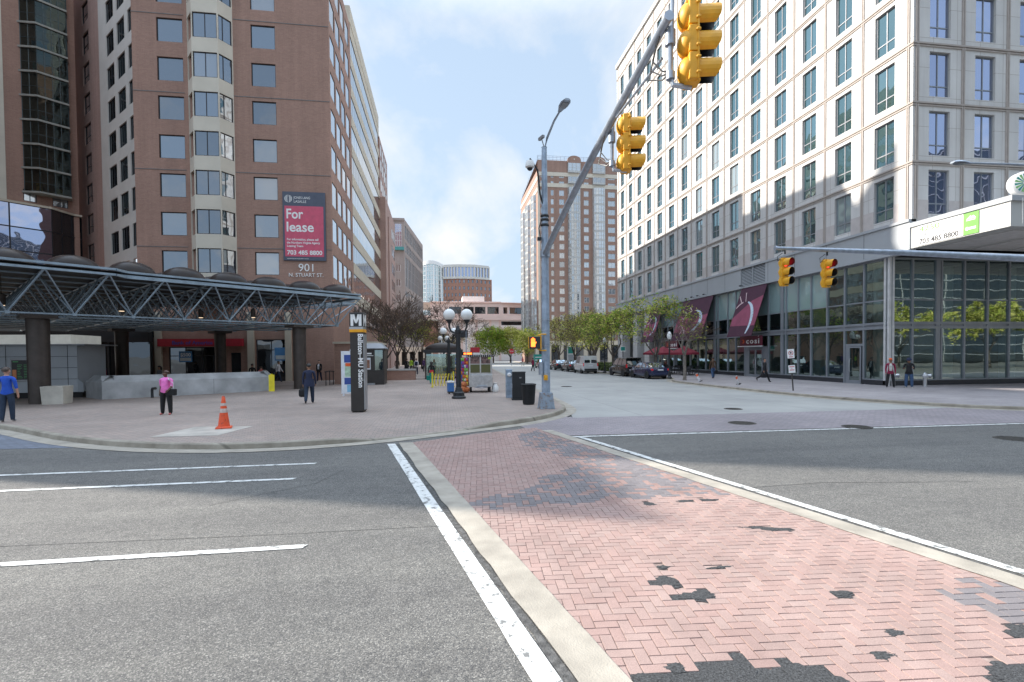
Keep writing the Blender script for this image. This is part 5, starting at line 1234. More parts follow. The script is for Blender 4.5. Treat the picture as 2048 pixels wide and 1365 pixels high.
signal('traffic_signal', 'biggest yellow signal head at the top edge, seen from behind', (pb.x+.43, pb.y-.05, pb.z+.3), R(78), False, .3, TG)
# pedestrian signal on the pole
t = thing('pedestrian_signal', 'black pedestrian signal showing an orange hand, in a yellow frame on the pole', 'pedestrian signal', (3.58, 18.72, 2.55), R(-4))
b = MB(); b.box((0, 0, .14), (.5, .22, .46)); b.done('housing', 'black_paint', t, bevel=.02)
b = MB(); b.path([(.1, .0, .4), (.25, .03, .46), (.45, .1, .46)], .025, 8); b.path([(.1, .0, -.1), (.25, .03, -.16), (.45, .1, -.16)], .025, 8); b.bx(.2, .24, -.13, .13, -.1, .4); b.bx(-.26, -.23, -.12, -.08, -.08, .36); b.done('bracket', 'signal_yellow', t)
mat('hand_orange', (1., .16, .02), .4, emis=2.2); b = MB(); y = -.115
for x, z0, z1 in ((-.14, .16, .29), (-.1, .16, .325), (-.06, .16, .32), (-.02, .16, .29)): b.bx(x-.016, x+.016, y-.004, y, z0, z1)
b.bx(-.158, .0, y-.004, y, -.02, .17); b.obox((-.0, y-.004, .06), (.05, 0, .09), (0, .004, 0), (-.025, 0, .03)); b.done('hand_symbol', 'hand_orange', t)
# second mast arm from the right
TQ = thing('signal_pole', 'signal pole standing past the right edge, its long arm holding two red lights', 'signal pole', (26, 16.2, .13))
b = MB(); b.lathe([(.2, 0), (.16, 6), (.12, 9.2)], n=12); b.done('shaft', 'galv_blue', TQ)
b = MB(); b.path([(0, 0, 5.55), (-4, .5, 5.75), (-8, 1.0, 5.95), (-13.05, 1.62, 6.15)], [.17, .14, .11, .065], 12); b.lathe([(.001, 0), (.09, 0), (.09, .05), (.001, .05)], (-13.05, 1.62, 6.15), 10, 0, (-1, .1, 0)); b.done('mast_arm', 'galv', TQ, smooth=True)
b = MB(); b.path([(0, 0, 8.6), (-1.5, .1, 9.2), (-4, .45, 9.35), (-5.6, .65, 9.4)], [.06, .05, .04, .035], 8); b.done('lamp_arm', 'galv', TQ, smooth=True); cobra(TQ, (-5.5, .65, 9.38), (-1, .08, .03))
for dx, lab in ((-12.7, 'red traffic light at the tip of the right mast arm'), (-11.05, 'red traffic light nearer the middle of the right mast arm')):
    s = (-dx-8)/5.05; z = 5.95+.2*s-.22; x, y = 26+dx, 16.2+1.0+.62*s
    signal('traffic_signal', lab, (x, y-.0, z-.02), R(14), True, .1, TG)
    b = MB(); b.tube((dx, 1.0+.62*s, z-.0), (dx, 1.0+.62*s, z+.22-.13+.05), .03); b.path([(dx-.1, 1.0+.62*s, z+.05), (dx-.32, 1.0+.62*s, z-.1), (dx-.3, 1.0+.62*s, z-.28), (dx-.08, 1.05+.62*s, z-.1)], .014, 5); b.done('hanger', 'black_metal', TQ)

# twin globe lamps on the plaza
mat('globe_white', (.78, .79, .78), .35, var=.02)
LG = 'twin globe street lamps along the plaza'
def globe_lamp():
    t = thing('twin_globe_lamp', '', 'street lamp', (0, 0, .15), 0, LG)
    b = MB(); b.lathe([(.34, 0), (.34, .08), (.27, .14), (.27, .28), (.2, .34), (.15, .5), (.13, .55), (.125, 1.6), (.105, 3.1), (.13, 3.14), (.13, 3.3), (.09, 3.38), (.04, 3.5), (.01, 3.55)], n=12); b.done('post', 'black_metal', t)
    for s in (-1, 1):
        b = MB(); b.path([(0, 0, 3.2), (s*.18, 0, 3.16), (s*.34, 0, 3.25), (s*.42, 0, 3.45), (s*.42, 0, 3.68)], [.06, .05, .05, .05, .06], 8); b.lathe([(.05, 3.6), (.14, 3.74), (.15, 3.8)], (s*.42, 0, 0), 14); b.done('arm', 'black_metal', t, smooth=True)
        b = MB(); b.sphere((s*.42, 0, 4.03), .28, 24, 16); b.done('globe', 'globe_white', t, smooth=True)
    return t
l0 = globe_lamp()
for i, (x, y, rz, lab) in enumerate(((.88, 24.2, 0, 'nearest twin globe lamp, its black post standing in front of the food cart'), (.72, 41, .15, 'second twin globe lamp from the camera, behind the bus shelter'), (.45, 58.5, -.3, 'third twin globe lamp, small between bare branches'), (.6, 75, .1, 'farthest twin globe lamp down the plaza'))):
    o = l0 if i == 0 else copy_tree(l0); o.location = (x, y, .15); o.rotation_euler = (0, 0, rz); o['label'] = lab
# single globe lamps on the right pavement
def post_lamp():
    t = thing('acorn_lamp', '', 'street lamp', (0, 0, .13), 0, 'single lamps on the right pavement')
    b = MB(); b.lathe([(.2, 0), (.2, .1), (.12, .2), (.1, .6), (.06, .7), (.05, 3.2), (.08, 3.25)], n=10); b.done('post', 'black_metal', t)
    b = MB(); b.lathe([(.1, 3.25), (.2, 3.45), (.2, 3.6), (.12, 3.8), (.03, 3.9)], n=14); b.done('globe', 'globe_white', t, smooth=True); return t
a0 = post_lamp()
for i, (x, y, lab) in enumerate(((18.75, 39.0, 'single lamp post behind the bare tree and blue saloon'), (18.0, 53.2, 'single lamp post between the white van and the dark people carrier'))):
    o = a0 if i == 0 else copy_tree(a0); o.location = (x, y, .13); o['label'] = lab

# food cart and its things
mat('steel_sheet', (.5, .5, .5), .3, .85, var=.2, scale=6); mat('olive_panel', (.1, .1, .035), .6); mat('cart_window', (.16, .09, .085), .15, var=.8, scale=9)
FC = thing('food_cart', 'stainless street food cart with four small windows on the plaza', 'food cart', (2.25, 28.2, .15), R(-3))
b = MB(); b.bx(-.66, .66, -.5, 1.0, .3, 1.0); b.bx(-.64, .64, -.46, 1.0, 1.0, 2.02); b.done('body', 'steel_sheet', FC, bevel=.02)
b = MB(); b.bx(-.72, .72, -.55, 1.05, 2.02, 2.08); b.done('roof', 'steel_sheet', FC)
b = MB()
for k in range(12): b.bx(-.7+.118*k, -.7+.118*k+.08, -.565, -.55, 1.98, 2.1)
b.done('valance', 'black_paint', FC)
for x in (-.56, .03):
    for z, h, m in ((1.6, .38, 'cart_window'), (1.1, .46, 'olive_panel')):
        b = MB(); b.bx(x, x+.52, -.478, -.462, z, z+h); b.done('window', m, FC)
b = MB(); b.bx(.42, .58, -.485, -.478, 1.85, 1.96); b.done('price_tag', mat('tag_lime', (.55, .75, .1), .5), FC)
b = MB(); 
for k in range(13):
    a = R(200+140*k/12); b.obox((.0+.05*math.cos(a), -.503, .92+.05*math.sin(a)), (.55*math.cos(a), 0, .5*max(-1, math.sin(a))), (0, -.004, 0), (-.012*math.sin(a), 0, .012*math.cos(a)))
b.done('pressed_rays', 'band_silver', FC)
b = MB(); b.bx(-.2, .35, -.7, -.5, .34, .39); b.path([(-.3, -.55, .3), (0, -.7, .26), (.4, -.66, .3)], .02, 6); b.done('tow_shelf', 'galv', FC)
for x in (-.55, .5):
    for y in (-.3, .8): b = MB(); b.lathe([(.001, -.06), (.15, -.06), (.17, -.03), (.17, .03), (.15, .06), (.001, .06)], (x, y, .17), 16, 0, (1, 0, 0)); b.done('wheel', 'tyre', FC, smooth=True)
SR = thing('snack_rack', 'tall rack of colourful snack bags at the left side of the food cart', 'rack', (1.22, 28.3, .15), R(-58))
b = MB(); b.bx(-.62, .62, 0, .06, .35, 1.95); b.done('backboard', mat('rack_board', (.25, .1, .06), .7), SR)
for k, c in enumerate(((.75, .6, .05), (.5, .03, .04), (.05, .1, .4), (.7, .2, .02), (.3, .05, .3), (.65, .65, .6), (.2, .45, .1))): mat('snack_%d' % k, c, .35, var=.35, scale=12)
packs = [MB().add([(-.075, 0, .0), (.075, 0, .0), (.06, -.05, .09), (-.06, -.05, .09), (-.075, 0, .17), (.075, 0, .17)], [(0, 1, 2, 3), (3, 2, 5, 4), (0, 3, 4), (1, 5, 2)]).mesh('snack_bag', 'snack_%d' % k) for k in range(7)]
for r in range(8):
    for c in range(7):
        o = bpy.data.objects.new('snack_bag', packs[random.randrange(7)]); COL.objects.link(o); o.location = (1.22, 28.3, .15); o.rotation_euler = (0, 0, R(-58))
        o.location = V((1.22, 28.3, .15))+Matrix.Rotation(R(-58), 3, 'Z') @ V((-.52+.173*c, -.01, .42+.19*r)); tag(o, 'small bright snack bag hanging on the rack beside the food cart', 'snack bag', 'snack bags on the cart rack')
t = thing('cool_box', 'blue cool box with pale lid stacked beside the lamp post', 'cool box', (.55, 27.2, .15), .2)
mat('box_blue', (.05, .16, .4), .5); b = MB(); b.bx(-.16, .16, -.2, .2, .12, .6); b.done('body', 'box_blue', t, bevel=.03); b = MB(); b.bx(-.17, .17, -.21, .21, .6, .7); b.done('lid', 'white_paint', t, bevel=.03)
b = MB()
for x in (-.12, .12): b.lathe([(.001, -.03), (.06, -.03), (.06, .03), (.001, .03)], (x, -.2, .06), 10, 0, (1, 0, 0))
b.bx(-.15, .15, -.16, .16, .06, .12); b.done('wheel_base', 'tyre', t)
t = thing('onion_sack', 'orange net sacks heaped under the snack rack', 'sack', (1.2, 27.55, .15)); b = MB()
for x, y, z, r in ((0, 0, .2, .24), (.22, .1, .18, .2), (.08, .05, .46, .2)): b.sphere((x, y, z), r, 12, 8, 0, (1, 1, .85))
b.done('sack', mat('sack_orange', (.4, .12, .04), .8, var=.5, scale=14), t, smooth=True)
t = thing('plastic_bag', 'white plastic bag standing at the right side of food cart', 'bag', (3.05, 27.9, .15)); b = MB(); b.lathe([(.16, 0), (.2, .08), (.18, .3), (.1, .45), (.14, .52)], n=14); b.done('bag', 'white_paint', t, smooth=True)
# accordion barrier
t = thing('folding_barrier', 'yellow folding lattice barrier standing beside the cool box', 'barrier', (.15, 33.2, .15), R(12)); b = MB()
for k in range(6):
    x = -.62+k*.22; b.obox((x, -.03, .06), (.14, 0, .82), (0, .02, 0), (.045, 0, 0)); b.obox((x+.14, -.0, .06), (-.14, 0, .82), (0, .02, 0), (.045, 0, 0), 1)
b.done('lattice', ['safety_yellow', mat('barrier_shade', (.5, .34, .01), .5)], t); b = MB()
for x in (-.68, .74): b.bx(x-.03, x+.03, -.05, .05, 0, 1.0); b.bx(x-.04, x+.04, -.25, .25, 0, .05)
b.done('end_post', 'safety_yellow', t)
# bus shelter
BS = thing('bus_shelter', 'dark bus shelter with domed roof and glass sides behind the food cart', 'bus shelter', (.3, 45, .15))
for x in (-1.55, 1.55):
    for y in (-.8, .8): b = MB(); b.bx(x-.06, x+.06, y-.06, y+.06, 0, 2.3); b.done('post', 'brown_steel', BS)
b = MB(); b.bx(-1.7, 1.7, -.95, .95, 2.3, 2.58); b.done('fascia', 'black_paint', BS)
b = MB(); b.lathe([(1.3*math.cos(a), .62*math.sin(a)) for a in [math.pi/2*k/8 for k in range(8)]]+[(.001, .62)], (0, 0, 2.58), 28, 0, None, 1.25, .72); b.done('dome_roof', 'dome_smoked', BS, smooth=True)
b = MB(); b.quad((-1.5, .78, .25), (1.5, .78, .25), (1.5, .78, 2.2), (-1.5, .78, 2.2)); b.done('pane', 'glass_shop', BS); b = MB(); b.quad((-1.5, -.78, .25), (1.5, -.78, .25), (1.5, -.78, 2.2), (-1.5, -.78, 2.2)); b.done('pane', 'glass_shop', BS); b = MB(); b.bx(-1.2, 1.2, .2, .6, .4, .48); b.bx(-1.1, -1.0, .2, .6, 0, .4); b.bx(1, 1.1, .2, .6, 0, .4); b.done('bench', 'brown_steel', BS)
# signs by the shelter
t = thing('bus_stop_sign', 'blank dark back of a bus stop board on a thin pole behind the lamp', 'sign', (1.75, 33.6, .15)); b = MB(); b.tube((0, 0, 0), (0, 0, 3.9), .035); b.done('pole', 'galv', t); b = MB(); b.bx(-.75, .12, -.03, .0, 3.25, 3.75); b.done('board', 'soffit_dark', t)
t = thing('red_notice_sign', 'red and white notice board raised above the food cart', 'sign', (3.25, 46, .15)); b = MB(); b.tube((0, 0, 0), (0, 0, 2.0), .04); b.done('pole', 'galv', t); b = MB(); b.bx(-.42, .42, -.04, .04, 1.75, 2.3); b.done('white_panel', 'white_paint', t); b = MB(); b.bx(-.48, .38, -.05, .03, 2.3, 2.78); b.done('red_panel', 'bank_red', t)
t = thing('orange_lit_sign', 'small dark box showing an orange lit strip beside the shelter roof', 'sign', (2.4, 44.8, .15)); b = MB(); b.tube((0, 0, 0), (0, 0, 2.35), .04); b.bx(-.5, .5, -.08, .08, 2.05, 2.35); b.done('box', 'black_paint', t); b = MB(); b.bx(-.3, .42, -.09, -.08, 2.13, 2.28); b.done('display', 'hand_orange', t)
# cabinets and bin by the pole
t = thing('meter_pedestal', 'pale blue grey electric meter pedestal beside the black cabinet', 'meter box', (3.3, 24.0, .15)); b = MB(); b.bx(-.15, .15, -.14, .14, 0, 1.38); b.bx(-.16, .16, -.15, .15, .62, .66); b.bx(-.12, .35, -.2, .15, 0, .1); b.done('box', 'galv_blue', t, bevel=.015); b = MB(); b.lathe([(.001, 0), (.1, 0), (.1, .05), (.07, .09), (.001, .09)], (0, -.14, 1.12), 16, 0, (0, -1, 0)); b.done('meter', 'white_paint', t, smooth=True)
t = thing('control_cabinet', 'tall black signal control cabinet between meter pedestal and litter bin', 'cabinet', (3.6, 22.9, .15), R(-6)); b = MB(); b.bx(-.3, .3, -.28, .28, .06, 1.26); b.bx(-.32, .32, -.3, .3, 1.26, 1.3); b.bx(-.33, .33, -.33, .33, 0, .06); b.done('box', 'black_metal', t, bevel=.012); b = MB(); b.bx(.02, .12, -.29, -.28, 1.0, 1.06); b.done('label_plate', 'band_silver', t); b = MB(); b.bx(-.36, -.3, -.2, -.05, .55, .75); b.done('handle', 'galv', t); b = MB(); b.bx(-.26, .26, -.29, -.28, .12, 1.2); b.done('door', 'black_metal', t)
t = thing('litter_bin', 'round black slatted litter bin at the kerb corner', 'litter bin', (3.66, 20.6, .15)); b = MB()
for k in range(32):
    a = 2*math.pi*k/32; p0 = V((.235*math.cos(a), .235*math.sin(a), .06)); p1 = V((.29*math.cos(a), .29*math.sin(a), .8)); t_ = V((-math.sin(a), math.cos(a), 0))*.036; r_ = V((math.cos(a), math.sin(a), 0))*.012; b.obox(p0, t_, r_, p1-p0)
b.done('slat', 'black_metal', t); b = MB(); b.lathe([(.22, 0), (.24, .06), (.22, .06)], n=24); b.lathe([(.28, .8), (.32, .82), (.32, .86), (.27, .87), (.26, .8)], n=28); b.done('rim', 'black_metal', t); b = MB(); b.lathe([(.2, .05), (.245, .8)], n=20); b.done('liner', 'soffit_dark', t)
# right pavement
def no_park():
    t = thing('parking_sign', 'leaning post with two white no parking plates on the right pavement', 'sign', (19.12, 24.85, .13), R(-15)); t.rotation_euler = (R(0), R(-4), R(-18))
    b = MB(); b.bx(-.03, .03, -.0, .04, 0, 2.3); b.done('post', 'iron', t)
    for z, w, h in ((1.78, .36, .5), (.98, .34, .42)): b = MB(); b.bx(-w/2, w/2, -.02, -.004, z, z+h); b.done('plate', 'white_paint', t, bevel=.004)
    mat('sign_red', (.55, .02, .03), .5); b = MB(); n = 24
    for i in range(n):
        a0, a1 = 2*math.pi*i/n, 2*math.pi*(i+1)/n; p = lambda a, r: (r*math.cos(a), -.024, 2.07+r*math.sin(a)); b.quad(p(a0, .1), p(a0, .125), p(a1, .125), p(a1, .1))
    b.obox((-.09, -.026, 2.15), (.18, 0, -.17), (0, .003, 0), (.015, 0, .018))
    for x0, x1, z in ((-.13, .13, 1.3), (-.12, .12, 1.12), (-.1, .1, 1.84)): b.bx(x0, x1, -.024, -.02, z, z+.035)
    b.done('red_marks', 'sign_red', t); text('P', .17, 'letter_black', t, (-.05, -.023, 2.01), (1, 0, 0), (0, -1, 0), bold=.006)
    text('2', .1, 'sign_red', t, (-.03, -.023, 1.19), (1, 0, 0), (0, -1, 0))
no_park()
for x, y, lab in ((26.75, 26.25, 'short steel standpipe just behind the man in the orange cap'), (28.2, 25.6, 'short steel standpipe with twin caps right of the two men')):
    t = thing('standpipe', lab, 'standpipe', (x, y, .13)); b = MB(); b.lathe([(.1, 0), (.09, .55), (.14, .58), (.14, .72), (.08, .8), (.02, .86)], n=14); b.done('pipe', 'rim', t, smooth=True)
    for s in (-1, 1): b = MB(); b.lathe([(.1, 0), (.13, .12), (.13, .2), (.001, .22)], (s*.08, -.05, .66), 12, 0, (s*.6, -.8, 0)); b.done('cap', 'rim', t, smooth=True)
mat('bike_white', (.65, .65, .66), .4)
for x, y, rz, lab in ((19.4, 30.4, .5, 'small wheel guard stake with white and orange band on kerb near the suited walker'), (18.9, 34.4, -.4, 'small stake with white and orange band at the foot of the bare tree')):
    t = thing('kerb_stake', lab, 'stake', (x, y, .13), rz); t.rotation_euler = (R(0), R(-22), rz); b = MB(); b.bx(-.07, .07, -.02, .02, 0, .62); b.done('stake', 'bike_white', t); b = MB(); b.bx(-.075, .075, -.025, .025, .42, .6); b.done('band', 'orange', t); b = MB(); b.bx(-.2, .2, -.12, .12, 0, .03); b.done('foot', 'tyre', t)
# parasols, tables, chairs of the cafe
mat('parasol_red', (.22, .02, .04), .8)
def parasol():
    t = thing('cafe_parasol', '', 'parasol', (0, 0, .13), 0, 'dark red parasols of the pavement cafe')
    b = MB(); b.tube((0, 0, 0), (0, 0, 2.75), .025); b.done('pole', 'frame_grey', t); b = MB(); b.lathe([(.25, 0), (.25, .06), (.06, .1)], n=14); b.done('base', 'black_metal', t)
    b = MB(); n = 8
    for i in range(n):
        a0, a1 = 2*math.pi*i/n, 2*math.pi*(i+1)/n; p = lambda a, r, z: (r*math.cos(a), r*math.sin(a), z); b.add([(0, 0, 2.8), p(a0, 1.45, 2.15), p(a1, 1.45, 2.15), p(a0, 1.47, 1.95), p(a1, 1.47, 1.95)], [(0, 1, 2), (1, 3, 4, 2)])
    b.done('canopy', 'parasol_red', t); return t
p0 = parasol()
for i, (x, y, lab) in enumerate(((23.4, 45.6, 'dark red cafe parasol nearest the glass doors'), (22.7, 48.6, 'dark red cafe parasol in the middle, in front of bare tree'), (23.6, 52.2, 'dark red cafe parasol deepest along the shop front'))):
    o = p0 if i == 0 else copy_tree(p0); o.location = (x, y, .13); o.rotation_euler = (0, 0, .3*i); o['label'] = lab
def cafe_table():
    t = thing('cafe_table', 'small round black cafe table under the dark red parasols', 'table', (0, 0, .13), 0, 'tables of the pavement cafe'); b = MB(); b.lathe([(.001, .72), (.35, .72), (.35, .75), (.001, .75)], n=20); b.done('tabletop', 'black_metal', t); b = MB(); b.tube((0, 0, 0), (0, 0, .72), .03); b.lathe([(.22, 0), (.2, .03), (.03, .05)], n=12); b.done('leg', 'black_metal', t); return t
def cafe_chair():
    t = thing('cafe_chair', 'black metal cafe chair at the tables under the parasols', 'chair', (0, 0, .13), 0, 'chairs of the pavement cafe'); b = MB(); b.bx(-.21, .21, -.2, .2, .44, .47); b.done('seat', 'black_metal', t)
    b = MB(); b.bx(-.2, .2, .19, .21, .6, .86); b.bx(-.2, -.17, .18, .21, .45, .86); b.bx(.17, .2, .18, .21, .45, .86); b.done('backrest', 'black_metal', t)
    for x in (-.18, .18):
        for y in (-.17, .17): b = MB(); b.tube((x, y, .44), (x*1.15, y*1.15, 0), .015, n=6); b.done('leg', 'black_metal', t)
    return t
T0, C0_ = cafe_table(), cafe_chair(); first = True
for i, (x, y) in enumerate(((23.2, 44.2), (24.4, 46.3), (23.0, 47.4), (24.3, 49.3), (23.2, 51), (24.5, 53))):
    o = T0 if i == 0 else copy_tree(T0); o.location = (x, y, .13)
    for k in range(3):
        a = 2.1*k+i; c = C0_ if first else copy_tree(C0_); first = False; c.location = (x+.62*math.cos(a), y+.62*math.sin(a), .13); c.rotation_euler = (0, 0, a-math.pi/2)
# green signs and street signs far off
mat('sign_teal', (.02, .3, .25), .5)
t = thing('green_street_sign', 'green bordered square sign on a dark pole at the end of the limestone building', 'sign', (18.75, 49.6, .13)); b = MB(); b.tube((0, 0, 0), (0, 0, 2.75), .04); b.done('pole', 'black_metal', t); b = MB(); b.bx(-.26, .26, -.03, .0, 2.3, 2.85); b.done('plate', 'white_paint', t); b = MB(); b.bx(-.22, .22, -.035, -.03, 2.42, 2.8); b.done('emblem', 'sign_teal', t)
t = thing('stop_sign', 'far red octagonal stop sign on a post before the sunlit cross street', 'sign', (13.2, 92, .13)); b = MB(); b.tube((0, 0, 0), (0, 0, 2.4), .05); b.done('post', 'galv', t); b = MB(); b.lathe([(.001, 0), (.5, 0), (.5, .04), (.001, .04)], (0, -.06, 2.7), 8, 0, (0, -1, 0)); b.done('plate', 'sign_red', t); text('STOP', .3, 'letter_white', t, (-.36, -.11, 2.58), (1, 0, 0), (0, -1, 0), width=.72)
t = thing('advertising_pillar', 'tall white and green panel under the trees behind the dark saloons', 'sign', (20.2, 76, .13)); b = MB(); b.bx(-.55, .55, -.1, .1, 0, 3.4); b.done('panel', 'white_paint', t); b = MB(); b.bx(-.42, .42, -.12, -.1, 2.2, 3.2); b.done('green_field', 'sign_teal', t); b = MB(); b.bx(-.42, .42, -.12, -.1, .5, 2.0); b.done('picture', 'panel_grey', t)
t = thing('green_news_box', 'green shop booth with white strips by the far crossing', 'kiosk', (17.6, 89, .13)); b = MB(); b.bx(-.75, .75, -.6, .6, 0, 2.1); b.done('body', 'sign_teal', t); b = MB()
for z in (.5, 1.0, 1.5): b.bx(-.65, .65, -.62, -.6, z, z+.14)
b.done('shelf', 'white_paint', t)
t = thing('hedge', 'clipped green hedge along the planting strip under the right trees', 'hedge', (20.4, 62, .13)); b = MB()
for k in range(2600):
    x, y, z = random.uniform(-.7, .7), random.uniform(-8, 8), random.uniform(.05, 1.0); s = random.uniform(.06, .13); u = V((random.gauss(0, 1), random.gauss(0, 1), random.gauss(0, 1))).normalized(); v = u.orthogonal().normalized(); p = V((x, y, z)); b.quad(p-u*s-v*s*.6, p+u*s-v*s*.6, p+u*s+v*s*.6, p-u*s+v*s*.6)
b.done('foliage', mat('hedge_green', (.075, .11, .02), .7, var=.4), t); b = MB(); b.bx(-.5, .5, -7.8, 7.8, 0, .7); b.done('stem_mass', mat('hedge_core', (.03, .045, .015), .9), t)
# ================================================================ vehicles
mat('headlight', (.7, .72, .75), .1); mat('taillight', (.45, .01, .015), .15, emis=.15); mat('plate_white', (.7, .7, .72), .4)
def paint(name, c): return mat(name, c, .25, .25, var=.04, coat=.8)
paint('paint_blue', (.012, .022, .075)); paint('paint_black', (.015, .015, .017)); paint('paint_white', (.72, .73, .74)); paint('paint_slate', (.03, .035, .045)); paint('paint_red', (.22, .01, .02)); paint('paint_charcoal', (.05, .05, .055))
def car(name, label, loc, rz, pm, kind, group='cars parked along the right kerb'):
    """nose towards local +Y"""
    t = thing(name, label, {'van': 'van', 'mpv': 'car'}.get(kind, 'car'), loc, rz, group)
    if kind == 'saloon': Ln, W, H, st = 4.6, 1.78, 1.45, [(-2.3, .42, .82, .78), (-2.2, .3, .98, .92), (-1.7, .26, 1.03, .98), (-.9, .22, .99, 1), (.7, .22, .95, 1), (1.5, .24, .86, .97), (2.1, .28, .74, .88), (2.3, .38, .62, .72)]; gh = (-1.75, -.95, .35, 1.15, .98, .94); wb = (-1.38, 1.38); wr = .33
    if kind == 'mpv': Ln, W, H, st = 4.8, 1.88, 1.78, [(-2.4, .5, .95, .86), (-2.32, .36, 1.1, .96), (-1.6, .3, 1.12, 1), (0, .28, 1.08, 1), (1.0, .28, 1.05, 1), (1.7, .3, .98, .97), (2.25, .34, .84, .88), (2.4, .45, .7, .74)]; gh = (-2.34, -2.05, .35, 1.3, 1.1, 1.04); wb = (-1.5, 1.45); wr = .37
    if kind == 'van': Ln, W, H, st = 4.6, 1.8, 2.02, [(-2.3, .42, 1.15, .95), (-2.25, .32, 1.16, .99), (-1.5, .3, 1.14, 1), (.4, .28, 1.1, 1), (1.1, .28, 1.06, 1), (1.7, .3, .96, .97), (2.15, .34, .82, .88), (2.3, .45, .68, .74)]; gh = (-2.27, -2.17, .45, 1.45, 1.14, 1.05); wb = (-1.45, 1.45); wr = .33
    hw = W/2; b = MB(); vs = []; NP = 10
    for y, z0, z1, k in st:
        w = hw*k
        for x, z in ((-w*.86, z0), (-w, z0+.14), (-w*1.0, z0+.3+(z1-z0-.3)*.45), (-w*.97, z1-.09), (-w*.86, z1), (w*.86, z1), (w*.97, z1-.09), (w*1.0, z0+.3+(z1-z0-.3)*.45), (w, z0+.14), (w*.86, z0)): vs.append((x, y, z))
    n = len(st); fs = [(i*NP+k, i*NP+(k+1) % NP, (i+1)*NP+(k+1) % NP, (i+1)*NP+k) for i in range(n-1) for k in range(NP)]+[tuple(range(NP)), tuple(range((n-1)*NP, n*NP))[::-1]]
    b.add(vs, fs)
    y0, y1, y2, y3, zb, zf = gh; wb0, wt = hw*.9, hw*(.74 if kind == 'saloon' else .8)
    wtr = wt if kind == 'saloon' else hw*.82
    gv = [(-wb0, y0, zb), (wb0, y0, zb), (wb0, y3, zf), (-wb0, y3, zf), (-wtr, y1, H-.03), (wtr, y1, H-.03), (wt, y2, H-.03), (-wt, y2, H-.03), (-wtr*.8, y1+.12, H), (wtr*.8, y1+.12, H), (wt*.8, y2-.12, H), (-wt*.8, y2-.12, H)]
    b.add(gv, [(0, 1, 5, 4), (1, 2, 6, 5), (2, 3, 7, 6), (3, 0, 4, 7), (4, 5, 9, 8), (5, 6, 10, 9), (6, 7, 11, 10), (7, 4, 8, 11), (8, 9, 10, 11)])
    for s in (-1, 1):
        for y in wb: b.lathe([(.001, 0), (wr+.07, 0), (wr+.07, .02), (.001, .02)], (s*(hw-.03), y, wr+.02), 18, 1, (s, 0, 0))
    b.bx(-hw*.8, hw*.8, -Ln/2+.3, Ln/2-.3, .2, .34, 1)
    b.done('body', [pm, 'black_paint'], t, smooth=True, bevel=.025, sharp=38)
    def pane(nm, q, out, ins=(.1, .12), m='glass_car'):
        q = [V(p) for p in q]; c = sum(q, V())/4; out = V(out); a = [p.lerp(c, ins[0])+out*.012 for p in q]; o = MB(); o.quad(*a); o.done(nm, m, t)
    G = [V(p) for p in gv]
    pane('rear_window', (G[1], G[0], G[4], G[5]), (0, -1, .4), (.12, 0)) if kind != 'van' else [pane('rear_window', (V((s*.06, y0, 1.2)), V((s*.74, y0, 1.2)), V((s*.68, y1, 1.78)), V((s*.06, y1, 1.78))), (0, -1, .1), (.06, 0)) for s in (-1, 1)]
    pane('windscreen', (G[2], G[3], G[7], G[6]), (0, 1, .5), (.08, 0))
    for s, (a, c, d, e) in ((1, (G[1], G[2], G[6], G[5])), (-1, (G[3], G[0], G[4], G[7]))):
        k = 3 if kind == 'mpv' else 2
        A, B_, C_, D_ = (a, c, d, e) if s > 0 else (c, a, e, d)   # rear-bottom, front-bottom, front-top, rear-top
        cuts = (0, .34, .64, 1) if kind == 'mpv' else (0, .46, 1)
        for i in range(len(cuts)-1):
            if kind == 'van' and i == 0: continue
            f0, f1 = cuts[i], cuts[i+1]; pane('side_window', (A.lerp(B_, f0), A.lerp(B_, f1), D_.lerp(C_, f1), D_.lerp(C_, f0)), (s, 0, .2), (.13, 0))
    for s in (-1, 1):
        for y in wb:
            o = MB(); o.lathe([(wr*.62, -.1), (wr*.95, -.1), (wr, -.05), (wr, .06), (wr*.94, .1), (wr*.62, .1)], (s*(hw-.1), y, wr), 24, 0, (s, 0, 0)); w = o.done('wheel', 'tyre', t, smooth=True)
            g = MB(); g.lathe([(.001, .085), (.06, .09), (.08, .06), (wr*.5, .075), (wr*.62, .1), (wr*.62, .0)], (s*(hw-.1), y, wr), 20, 0, (s, 0, 0))
            for q in range(5):
                a = 2*math.pi*q/5; g.obox(V((s*(hw-.02), y, wr)), (s*.012, 0, 0), V((0, math.cos(a), math.sin(a)))*wr*.6, V((0, -math.sin(a), math.cos(a)))*.05)
            r = g.done('rim', 'rim', None, smooth=True); r.parent = w
        zl = .84 if kind == 'saloon' else 1.0; yr = -Ln/2
        o = MB(); (o.bx(s*hw*.92-.16 if s > 0 else -hw*.92-.0, s*hw*.92 if s > 0 else -hw*.92+.16, yr-.0, yr+.25, zl-.1, zl+.06) if kind == 'saloon' else o.bx(min(s*hw*.84, s*hw*.96), max(s*hw*.84, s*hw*.96), yr-.02, yr+.12, .85, 1.2)); o.done('taillight', 'taillight', t, bevel=.02)
        o = MB(); o.bx(min(s*hw*.5, s*hw*.82), max(s*hw*.5, s*hw*.82), Ln/2-.32, Ln/2-.08, .6, .72); o.done('headlight', 'headlight', t, bevel=.02)
        o = MB(); o.box((s*(hw+.06), .85 if kind != 'van' else 1.0, zf+.06), (.18, .1, .14)); o.done('wing_mirror', pm, t, bevel=.03)
        o = MB()
        for yy in (-.55, .45): o.box((s*(hw*.985), yy, .86 if kind == 'saloon' else .95), (.04, .16, .03))
        o.done('door_handle', 'rim' if pm != 'paint_white' else 'black_paint', t)
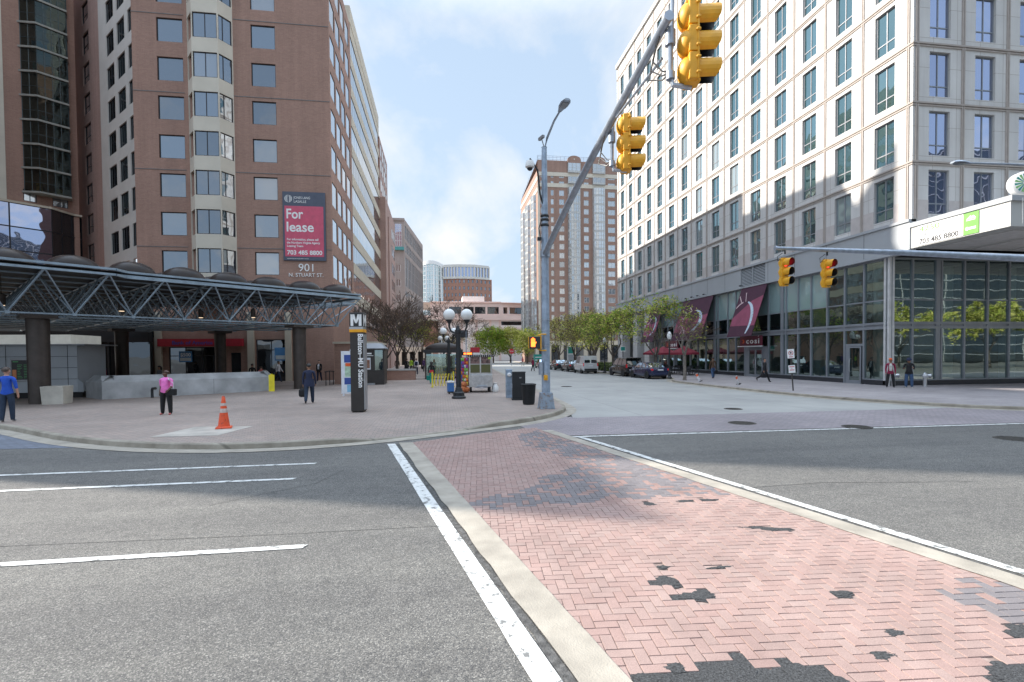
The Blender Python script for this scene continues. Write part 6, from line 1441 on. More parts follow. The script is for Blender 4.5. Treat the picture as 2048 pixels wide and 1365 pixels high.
    o = MB(); o.bx(-.26, .26, -Ln/2-.03, -Ln/2+.05, .74 if kind == 'saloon' else .82, .87 if kind == 'saloon' else .95); o.done('number_plate', 'plate_white', t)
    bm_ = pm if kind == 'saloon' else 'black_paint'; o = MB(); o.bx(-hw*.82, hw*.82, -Ln/2-.06, -Ln/2+.2, .34, .58); o.done('bumper', bm_, t, bevel=.05); o = MB(); o.bx(-hw*.78, hw*.78, Ln/2-.2, Ln/2+.04, .3, .5); o.done('bumper', bm_, t, bevel=.05)
    if kind == 'mpv':
        o = MB()
        for s in (-1, 1): o.bx(s*.62-.02, s*.62+.02, -1.6, .3, H+.02, H+.07)
        o.done('roof_rail', 'rim', t)
        o = MB(); o.bx(-.7, .7, -2.42, -2.0, H-.02, H+.05); o.done('spoiler', pm, t, bevel=.02)
    return t
car('saloon_car', 'dark blue saloon car parked nearest, its red rear lights towards us', (18.6, 43.0, .004), R(4), 'paint_blue', 'saloon')
car('people_carrier', 'black people carrier with roof rails parked in front of the blue saloon', (18.45, 48.2, .004), R(2), 'paint_black', 'mpv')
car('cargo_van', 'white small cargo van with two rear door windows parked at the kerb', (16.75, 56.6, .004), R(0), 'paint_white', 'van')
car('saloon_car', 'dark charcoal saloon car parked directly ahead of the white van', (16.7, 62.6, .004), R(1), 'paint_charcoal', 'saloon')
car('saloon_car', 'slate blue saloon car parked second ahead of the white van', (16.6, 69.0, .004), R(0), 'paint_slate', 'saloon')
car('saloon_car', 'small dark red car parked farthest, just right of the signal pole', (16.2, 78.5, .004), R(-2), 'paint_red', 'saloon')
car('saloon_car', 'tiny dark car crossing the sunlit far end of the street', (6.5, 106, .004), R(70), 'paint_slate', 'saloon', 'cars at the far crossing')
car('people_carrier', 'tiny dark car facing us at the far crossing beside tiny dark saloon', (9.6, 112, .004), R(185), 'paint_charcoal', 'mpv', 'cars at the far crossing')

# ================================================================ trees
def barkmat(n, c): return mat(n, c, .9, var=.35, scale=6)
barkmat('bark_grey', (.12, .1, .085)); barkmat('bark_dark', (.06, .048, .04)); barkmat('twig_brown', (.1, .068, .05)); barkmat('bark_pale', (.19, .165, .14))
def leafmat(n, c):
    m = bpy.data.materials.new(n); m.use_nodes = True; MATS[n] = m; nt = m.node_tree; nt.nodes.clear()
    o = N(nt, 'ShaderNodeOutputMaterial'); d = N(nt, 'ShaderNodeBsdfDiffuse'); tr = N(nt, 'ShaderNodeBsdfTranslucent'); mx = N(nt, 'ShaderNodeMixShader'); mx.inputs[0].default_value = .35
    cc = ramp(nt, noise(nt, coords(nt), 1.4, 4), [(.3, tuple(x*.7 for x in c)), (.7, tuple(x*1.3 for x in c))]); L(nt, cc, d.inputs['Color']); L(nt, cc, tr.inputs['Color'])
    L(nt, d.outputs[0], mx.inputs[1]); L(nt, tr.outputs[0], mx.inputs[2]); L(nt, mx.outputs[0], o.inputs['Surface'])
leafmat('leaf_spring', (.38, .43, .08)); leafmat('leaf_lime', (.56, .53, .17)); leafmat('leaf_green', (.2, .34, .05)); leafmat('leaf_olive', (.22, .2, .07)); leafmat('leaf_bud', (.22, .14, .08))
def tree(label, loc, h, spread, leaves=(), nleaf=0, lsize=.09, bark='bark_grey', trunk=.16, fork=.28, levels=5, seed=1, lean=(0, 0), up=.55, twig='twig_brown', group='street trees', name='tree', tips=3, low=0., rmin=.008, ball=None):
    rnd = random.Random(seed); t = thing(name, label, 'tree', loc, 0, group)
    tb, cb = MB(), MB(); ends = []
    def grow(p, d, ln, r, lv):
        n = 3; pts = [p]; rs = [r]; q = p.copy(); dd = d.copy()
        for i in range(n):
            dd = (dd+V((rnd.gauss(0, .1), rnd.gauss(0, .1), rnd.gauss(0, .05)+.05*up))).normalized(); q = q+dd*ln/n; pts.append(q.copy()); rs.append(r*(1-.42*(i+1)/n))
        tw = lv <= 1
        (cb if tw else tb).path(pts, [max(rmin, x) for x in rs], 3 if tw else (8 if lv >= levels-1 else 5), 0, caps=False)
        if lv <= 2: ends.extend(pts[1:] if lv <= 1 else pts[2:])
        if lv == 0: return
        k = rnd.choice((2, 3, 3)) if lv > 1 else tips+rnd.randint(0, 1)
        for c in range(k):
            a = rnd.uniform(0, 6.283); e = d.orthogonal().normalized(); e = Matrix.Rotation(a+2.1*c, 3, d) @ e
            s = rnd.uniform(.45, .8) if lv < levels else rnd.uniform(.35, .6)
            nd = (dd*(1-.25*s)+e*s*spread+V((0, 0, up*.18))).normalized()
            st = pts[-1] if c < 2 else pts[rnd.randint(1, n)]
            grow(st.copy(), nd, ln*rnd.uniform(.66, .86), rs[-1]*rnd.uniform(.62, .8) if c else rs[-1]*.9, lv-1)
    d0 = V((lean[0], lean[1], 1)).normalized(); tot = sum(.76**i for i in range(1, levels+1)); l1 = h*(1-fork)/(tot+.0)*1.25
    base = [V((0, 0, -.02)), V((0, 0, .12)), d0*h*fork*.5, d0*h*fork]
    tb.path(base, [trunk*1.35, trunk*1.05, trunk*.95, trunk*.88], 10)
    k = 4
    for c in range(k):
        a = 6.283*c/k+rnd.uniform(-.4, .4); s = rnd.uniform(.35, .75)*spread
        grow(base[-1].copy(), (d0+V((math.cos(a)*s, math.sin(a)*s, up*.3))).normalized(), l1*.76, trunk*.6, levels-1)
    # fit height
    zm = max(e.z for e in ends); f = h/zm
    for m_ in (tb, cb):
        m_.v = [(x, y, z if z < h*fork*.5 else h*fork*.5+(z-h*fork*.5)*(h-h*fork*.5)/(zm-h*fork*.5)) for x, y, z in m_.v]
    fx = lambda e: V((e.x, e.y, e.z if e.z < h*fork*.5 else h*fork*.5+(e.z-h*fork*.5)*(h-h*fork*.5)/(zm-h*fork*.5)))
    tb.done('trunk', bark, t, smooth=True)
    mats = [twig]+list(leaves)
    if nleaf:
        ends = [fx(e) for e in ends if e.z > low]
        clump = [(rnd.choice(ends), rnd.uniform(.4, 1.)) for _ in range(40)]
        for i in range(nleaf):
            e = rnd.choice(ends) if rnd.random() < .6 else rnd.choice(clump)[0]
            if ball and rnd.random() < (.75 if rmin == .02 or group == 'trees at the far crossing' else .4):
                while True:
                    q3 = V((rnd.uniform(-1, 1), rnd.uniform(-1, 1), rnd.uniform(-1, 1)))
                    if .25 < q3.length < 1 and math.sin(5*q3.x+seed)*math.sin(5*q3.y)*math.sin(4*q3.z+1) > -.28: break
                e = V((q3.x*ball[0]*(1-.35*q3.z), q3.y*ball[0]*(1-.35*q3.z), ball[1]+q3.z*ball[2]))
            p = e+V((rnd.gauss(0, .22), rnd.gauss(0, .22), rnd.gauss(0, .18))); s = lsize*rnd.uniform(.6, 1.4)
            u = V((rnd.gauss(0, 1), rnd.gauss(0, 1), rnd.gauss(0, .7))).normalized(); v = (u.orthogonal().normalized()+V((rnd.gauss(0, .4), rnd.gauss(0, .4), rnd.gauss(0, .4)))).normalized()
            cb.add([p-u*s, p-v*s*.5, p+u*s, p+v*s*.5], ((0, 1, 2, 3),), 1+rnd.randrange(len(leaves)))
    cb.done('crown', mats, t); return t
GL, GRt, GF = 'bare trees of the left pavement', 'spring trees of the right kerb', 'trees at the far crossing'
tree('bare brown tree nearest on left pavement, branches over the brown kiosk', (-4.9, 47.5, .15), 8.2, .85, ('leaf_bud',), 260, .05, 'bark_dark', .13, .24, 6, 11, group=GL, rmin=.02)
tree('bare brown tree second along the left pavement', (-4.6, 55.5, .15), 8.2, .85, ('leaf_bud',), 400, .05, 'bark_dark', .14, .25, 6, 12, group=GL, rmin=.02)
tree('bare brown tree third along the left pavement', (-4.2, 63, .15), 8.6, .85, ('leaf_bud', 'leaf_olive'), 500, .06, 'bark_dark', .15, .25, 6, 13, group=GL, rmin=.02)
tree('left pavement tree with the first olive leaves, deepest in the row', (-3.6, 71, .15), 7.6, .85, ('leaf_olive', 'leaf_spring'), 2600, .1, 'bark_dark', .15, .25, 6, 14, group=GL, rmin=.02)
tree('leafing tree at the end of left pavement before the cream arcade', (-2.9, 82, .15), 8.2, .8, ('leaf_olive', 'leaf_bud'), 1800, .1, 'bark_dark', .15, .25, 6, 15, group=GL, rmin=.02)
tree('wide bare tree rising behind the bus shelter and globe lamps', (1.3, 62, .15), 9.3, 1.05, ('leaf_bud',), 300, .05, 'bark_dark', .15, .3, 6, 21, group=GL, rmin=.02)
tree('small olive leafed tree left of the far globe lamps', (.4, 77, .15), 6.2, .9, ('leaf_olive',), 2200, .1, 'bark_dark', .12, .28, 5, 22, group=GL, rmin=.02)
tree('small bare tree before the maroon awning and red parasols', (18.75, 36.4, .13), 5.5, 1.05, ('leaf_bud',), 200, .04, 'bark_pale', .13, .38, 6, 31, group=GRt)
tree('bright green leaning tree over the black people carrier and shop front', (20.1, 44.8, .13), 7.6, 1.2, ('leaf_spring', 'leaf_green', 'leaf_lime'), 1900, .13, 'bark_grey', .14, .25, 6, 32, group=GRt, lean=(.05, 0))
tree('vivid green spreading tree at the corner of limestone building', (19.2, 53.8, .13), 7.2, 1.1, ('leaf_spring', 'leaf_green', 'leaf_lime'), 3300, .13, 'bark_grey', .16, .26, 6, 33, group=GRt, rmin=.014)
tree('yellow green tree behind the white van', (19.0, 61.5, .13), 8.0, 1., ('leaf_lime', 'leaf_spring', 'leaf_bud'), 3000, .1, 'bark_grey', .17, .24, 6, 34, group=GRt, rmin=.014, ball=(2.9, 5.2, 2.7))
tree('yellow green tree behind the charcoal saloon', (18.8, 68.5, .13), 8.0, 1., ('leaf_lime', 'leaf_spring', 'leaf_olive'), 3000, .1, 'bark_grey', .17, .24, 6, 35, group=GRt, rmin=.014, ball=(2.9, 5.2, 2.7))
tree('pale yellow tree right of the signal pole', (18.6, 77, .13), 8.2, .95, ('leaf_lime', 'leaf_lime', 'leaf_olive'), 3200, .1, 'bark_grey', .17, .25, 6, 36, group=GRt, rmin=.014, ball=(2.9, 5.3, 2.8))
tree('pale tree behind the second row, in front of the brick apartment tower', (25.5, 80, .13), 8.6, 1., ('leaf_lime', 'leaf_olive'), 3000, .12, 'bark_grey', .17, .25, 6, 37, group=GRt, rmin=.014, ball=(3.1, 5.6, 2.9))
tree('tall pale tree against the foot of brick apartment tower', (29, 92, .13), 10, 1., ('leaf_lime', 'leaf_spring'), 4800, .16, 'bark_grey', .18, .25, 6, 38, group=GRt, rmin=.014, ball=(3.4, 6.2, 3.6))
tree('yellowish tree between the pale tall tree and limestone building', (26.5, 84, .13), 9.2, 1., ('leaf_spring', 'leaf_lime', 'leaf_olive'), 4600, .15, 'bark_grey', .18, .25, 6, 39, group=GRt, rmin=.014, ball=(3.2, 5.8, 3.2))
tree('round mid green tree before the rose stone mall', (13.6, 128, .13), 9.6, .75, ('leaf_spring', 'leaf_green'), 6500, .2, 'bark_grey', .2, .15, 6, 41, group=GF, rmin=.02, ball=(4.2, 5.6, 3.9))
tree('yellow green tree beside the round green one before the rose stone mall', (18.5, 131, .13), 9.8, .8, ('leaf_lime', 'leaf_spring'), 6500, .2, 'bark_grey', .2, .15, 6, 42, group=GF, ball=(3.9, 5.8, 3.9))
tree('thin brownish tree left of the round green one at the far crossing', (9.4, 130, .13), 8.6, .9, ('leaf_bud', 'leaf_lime'), 1200, .16, 'bark_grey', .16, .18, 6, 43, group=GF, ball=(2.4, 5., 3.4))
tree('pale yellow tree left of the signal pole at the far crossing', (19.6, 112, .13), 8.2, .9, ('leaf_lime', 'leaf_spring'), 3600, .2, 'bark_grey', .18, .24, 5, 44, group=GF, ball=(3., 5, 3.2))
for i, (x, y, s) in enumerate(((50, -2, 51), (60, -4, 52), (70, -1, 53), (82, -3, 54))): tree('street tree of the near pavement, mirrored in the shop glass', (x, y, 0), 8.5, 1.05, ('leaf_lime', 'leaf_spring'), 3500, .2, 'bark_grey', .18, .24, 5, s, group='trees beside the photographer')

# ================================================================ people
def seg_dist(p, a, b):
    ab = b-a; q = max(0, min(1, (p-a).dot(ab)/max(1e-9, ab.dot(ab)))); return (p-(a+ab*q)).length
PALMS = {}
def person(label, loc, rz, h=1.72, shirt='shirt', trousers='trousers', shoes='black_paint', skin='skin_mid', hair='hair_black', long_sleeve=True, stride=0., arms=((0, 0), (0, 0)), build=1., hem=.86, jacket=None, head_yaw=0., head_down=0., hairstyle='short', fingers=True, collar=None, skirt=None, group='people about the junction', stance=.0):
    """faces local +Y; arms = (forward swing, elbow bend) for left (-x) and right (+x), in radians"""
    t = thing('person', label, 'person', loc, rz, group)
    k = h/1.75; J = []; E = []; Rd = []; reg = []
    def j(p, r, parent, region):
        J.append(V(p)); Rd.append(r); reg.append(region)
        if parent is not None: E.append((parent, len(J)-1))
        return len(J)-1
    bw = build
    pel = j((0, 0, .96), .125*bw, None, 'leg'); sp = j((0, .01*bw, 1.1), .125*bw, pel, 'top'); ch = j((0, 0, 1.3), .135*bw, sp, 'top'); up = j((0, -.01, 1.42), .1, ch, 'top')
    nk = j((0, -.005, 1.51), .055, up, 'skin')
    hy, hd = head_yaw, head_down
    def hp(x, y, z): v = V((x, y, z-1.52)); v = Matrix.Rotation(-hd, 3, 'X') @ v; v = Matrix.Rotation(hy, 3, 'Z') @ v; return v+V((0, 0, 1.52))
    hd1 = j(hp(0, .02, 1.57), .075, nk, 'skin'); hd2 = j(hp(0, .012, 1.645), .098, hd1, 'skin'); hd3 = j(hp(0, 0, 1.7), .08, hd2, 'skin')
    j(hp(0, .112, 1.63), .014, hd2, 'skin'); j(hp(.096, 0, 1.635), .017, hd2, 'skin'); j(hp(-.096, 0, 1.635), .017, hd2, 'skin')
    palms = {}
    for s, (sw, el) in ((-1, arms[0]), (1, arms[1])):
        sh = j((s*.172*bw**.7, -.01, 1.405), .07, up, 'top'); o = J[sh]
        d1 = V((s*.16, math.sin(sw), -math.cos(sw))).normalized(); e = j(o+d1*.28, .05, sh, 'top')
        d2 = V((s*.02-s*.25*max(0, el-.8), math.sin(sw+el), -math.cos(sw+el))).normalized(); w = j(J[e]+d2*.25, .036, e, 'top' if long_sleeve else 'skin')
        pa = j(J[w]+d2*.07, .032, w, 'skin'); palms[s] = J[pa].copy()
        if fingers:
            side = d2.cross(V((s, 0, 0))).normalized()
            for q in range(4):
                a = J[pa]+side*(q-1.5)*.019+d2*.03; f1 = j(a, .0095, pa, 'skin'); d3 = (d2+V((-s*.35, 0, 0))).normalized(); f2 = j(a+d3*(.05-.006*abs(q-1.2)), .008, f1, 'skin')
            th = j(J[w]+d2*.045+side*.04, .011, pa, 'skin'); j(J[th]+(d2*.6+side*.5).normalized()*.04, .009, th, 'skin')
    ank = {}
    for s in (-1, 1):
        st = stride*s; hip = j((s*.085*bw, 0, .9),   .1*bw**.6, pel, 'leg'); L1, L2 = .43, .42
        a = .55*st; back = max(0, -st); d1 = V((s*.02+s*stance*.5, math.sin(a), -math.cos(a))).normalized(); kn = j(J[hip]+d1*L1, .078*bw**.5, hip, 'leg')
        b2 = a-.75*back-.12*abs(st); d2 = V((s*stance*.3, math.sin(b2), -math.cos(b2))).normalized(); an = j(J[kn]+d2*(L2-.04), .062*bw**.4, kn, 'leg'); hl = j(J[an]+V((0, -.02, -.03)), .042, an, 'shoe')
        ta = b2*.8; j(J[an]+V((s*.02, .13*math.cos(ta), -.045+.13*min(0, math.sin(b2))*.9)), .034, hl, 'shoe')
    lo = min(p.z-r for p, r in zip(J, Rd)); 
    P = [(p-V((0, 0, lo)))*k for p in J]
    me = bpy.data.meshes.new('body'); me.from_pydata([tuple(p) for p in P], E, []); o = bpy.data.objects.new('body', me); COL.objects.link(o)
    sk = o.modifiers.new('s', 'SKIN'); sk.use_smooth_shade = True; sk.branch_smoothing = .4
    for i, sv in enumerate(me.skin_vertices[0].data): sv.radius = (Rd[i]*k, Rd[i]*k); sv.use_root = (i == 0)
    su = o.modifiers.new('u', 'SUBSURF'); su.levels = su.render_levels = 1
    nm = bpy.data.meshes.new_from_object(o.evaluated_get(bpy.context.evaluated_depsgraph_get())); nm.name = 'body'
    o.modifiers.clear(); o.data = nm; o.parent = t; bpy.data.meshes.remove(me)
    names = {'skin': skin, 'top': shirt, 'leg': trousers, 'shoe': shoes}; order = ['skin', 'top', 'leg', 'shoe']; nm.materials.clear()
    for q in order: nm.materials.append(M(names[q]))
    zh = hem*k-0; segs = [(P[a], P[b_], reg[b_], (Rd[a]+Rd[b_])/2*k) for a, b_ in E]
    idx = []
    for f in nm.polygons:
        c = f.center; bst = min(segs, key=lambda s: seg_dist(c, s[0], s[1])-s[3]*.6); g = bst[2]
        if g == 'leg' and c.z > zh: g = 'top'
        if g == 'top' and c.z < zh and abs(c.x) < .12*k: g = 'leg'
        idx.append(order.index(g)); f.use_smooth = True
    nm.polygons.foreach_set('material_index', idx)
    hc = hp(0, 0, 1.655); hc = (hc-V((0, 0, lo)))*k
    def on_head(bm_, nm_, m_):
        Rm = Matrix.Rotation(hy, 3, 'Z') @ Matrix.Rotation(-hd, 3, 'X'); bm_.v = [tuple(hc+Rm @ (V(v)*k)) for v in bm_.v]; return bm_.done(nm_, m_, t, smooth=True)
    def shell(r, cut, lowback, sc=(1, 1.12, 1.05), y0=-.012, n=18, kk=10):
        b = MB(); vs = []; 
        for q in range(kk+1):
            ph = math.pi/2*q/kk*cut
            for i in range(n):
                a = 2*math.pi*i/n; pz = ph*(1+lowback*max(0, -math.sin(a))); vs.append((r*sc[0]*math.sin(pz)*math.cos(a), y0+r*sc[1]*math.sin(pz)*math.sin(a), r*sc[2]*math.cos(pz)+.012))
        b.add(vs, [(q*n+i, q*n+(i+1) % n, (q+1)*n+(i+1) % n, (q+1)*n+i) for q in range(kk) for i in range(n)]); return b
    if hairstyle == 'short': on_head(shell(.108, .8, .55), 'hair', hair)
    if hairstyle == 'shaved': on_head(shell(.1, .62, .4), 'hair', hair)
    if hairstyle == 'long': on_head(shell(.114, .85, .8, (1.05, 1.15, 1.05)), 'hair', hair); b = MB(); b.path([(0, -.06, .02), (0, -.1, -.12), (0, -.11, -.3)], [.1, .1, .06], 12); on_head(b, 'hair', hair)
    if hairstyle == 'cap': b = shell(.112, .78, .15); b.add([(-.07, .09, .04), (.07, .09, .04), (.06, .19, .02), (-.06, .19, .02), (-.07, .09, .03), (.07, .09, .03), (.06, .19, .012), (-.06, .19, .012)], [(0, 1, 2, 3), (7, 6, 5, 4), (0, 3, 7, 4), (1, 5, 6, 2), (3, 2, 6, 7)]); on_head(b, 'cap', hair)
    if hairstyle == 'hood': on_head(shell(.132, .95, .5, (1.05, 1.1, 1.1), -.03), 'hood', hair)
    b = MB()
    for s in (-1, 1): b.sphere((s*.034, .094, -.0), .009, 8, 6)
    on_head(b, 'eyes', 'hair_black')
    if collar:   # open front of a jacket showing the shirt
        b = MB(); q = lambda x, y, z: tuple((V((x, y, z-lo)))*k); yf = .125*bw
        b.add([q(-.045, .07, 1.47), q(.045, .07, 1.47), q(.075*bw, yf+.02, 1.3), q(.06*bw, yf+.03, 1.02), q(-.06*bw, yf+.03, 1.02), q(-.075*bw, yf+.02, 1.3)], ((0, 1, 2, 5), (5, 2, 3, 4))); b.done('shirt_front', collar, t)
    if jacket or skirt:
        b = MB(); z0, z1 = (hem*k-.0, 1.06*k); m_ = jacket or skirt; f = .175*bw*k; sec = [(f*.9, 1.1), (f*.98, .97), (f*1.02, .9), (f*1.05, hem)]; n = 18; vs = []
        for r, z in sec:
            for i in range(n): a = 2*math.pi*i/n; vs.append((r*math.cos(a)*1.0, r*.72*math.sin(a), (z-lo)*k))
        b.add(vs, [(q*n+i, (q+1)*n+i, (q+1)*n+(i+1) % n, q*n+(i+1) % n) for q in range(3) for i in range(n)]); b.done('jacket' if jacket else 'coat_tail', m_, t, smooth=True)
    Wm = Matrix.Translation(V(loc)) @ Matrix.Rotation(rz, 4, 'Z'); PALMS[label] = {s: Wm @ ((p-V((0, 0, lo)))*k) for s, p in palms.items()}
    return t
for n_, c in dict(cl_blue=(.02, .09, .5), cl_pink=(.85, .2, .55), cl_navy=(.018, .025, .06), cl_black=(.012, .012, .014), cl_jeans=(.045, .09, .18), cl_darkjeans=(.02, .035, .065), cl_white=(.62, .62, .65), cl_khaki=(.33, .27, .19), cl_brown=(.09, .05, .03), cl_olive=(.06, .05, .035), cl_lime=(.4, .62, .05), cl_purple=(.09, .03, .17), cl_teal=(.01, .2, .16), cl_red=(.5, .03, .04), cl_maroon=(.25, .02, .06), cl_coral=(.6, .16, .15), cl_grey=(.2, .2, .21), cl_pale=(.5, .5, .46)).items(): mat(n_, c, .85, var=.18, scale=7, bump=.15, bscale=35)
mat('skin_shaved', (.085, .042, .028), .5)
P_ = person
P_('man in bright blue shirt and jeans walking away at left edge', (-14.2, 18.75, .15), R(10), 1.8, 'cl_blue', 'cl_darkjeans', 'cl_grey', 'skin_light', 'hair_brown', False, .12, ((-.1, .15), (.08, .2)), 1.12, .93)
P_('bald woman in pink top and black trousers, white shoulder strap, looking left', (-9.96, 19.95, .15), R(168), 1.62, 'cl_pink', 'cl_black', 'cl_coral', 'skin_dark', 'skin_shaved', False, .0, ((.1, .9), (-.25, .5)), 1.4, .9, head_yaw=R(-65), hairstyle='shaved', stance=.12)
P_('man in navy blazer and jeans walking away with a black bag', (-5.75, 23.2, .15), R(8), 1.78, 'cl_navy', 'cl_darkjeans', 'black_paint', 'skin_mid', 'hair_black', True, .45, ((.05, .1), (.15, .25)), 1.25, .78, jacket='cl_navy')
P_('man in dark suit and pale shirt walking toward us past the brick wall', (-9.9, 43.2, .15), R(172), 1.75, 'cl_black', 'cl_navy', 'black_paint', 'skin_light', 'hair_brown', True, .35, ((.2, .3), (-.2, .3)), 1.08, .78, collar='cl_white', jacket='cl_black', hairstyle='shaved')
P_('man in white shirt walking left to right outside the glass entrance', (-13.1, 43.3, .15), R(-100), 1.75, 'cl_white', 'cl_darkjeans', 'black_paint', 'skin_mid', 'hair_black', True, .6, ((.3, .3), (-.3, .3)), 1.)
P_('person in brown jacket half hidden behind the navy blazer man', (-11.1, 43.6, .15), R(170), 1.72, 'cl_brown', 'cl_black', 'black_paint', 'skin_mid', 'hair_black', True, .2, ((.1, .2), (-.1, .2)))
P_('person in black shirt seen over the concrete parapet', (-13.0, 37.2, .15), R(20), 1.6, 'cl_black', 'cl_black', 'black_paint', 'skin_mid', 'hair_brown', fingers=False)
P_('person in coral top seen over the parapet beside a black shirted one', (-12.35, 37.0, .15), R(30), 1.42, 'cl_coral', 'cl_black', 'black_paint', 'skin_light', 'hair_brown', fingers=False)
P_('woman in grey top behind the parapet near the pink topped woman', (-18.1, 35.5, .15), R(150), 1.55, 'cl_grey', 'cl_black', 'black_paint', 'skin_mid', 'hair_black', hairstyle='long', fingers=False)
P_('person in a dark blue top in the shade beside the grey panels', (-23.2, 38.5, .15), R(200), 1.7, 'cl_navy', 'cl_black', 'black_paint', 'skin_mid', 'hair_black', fingers=False)
P_('person in a maroon top in the shade by the station entrance', (-22.6, 37.5, .15), R(160), 1.65, 'cl_maroon', 'cl_black', 'black_paint', 'skin_light', 'hair_black', fingers=False)
FARG = 'walkers on the left pavement'
P_('man in olive jacket and khaki trousers walking away down the pavement', (-4.85, 58.5, .15), R(2), 1.78, 'cl_olive', 'cl_khaki', 'black_paint', 'skin_mid', 'hair_black', True, .3, ((.1, .2), (-.1, .2)), 1.15, .8, fingers=False, group=FARG)
P_('walker in a long black coat carrying a dark bag', (-3.55, 55.1, .15), R(-4), 1.75, 'cl_black', 'cl_black', 'black_paint', 'skin_mid', 'hair_black', True, .3, ((.1, .1), (-.1, .2)), 1.1, .62, jacket='cl_black', fingers=False, group=FARG)
P_('walker in a lime hi-vis vest ahead of the black coat', (-3.5, 62.5, .15), R(0), 1.72, 'cl_lime', 'cl_black', 'black_paint', 'skin_mid', 'hair_black', True, .3, fingers=False, group=FARG)
P_('walker in a white top with a dark backpack', (-2.52, 54.8, .15), R(3), 1.74, 'cl_white', 'cl_navy', 'black_paint', 'skin_light', 'hair_brown', True, .2, fingers=False, group=FARG)
P_('walker in a purple top with a black bag', (-1.95, 63.5, .15), R(0), 1.7, 'cl_purple', 'cl_black', 'black_paint', 'skin_mid', 'hair_black', True, .25, fingers=False, group=FARG)
P_('walker in black beside the purple top', (-1.2, 63.2, .15), R(0), 1.72, 'cl_black', 'cl_black', 'black_paint', 'skin_mid', 'hair_black', True, .3, fingers=False, group=FARG)
P_('woman in black jacket, red hem and green leggings with long dark hair', (-.62, 36.6, .15), R(6), 1.62, 'cl_black', 'cl_teal', 'cl_pale', 'skin_light', 'hair_black', True, .22, ((-.05, .3), (.05, .4)), 1.0, .95, skirt='cl_red', hairstyle='long')
P_('man in brown jacket and jeans walking away along the shop windows', (22.2, 38.3, .13), R(-12), 1.75, 'cl_brown', 'cl_jeans', 'black_paint', 'skin_mid', 'hair_black', True, .35, ((.1, .2), (.05, .15)), 1.12, .86)
P_('man in black suit and white shirt striding past the glass doors', (22.9, 32.7, .13), R(-105), 1.75, 'cl_black', 'cl_black', 'black_paint', 'skin_light', 'hair_black', True, .75, ((.25, .35), (-.25, .1)), 1.05, .78, collar='cl_white', jacket='cl_black', head_yaw=R(-45))
P_('man in orange cap and open red black jacket standing at the glass corner', (26.05, 25.75, .13), R(140), 1.7, 'cl_maroon', 'cl_black', 'black_paint', 'skin_mid', 'orange', True, 0, ((-.12, .5), (-.12, .5)), 1.08, .84, collar='cl_pale', hairstyle='cap', stance=.2)
P_('person in dark hooded jacket and faded jeans looking down at the hands', (26.6, 25.1, .13), R(130), 1.7, 'cl_black', 'cl_jeans', 'cl_pale', 'skin_mid', 'cl_navy', True, 0, ((.3, 1.5), (.3, 1.4)), 1.25, .84, head_down=.45, hairstyle='hood', stance=.08)
P_('distant walker in dark red standing in the far road', (12.1, 64.6, .004), R(-60), 1.75, 'cl_maroon', 'cl_black', 'black_paint', 'skin_mid', 'hair_black', True, .3, fingers=False)
P_('distant walker in a pale pink top at the far crossing', (14.6, 88, .13), R(120), 1.7, 'cl_coral', 'cl_pale', 'black_paint', 'skin_light', 'hair_brown', True, .3, fingers=False)
def bag(label, who, side, sz, m, cat='bag', name='hand_bag', dy=0., strap=True):
    p = PALMS[who][side]; t = thing(name, label, cat, (p.x, p.y+dy, p.z-sz[2]-.14), 0); b = MB(); b.bx(-sz[0]/2, sz[0]/2, -sz[1]/2, sz[1]/2, 0, sz[2]); b.done('body', m, t, bevel=min(sz)*.3)
    b = MB(); b.path([(-sz[0]*.3, 0, sz[2]), (-sz[0]*.22, 0, sz[2]+.12), (0, 0, sz[2]+.15), (sz[0]*.22, 0, sz[2]+.12), (sz[0]*.3, 0, sz[2])], .012, 6); b.done('handle', m, t)
bag('bulky black bag in the hand of the navy blazer man', 'man in navy blazer and jeans walking away with a black bag', -1, (.36, .3, .36), 'cl_black')
bag('dark briefcase carried by the black suited man', 'man in black suit and white shirt striding past the glass doors', 1, (.4, .12, .3), 'cl_black', 'briefcase', 'briefcase')
bag('black bag carried by the brown jacket man', 'man in brown jacket and jeans walking away along the shop windows', 1, (.34, .14, .28), 'cl_black')
bag('turquoise shopping bag beside the green leggings', 'woman in black jacket, red hem and green leggings with long dark hair', -1, (.3, .14, .34), 'cl_teal', 'bag')
bag('dark bag held by the black coated walker', 'walker in a long black coat carrying a dark bag', -1, (.3, .2, .3), 'cl_black', 'bag')
bag('black bag held by the purple walker', 'walker in a purple top with a black bag', -1, (.3, .15, .3), 'cl_black', 'bag')
t = thing('backpack', 'dark backpack on the back of the white topped walker', 'backpack', (-2.52, 54.62, 1.15)); b = MB(); b.bx(-.15, .15, -.1, .08, 0, .42); b.done('pack', 'cl_navy', t, bevel=.05); b = MB(); b.bx(-.1, .1, -.13, -.1, .04, .22); b.done('pocket', 'cl_navy', t, bevel=.02)
t = thing('shoulder_bag', 'black shoulder bag with white strap worn by the pink topped woman', 'bag', (-9.68, 19.8, .86), R(168)); b = MB(); b.bx(-.14, .14, -.07, .07, 0, .24); b.done('body', 'cl_black', t, bevel=.03); b = MB(); b.path([(-.05, 0, .24), (-.08, .04, .45), (.06, .08, .58), (.12, .02, .63), (.1, -.08, .55), (.05, -.02, .24)], .016, 6); b.done('strap', 'cl_white', t)
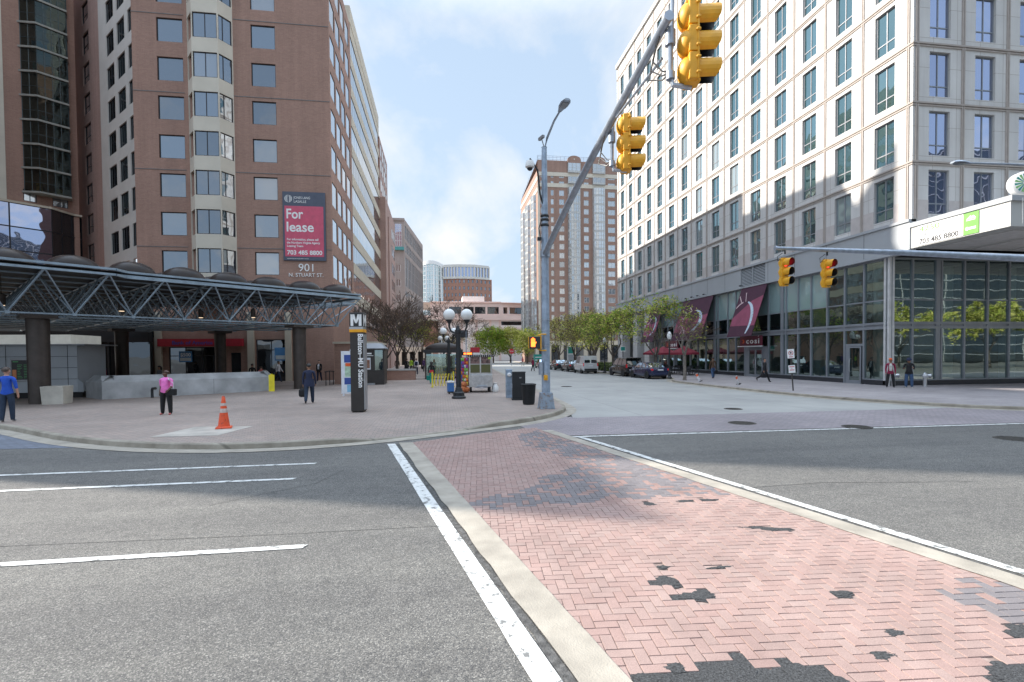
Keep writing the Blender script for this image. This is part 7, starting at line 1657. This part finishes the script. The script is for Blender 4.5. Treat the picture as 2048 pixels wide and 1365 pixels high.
# ================================================================ light, sky, camera
EL, AZ = R(30.6), R(68.8)
to_sun = V((-math.sin(AZ)*math.cos(EL), math.cos(AZ)*math.cos(EL), math.sin(EL)))
su = bpy.data.lights.new('sun', 'SUN'); su.energy = SUN_E; su.angle = R(.55); su.color = (1., .93, .83)
so = bpy.data.objects.new('sun', su); COL.objects.link(so); so.rotation_euler = (-to_sun).to_track_quat('-Z', 'Y').to_euler()
w = bpy.data.worlds.new('World'); S.world = w; w.use_nodes = True; nt = w.node_tree; nt.nodes.clear()
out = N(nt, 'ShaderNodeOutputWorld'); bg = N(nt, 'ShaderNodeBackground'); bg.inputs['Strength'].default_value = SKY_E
sky = N(nt, 'ShaderNodeTexSky'); sky.sky_type = 'NISHITA'; sky.sun_disc = False; sky.sun_elevation = EL; sky.sun_rotation = -AZ; sky.air_density = 1.; sky.dust_density = 1.5; sky.ozone_density = 1.
g = N(nt, 'ShaderNodeTexCoord').outputs['Generated']; sx = N(nt, 'ShaderNodeSeparateXYZ'); L(nt, g, sx.inputs[0])
def m2(op, a, b_):
    n = N(nt, 'ShaderNodeMath', operation=op)
    for s, v in zip(n.inputs, (a, b_)):
        if isinstance(v, (int, float)): s.default_value = v
        else: L(nt, v, s)
    return n.outputs[0]
zz = m2('ADD', m2('MAXIMUM', sx.outputs['Z'], 0.), .22); cx = N(nt, 'ShaderNodeCombineXYZ'); L(nt, m2('DIVIDE', sx.outputs['X'], zz), cx.inputs[0]); L(nt, m2('DIVIDE', sx.outputs['Y'], zz), cx.inputs[1])
mp = N(nt, 'ShaderNodeMapping'); mp.inputs['Scale'].default_value = (1.5, .8, 1); mp.inputs['Rotation'].default_value = (0, 0, .5); mp.inputs['Location'].default_value = (2.3, 1.15, 0); L(nt, cx.outputs[0], mp.inputs['Vector'])
nz = N(nt, 'ShaderNodeTexNoise'); nz.inputs['Scale'].default_value = 1.1; nz.inputs['Detail'].default_value = 9; nz.inputs['Roughness'].default_value = .58; nz.inputs['Distortion'].default_value = .35; L(nt, mp.outputs[0], nz.inputs['Vector'])
cl = ramp(nt, nz.outputs['Fac'], [(.46, (0, 0, 0)), (.56, (.5, .5, .5)), (.66, (1, 1, 1))])
hz = ramp(nt, sx.outputs['Z'], [(0., (.95,)*3), (.5, (.8,)*3)])   # paler towards the horizon
veil = mixc(nt, sky.outputs[0], SKY_HAZE, hz)
c = mixc(nt, veil, SKY_CLOUD, cl)
zb = ramp(nt, sx.outputs['Z'], [(.55, (1, 1, 1)), (.9, (SKY_TOP_BOOST,)*3)]); c = mixc(nt, c, zb, 1., 'MULTIPLY'); L(nt, c, bg.inputs['Color']); L(nt, bg.outputs[0], out.inputs['Surface'])  # zenith brightened above the view to lift the ambient light
cam = bpy.data.cameras.new('camera'); co = bpy.data.objects.new('camera', cam); COL.objects.link(co); S.camera = co
cam.sensor_width = 36; cam.lens = 1000/2048*36; cam.shift_y = 49.5/2048; cam.clip_end = 3000; cam.clip_start = .1
yaw, pit, rol = math.atan(.144), R(1.3), R(.5)
d = V((math.sin(yaw)*math.cos(pit), math.cos(yaw)*math.cos(pit), -math.sin(pit))); r = V((math.cos(yaw), -math.sin(yaw), 0)); u = r.cross(d)
r2 = r*math.cos(rol)-u*math.sin(rol); u2 = u*math.cos(rol)+r*math.sin(rol)
mx = Matrix((r2, u2, -d)).transposed().to_4x4(); mx.translation = V((0, 0, 2.25)); co.matrix_world = mx
vs_ = S.view_settings; vs_.view_transform = 'Standard'; vs_.look = 'None'; vs_.gamma = 1; vs_.use_curve_mapping = False; vs_.exposure = EXPO
S.cycles.max_bounces = 8; S.cycles.glossy_bounces = 4; S.cycles.transparent_max_bounces = 10; S.cycles.caustics_reflective = False; S.cycles.caustics_refractive = False
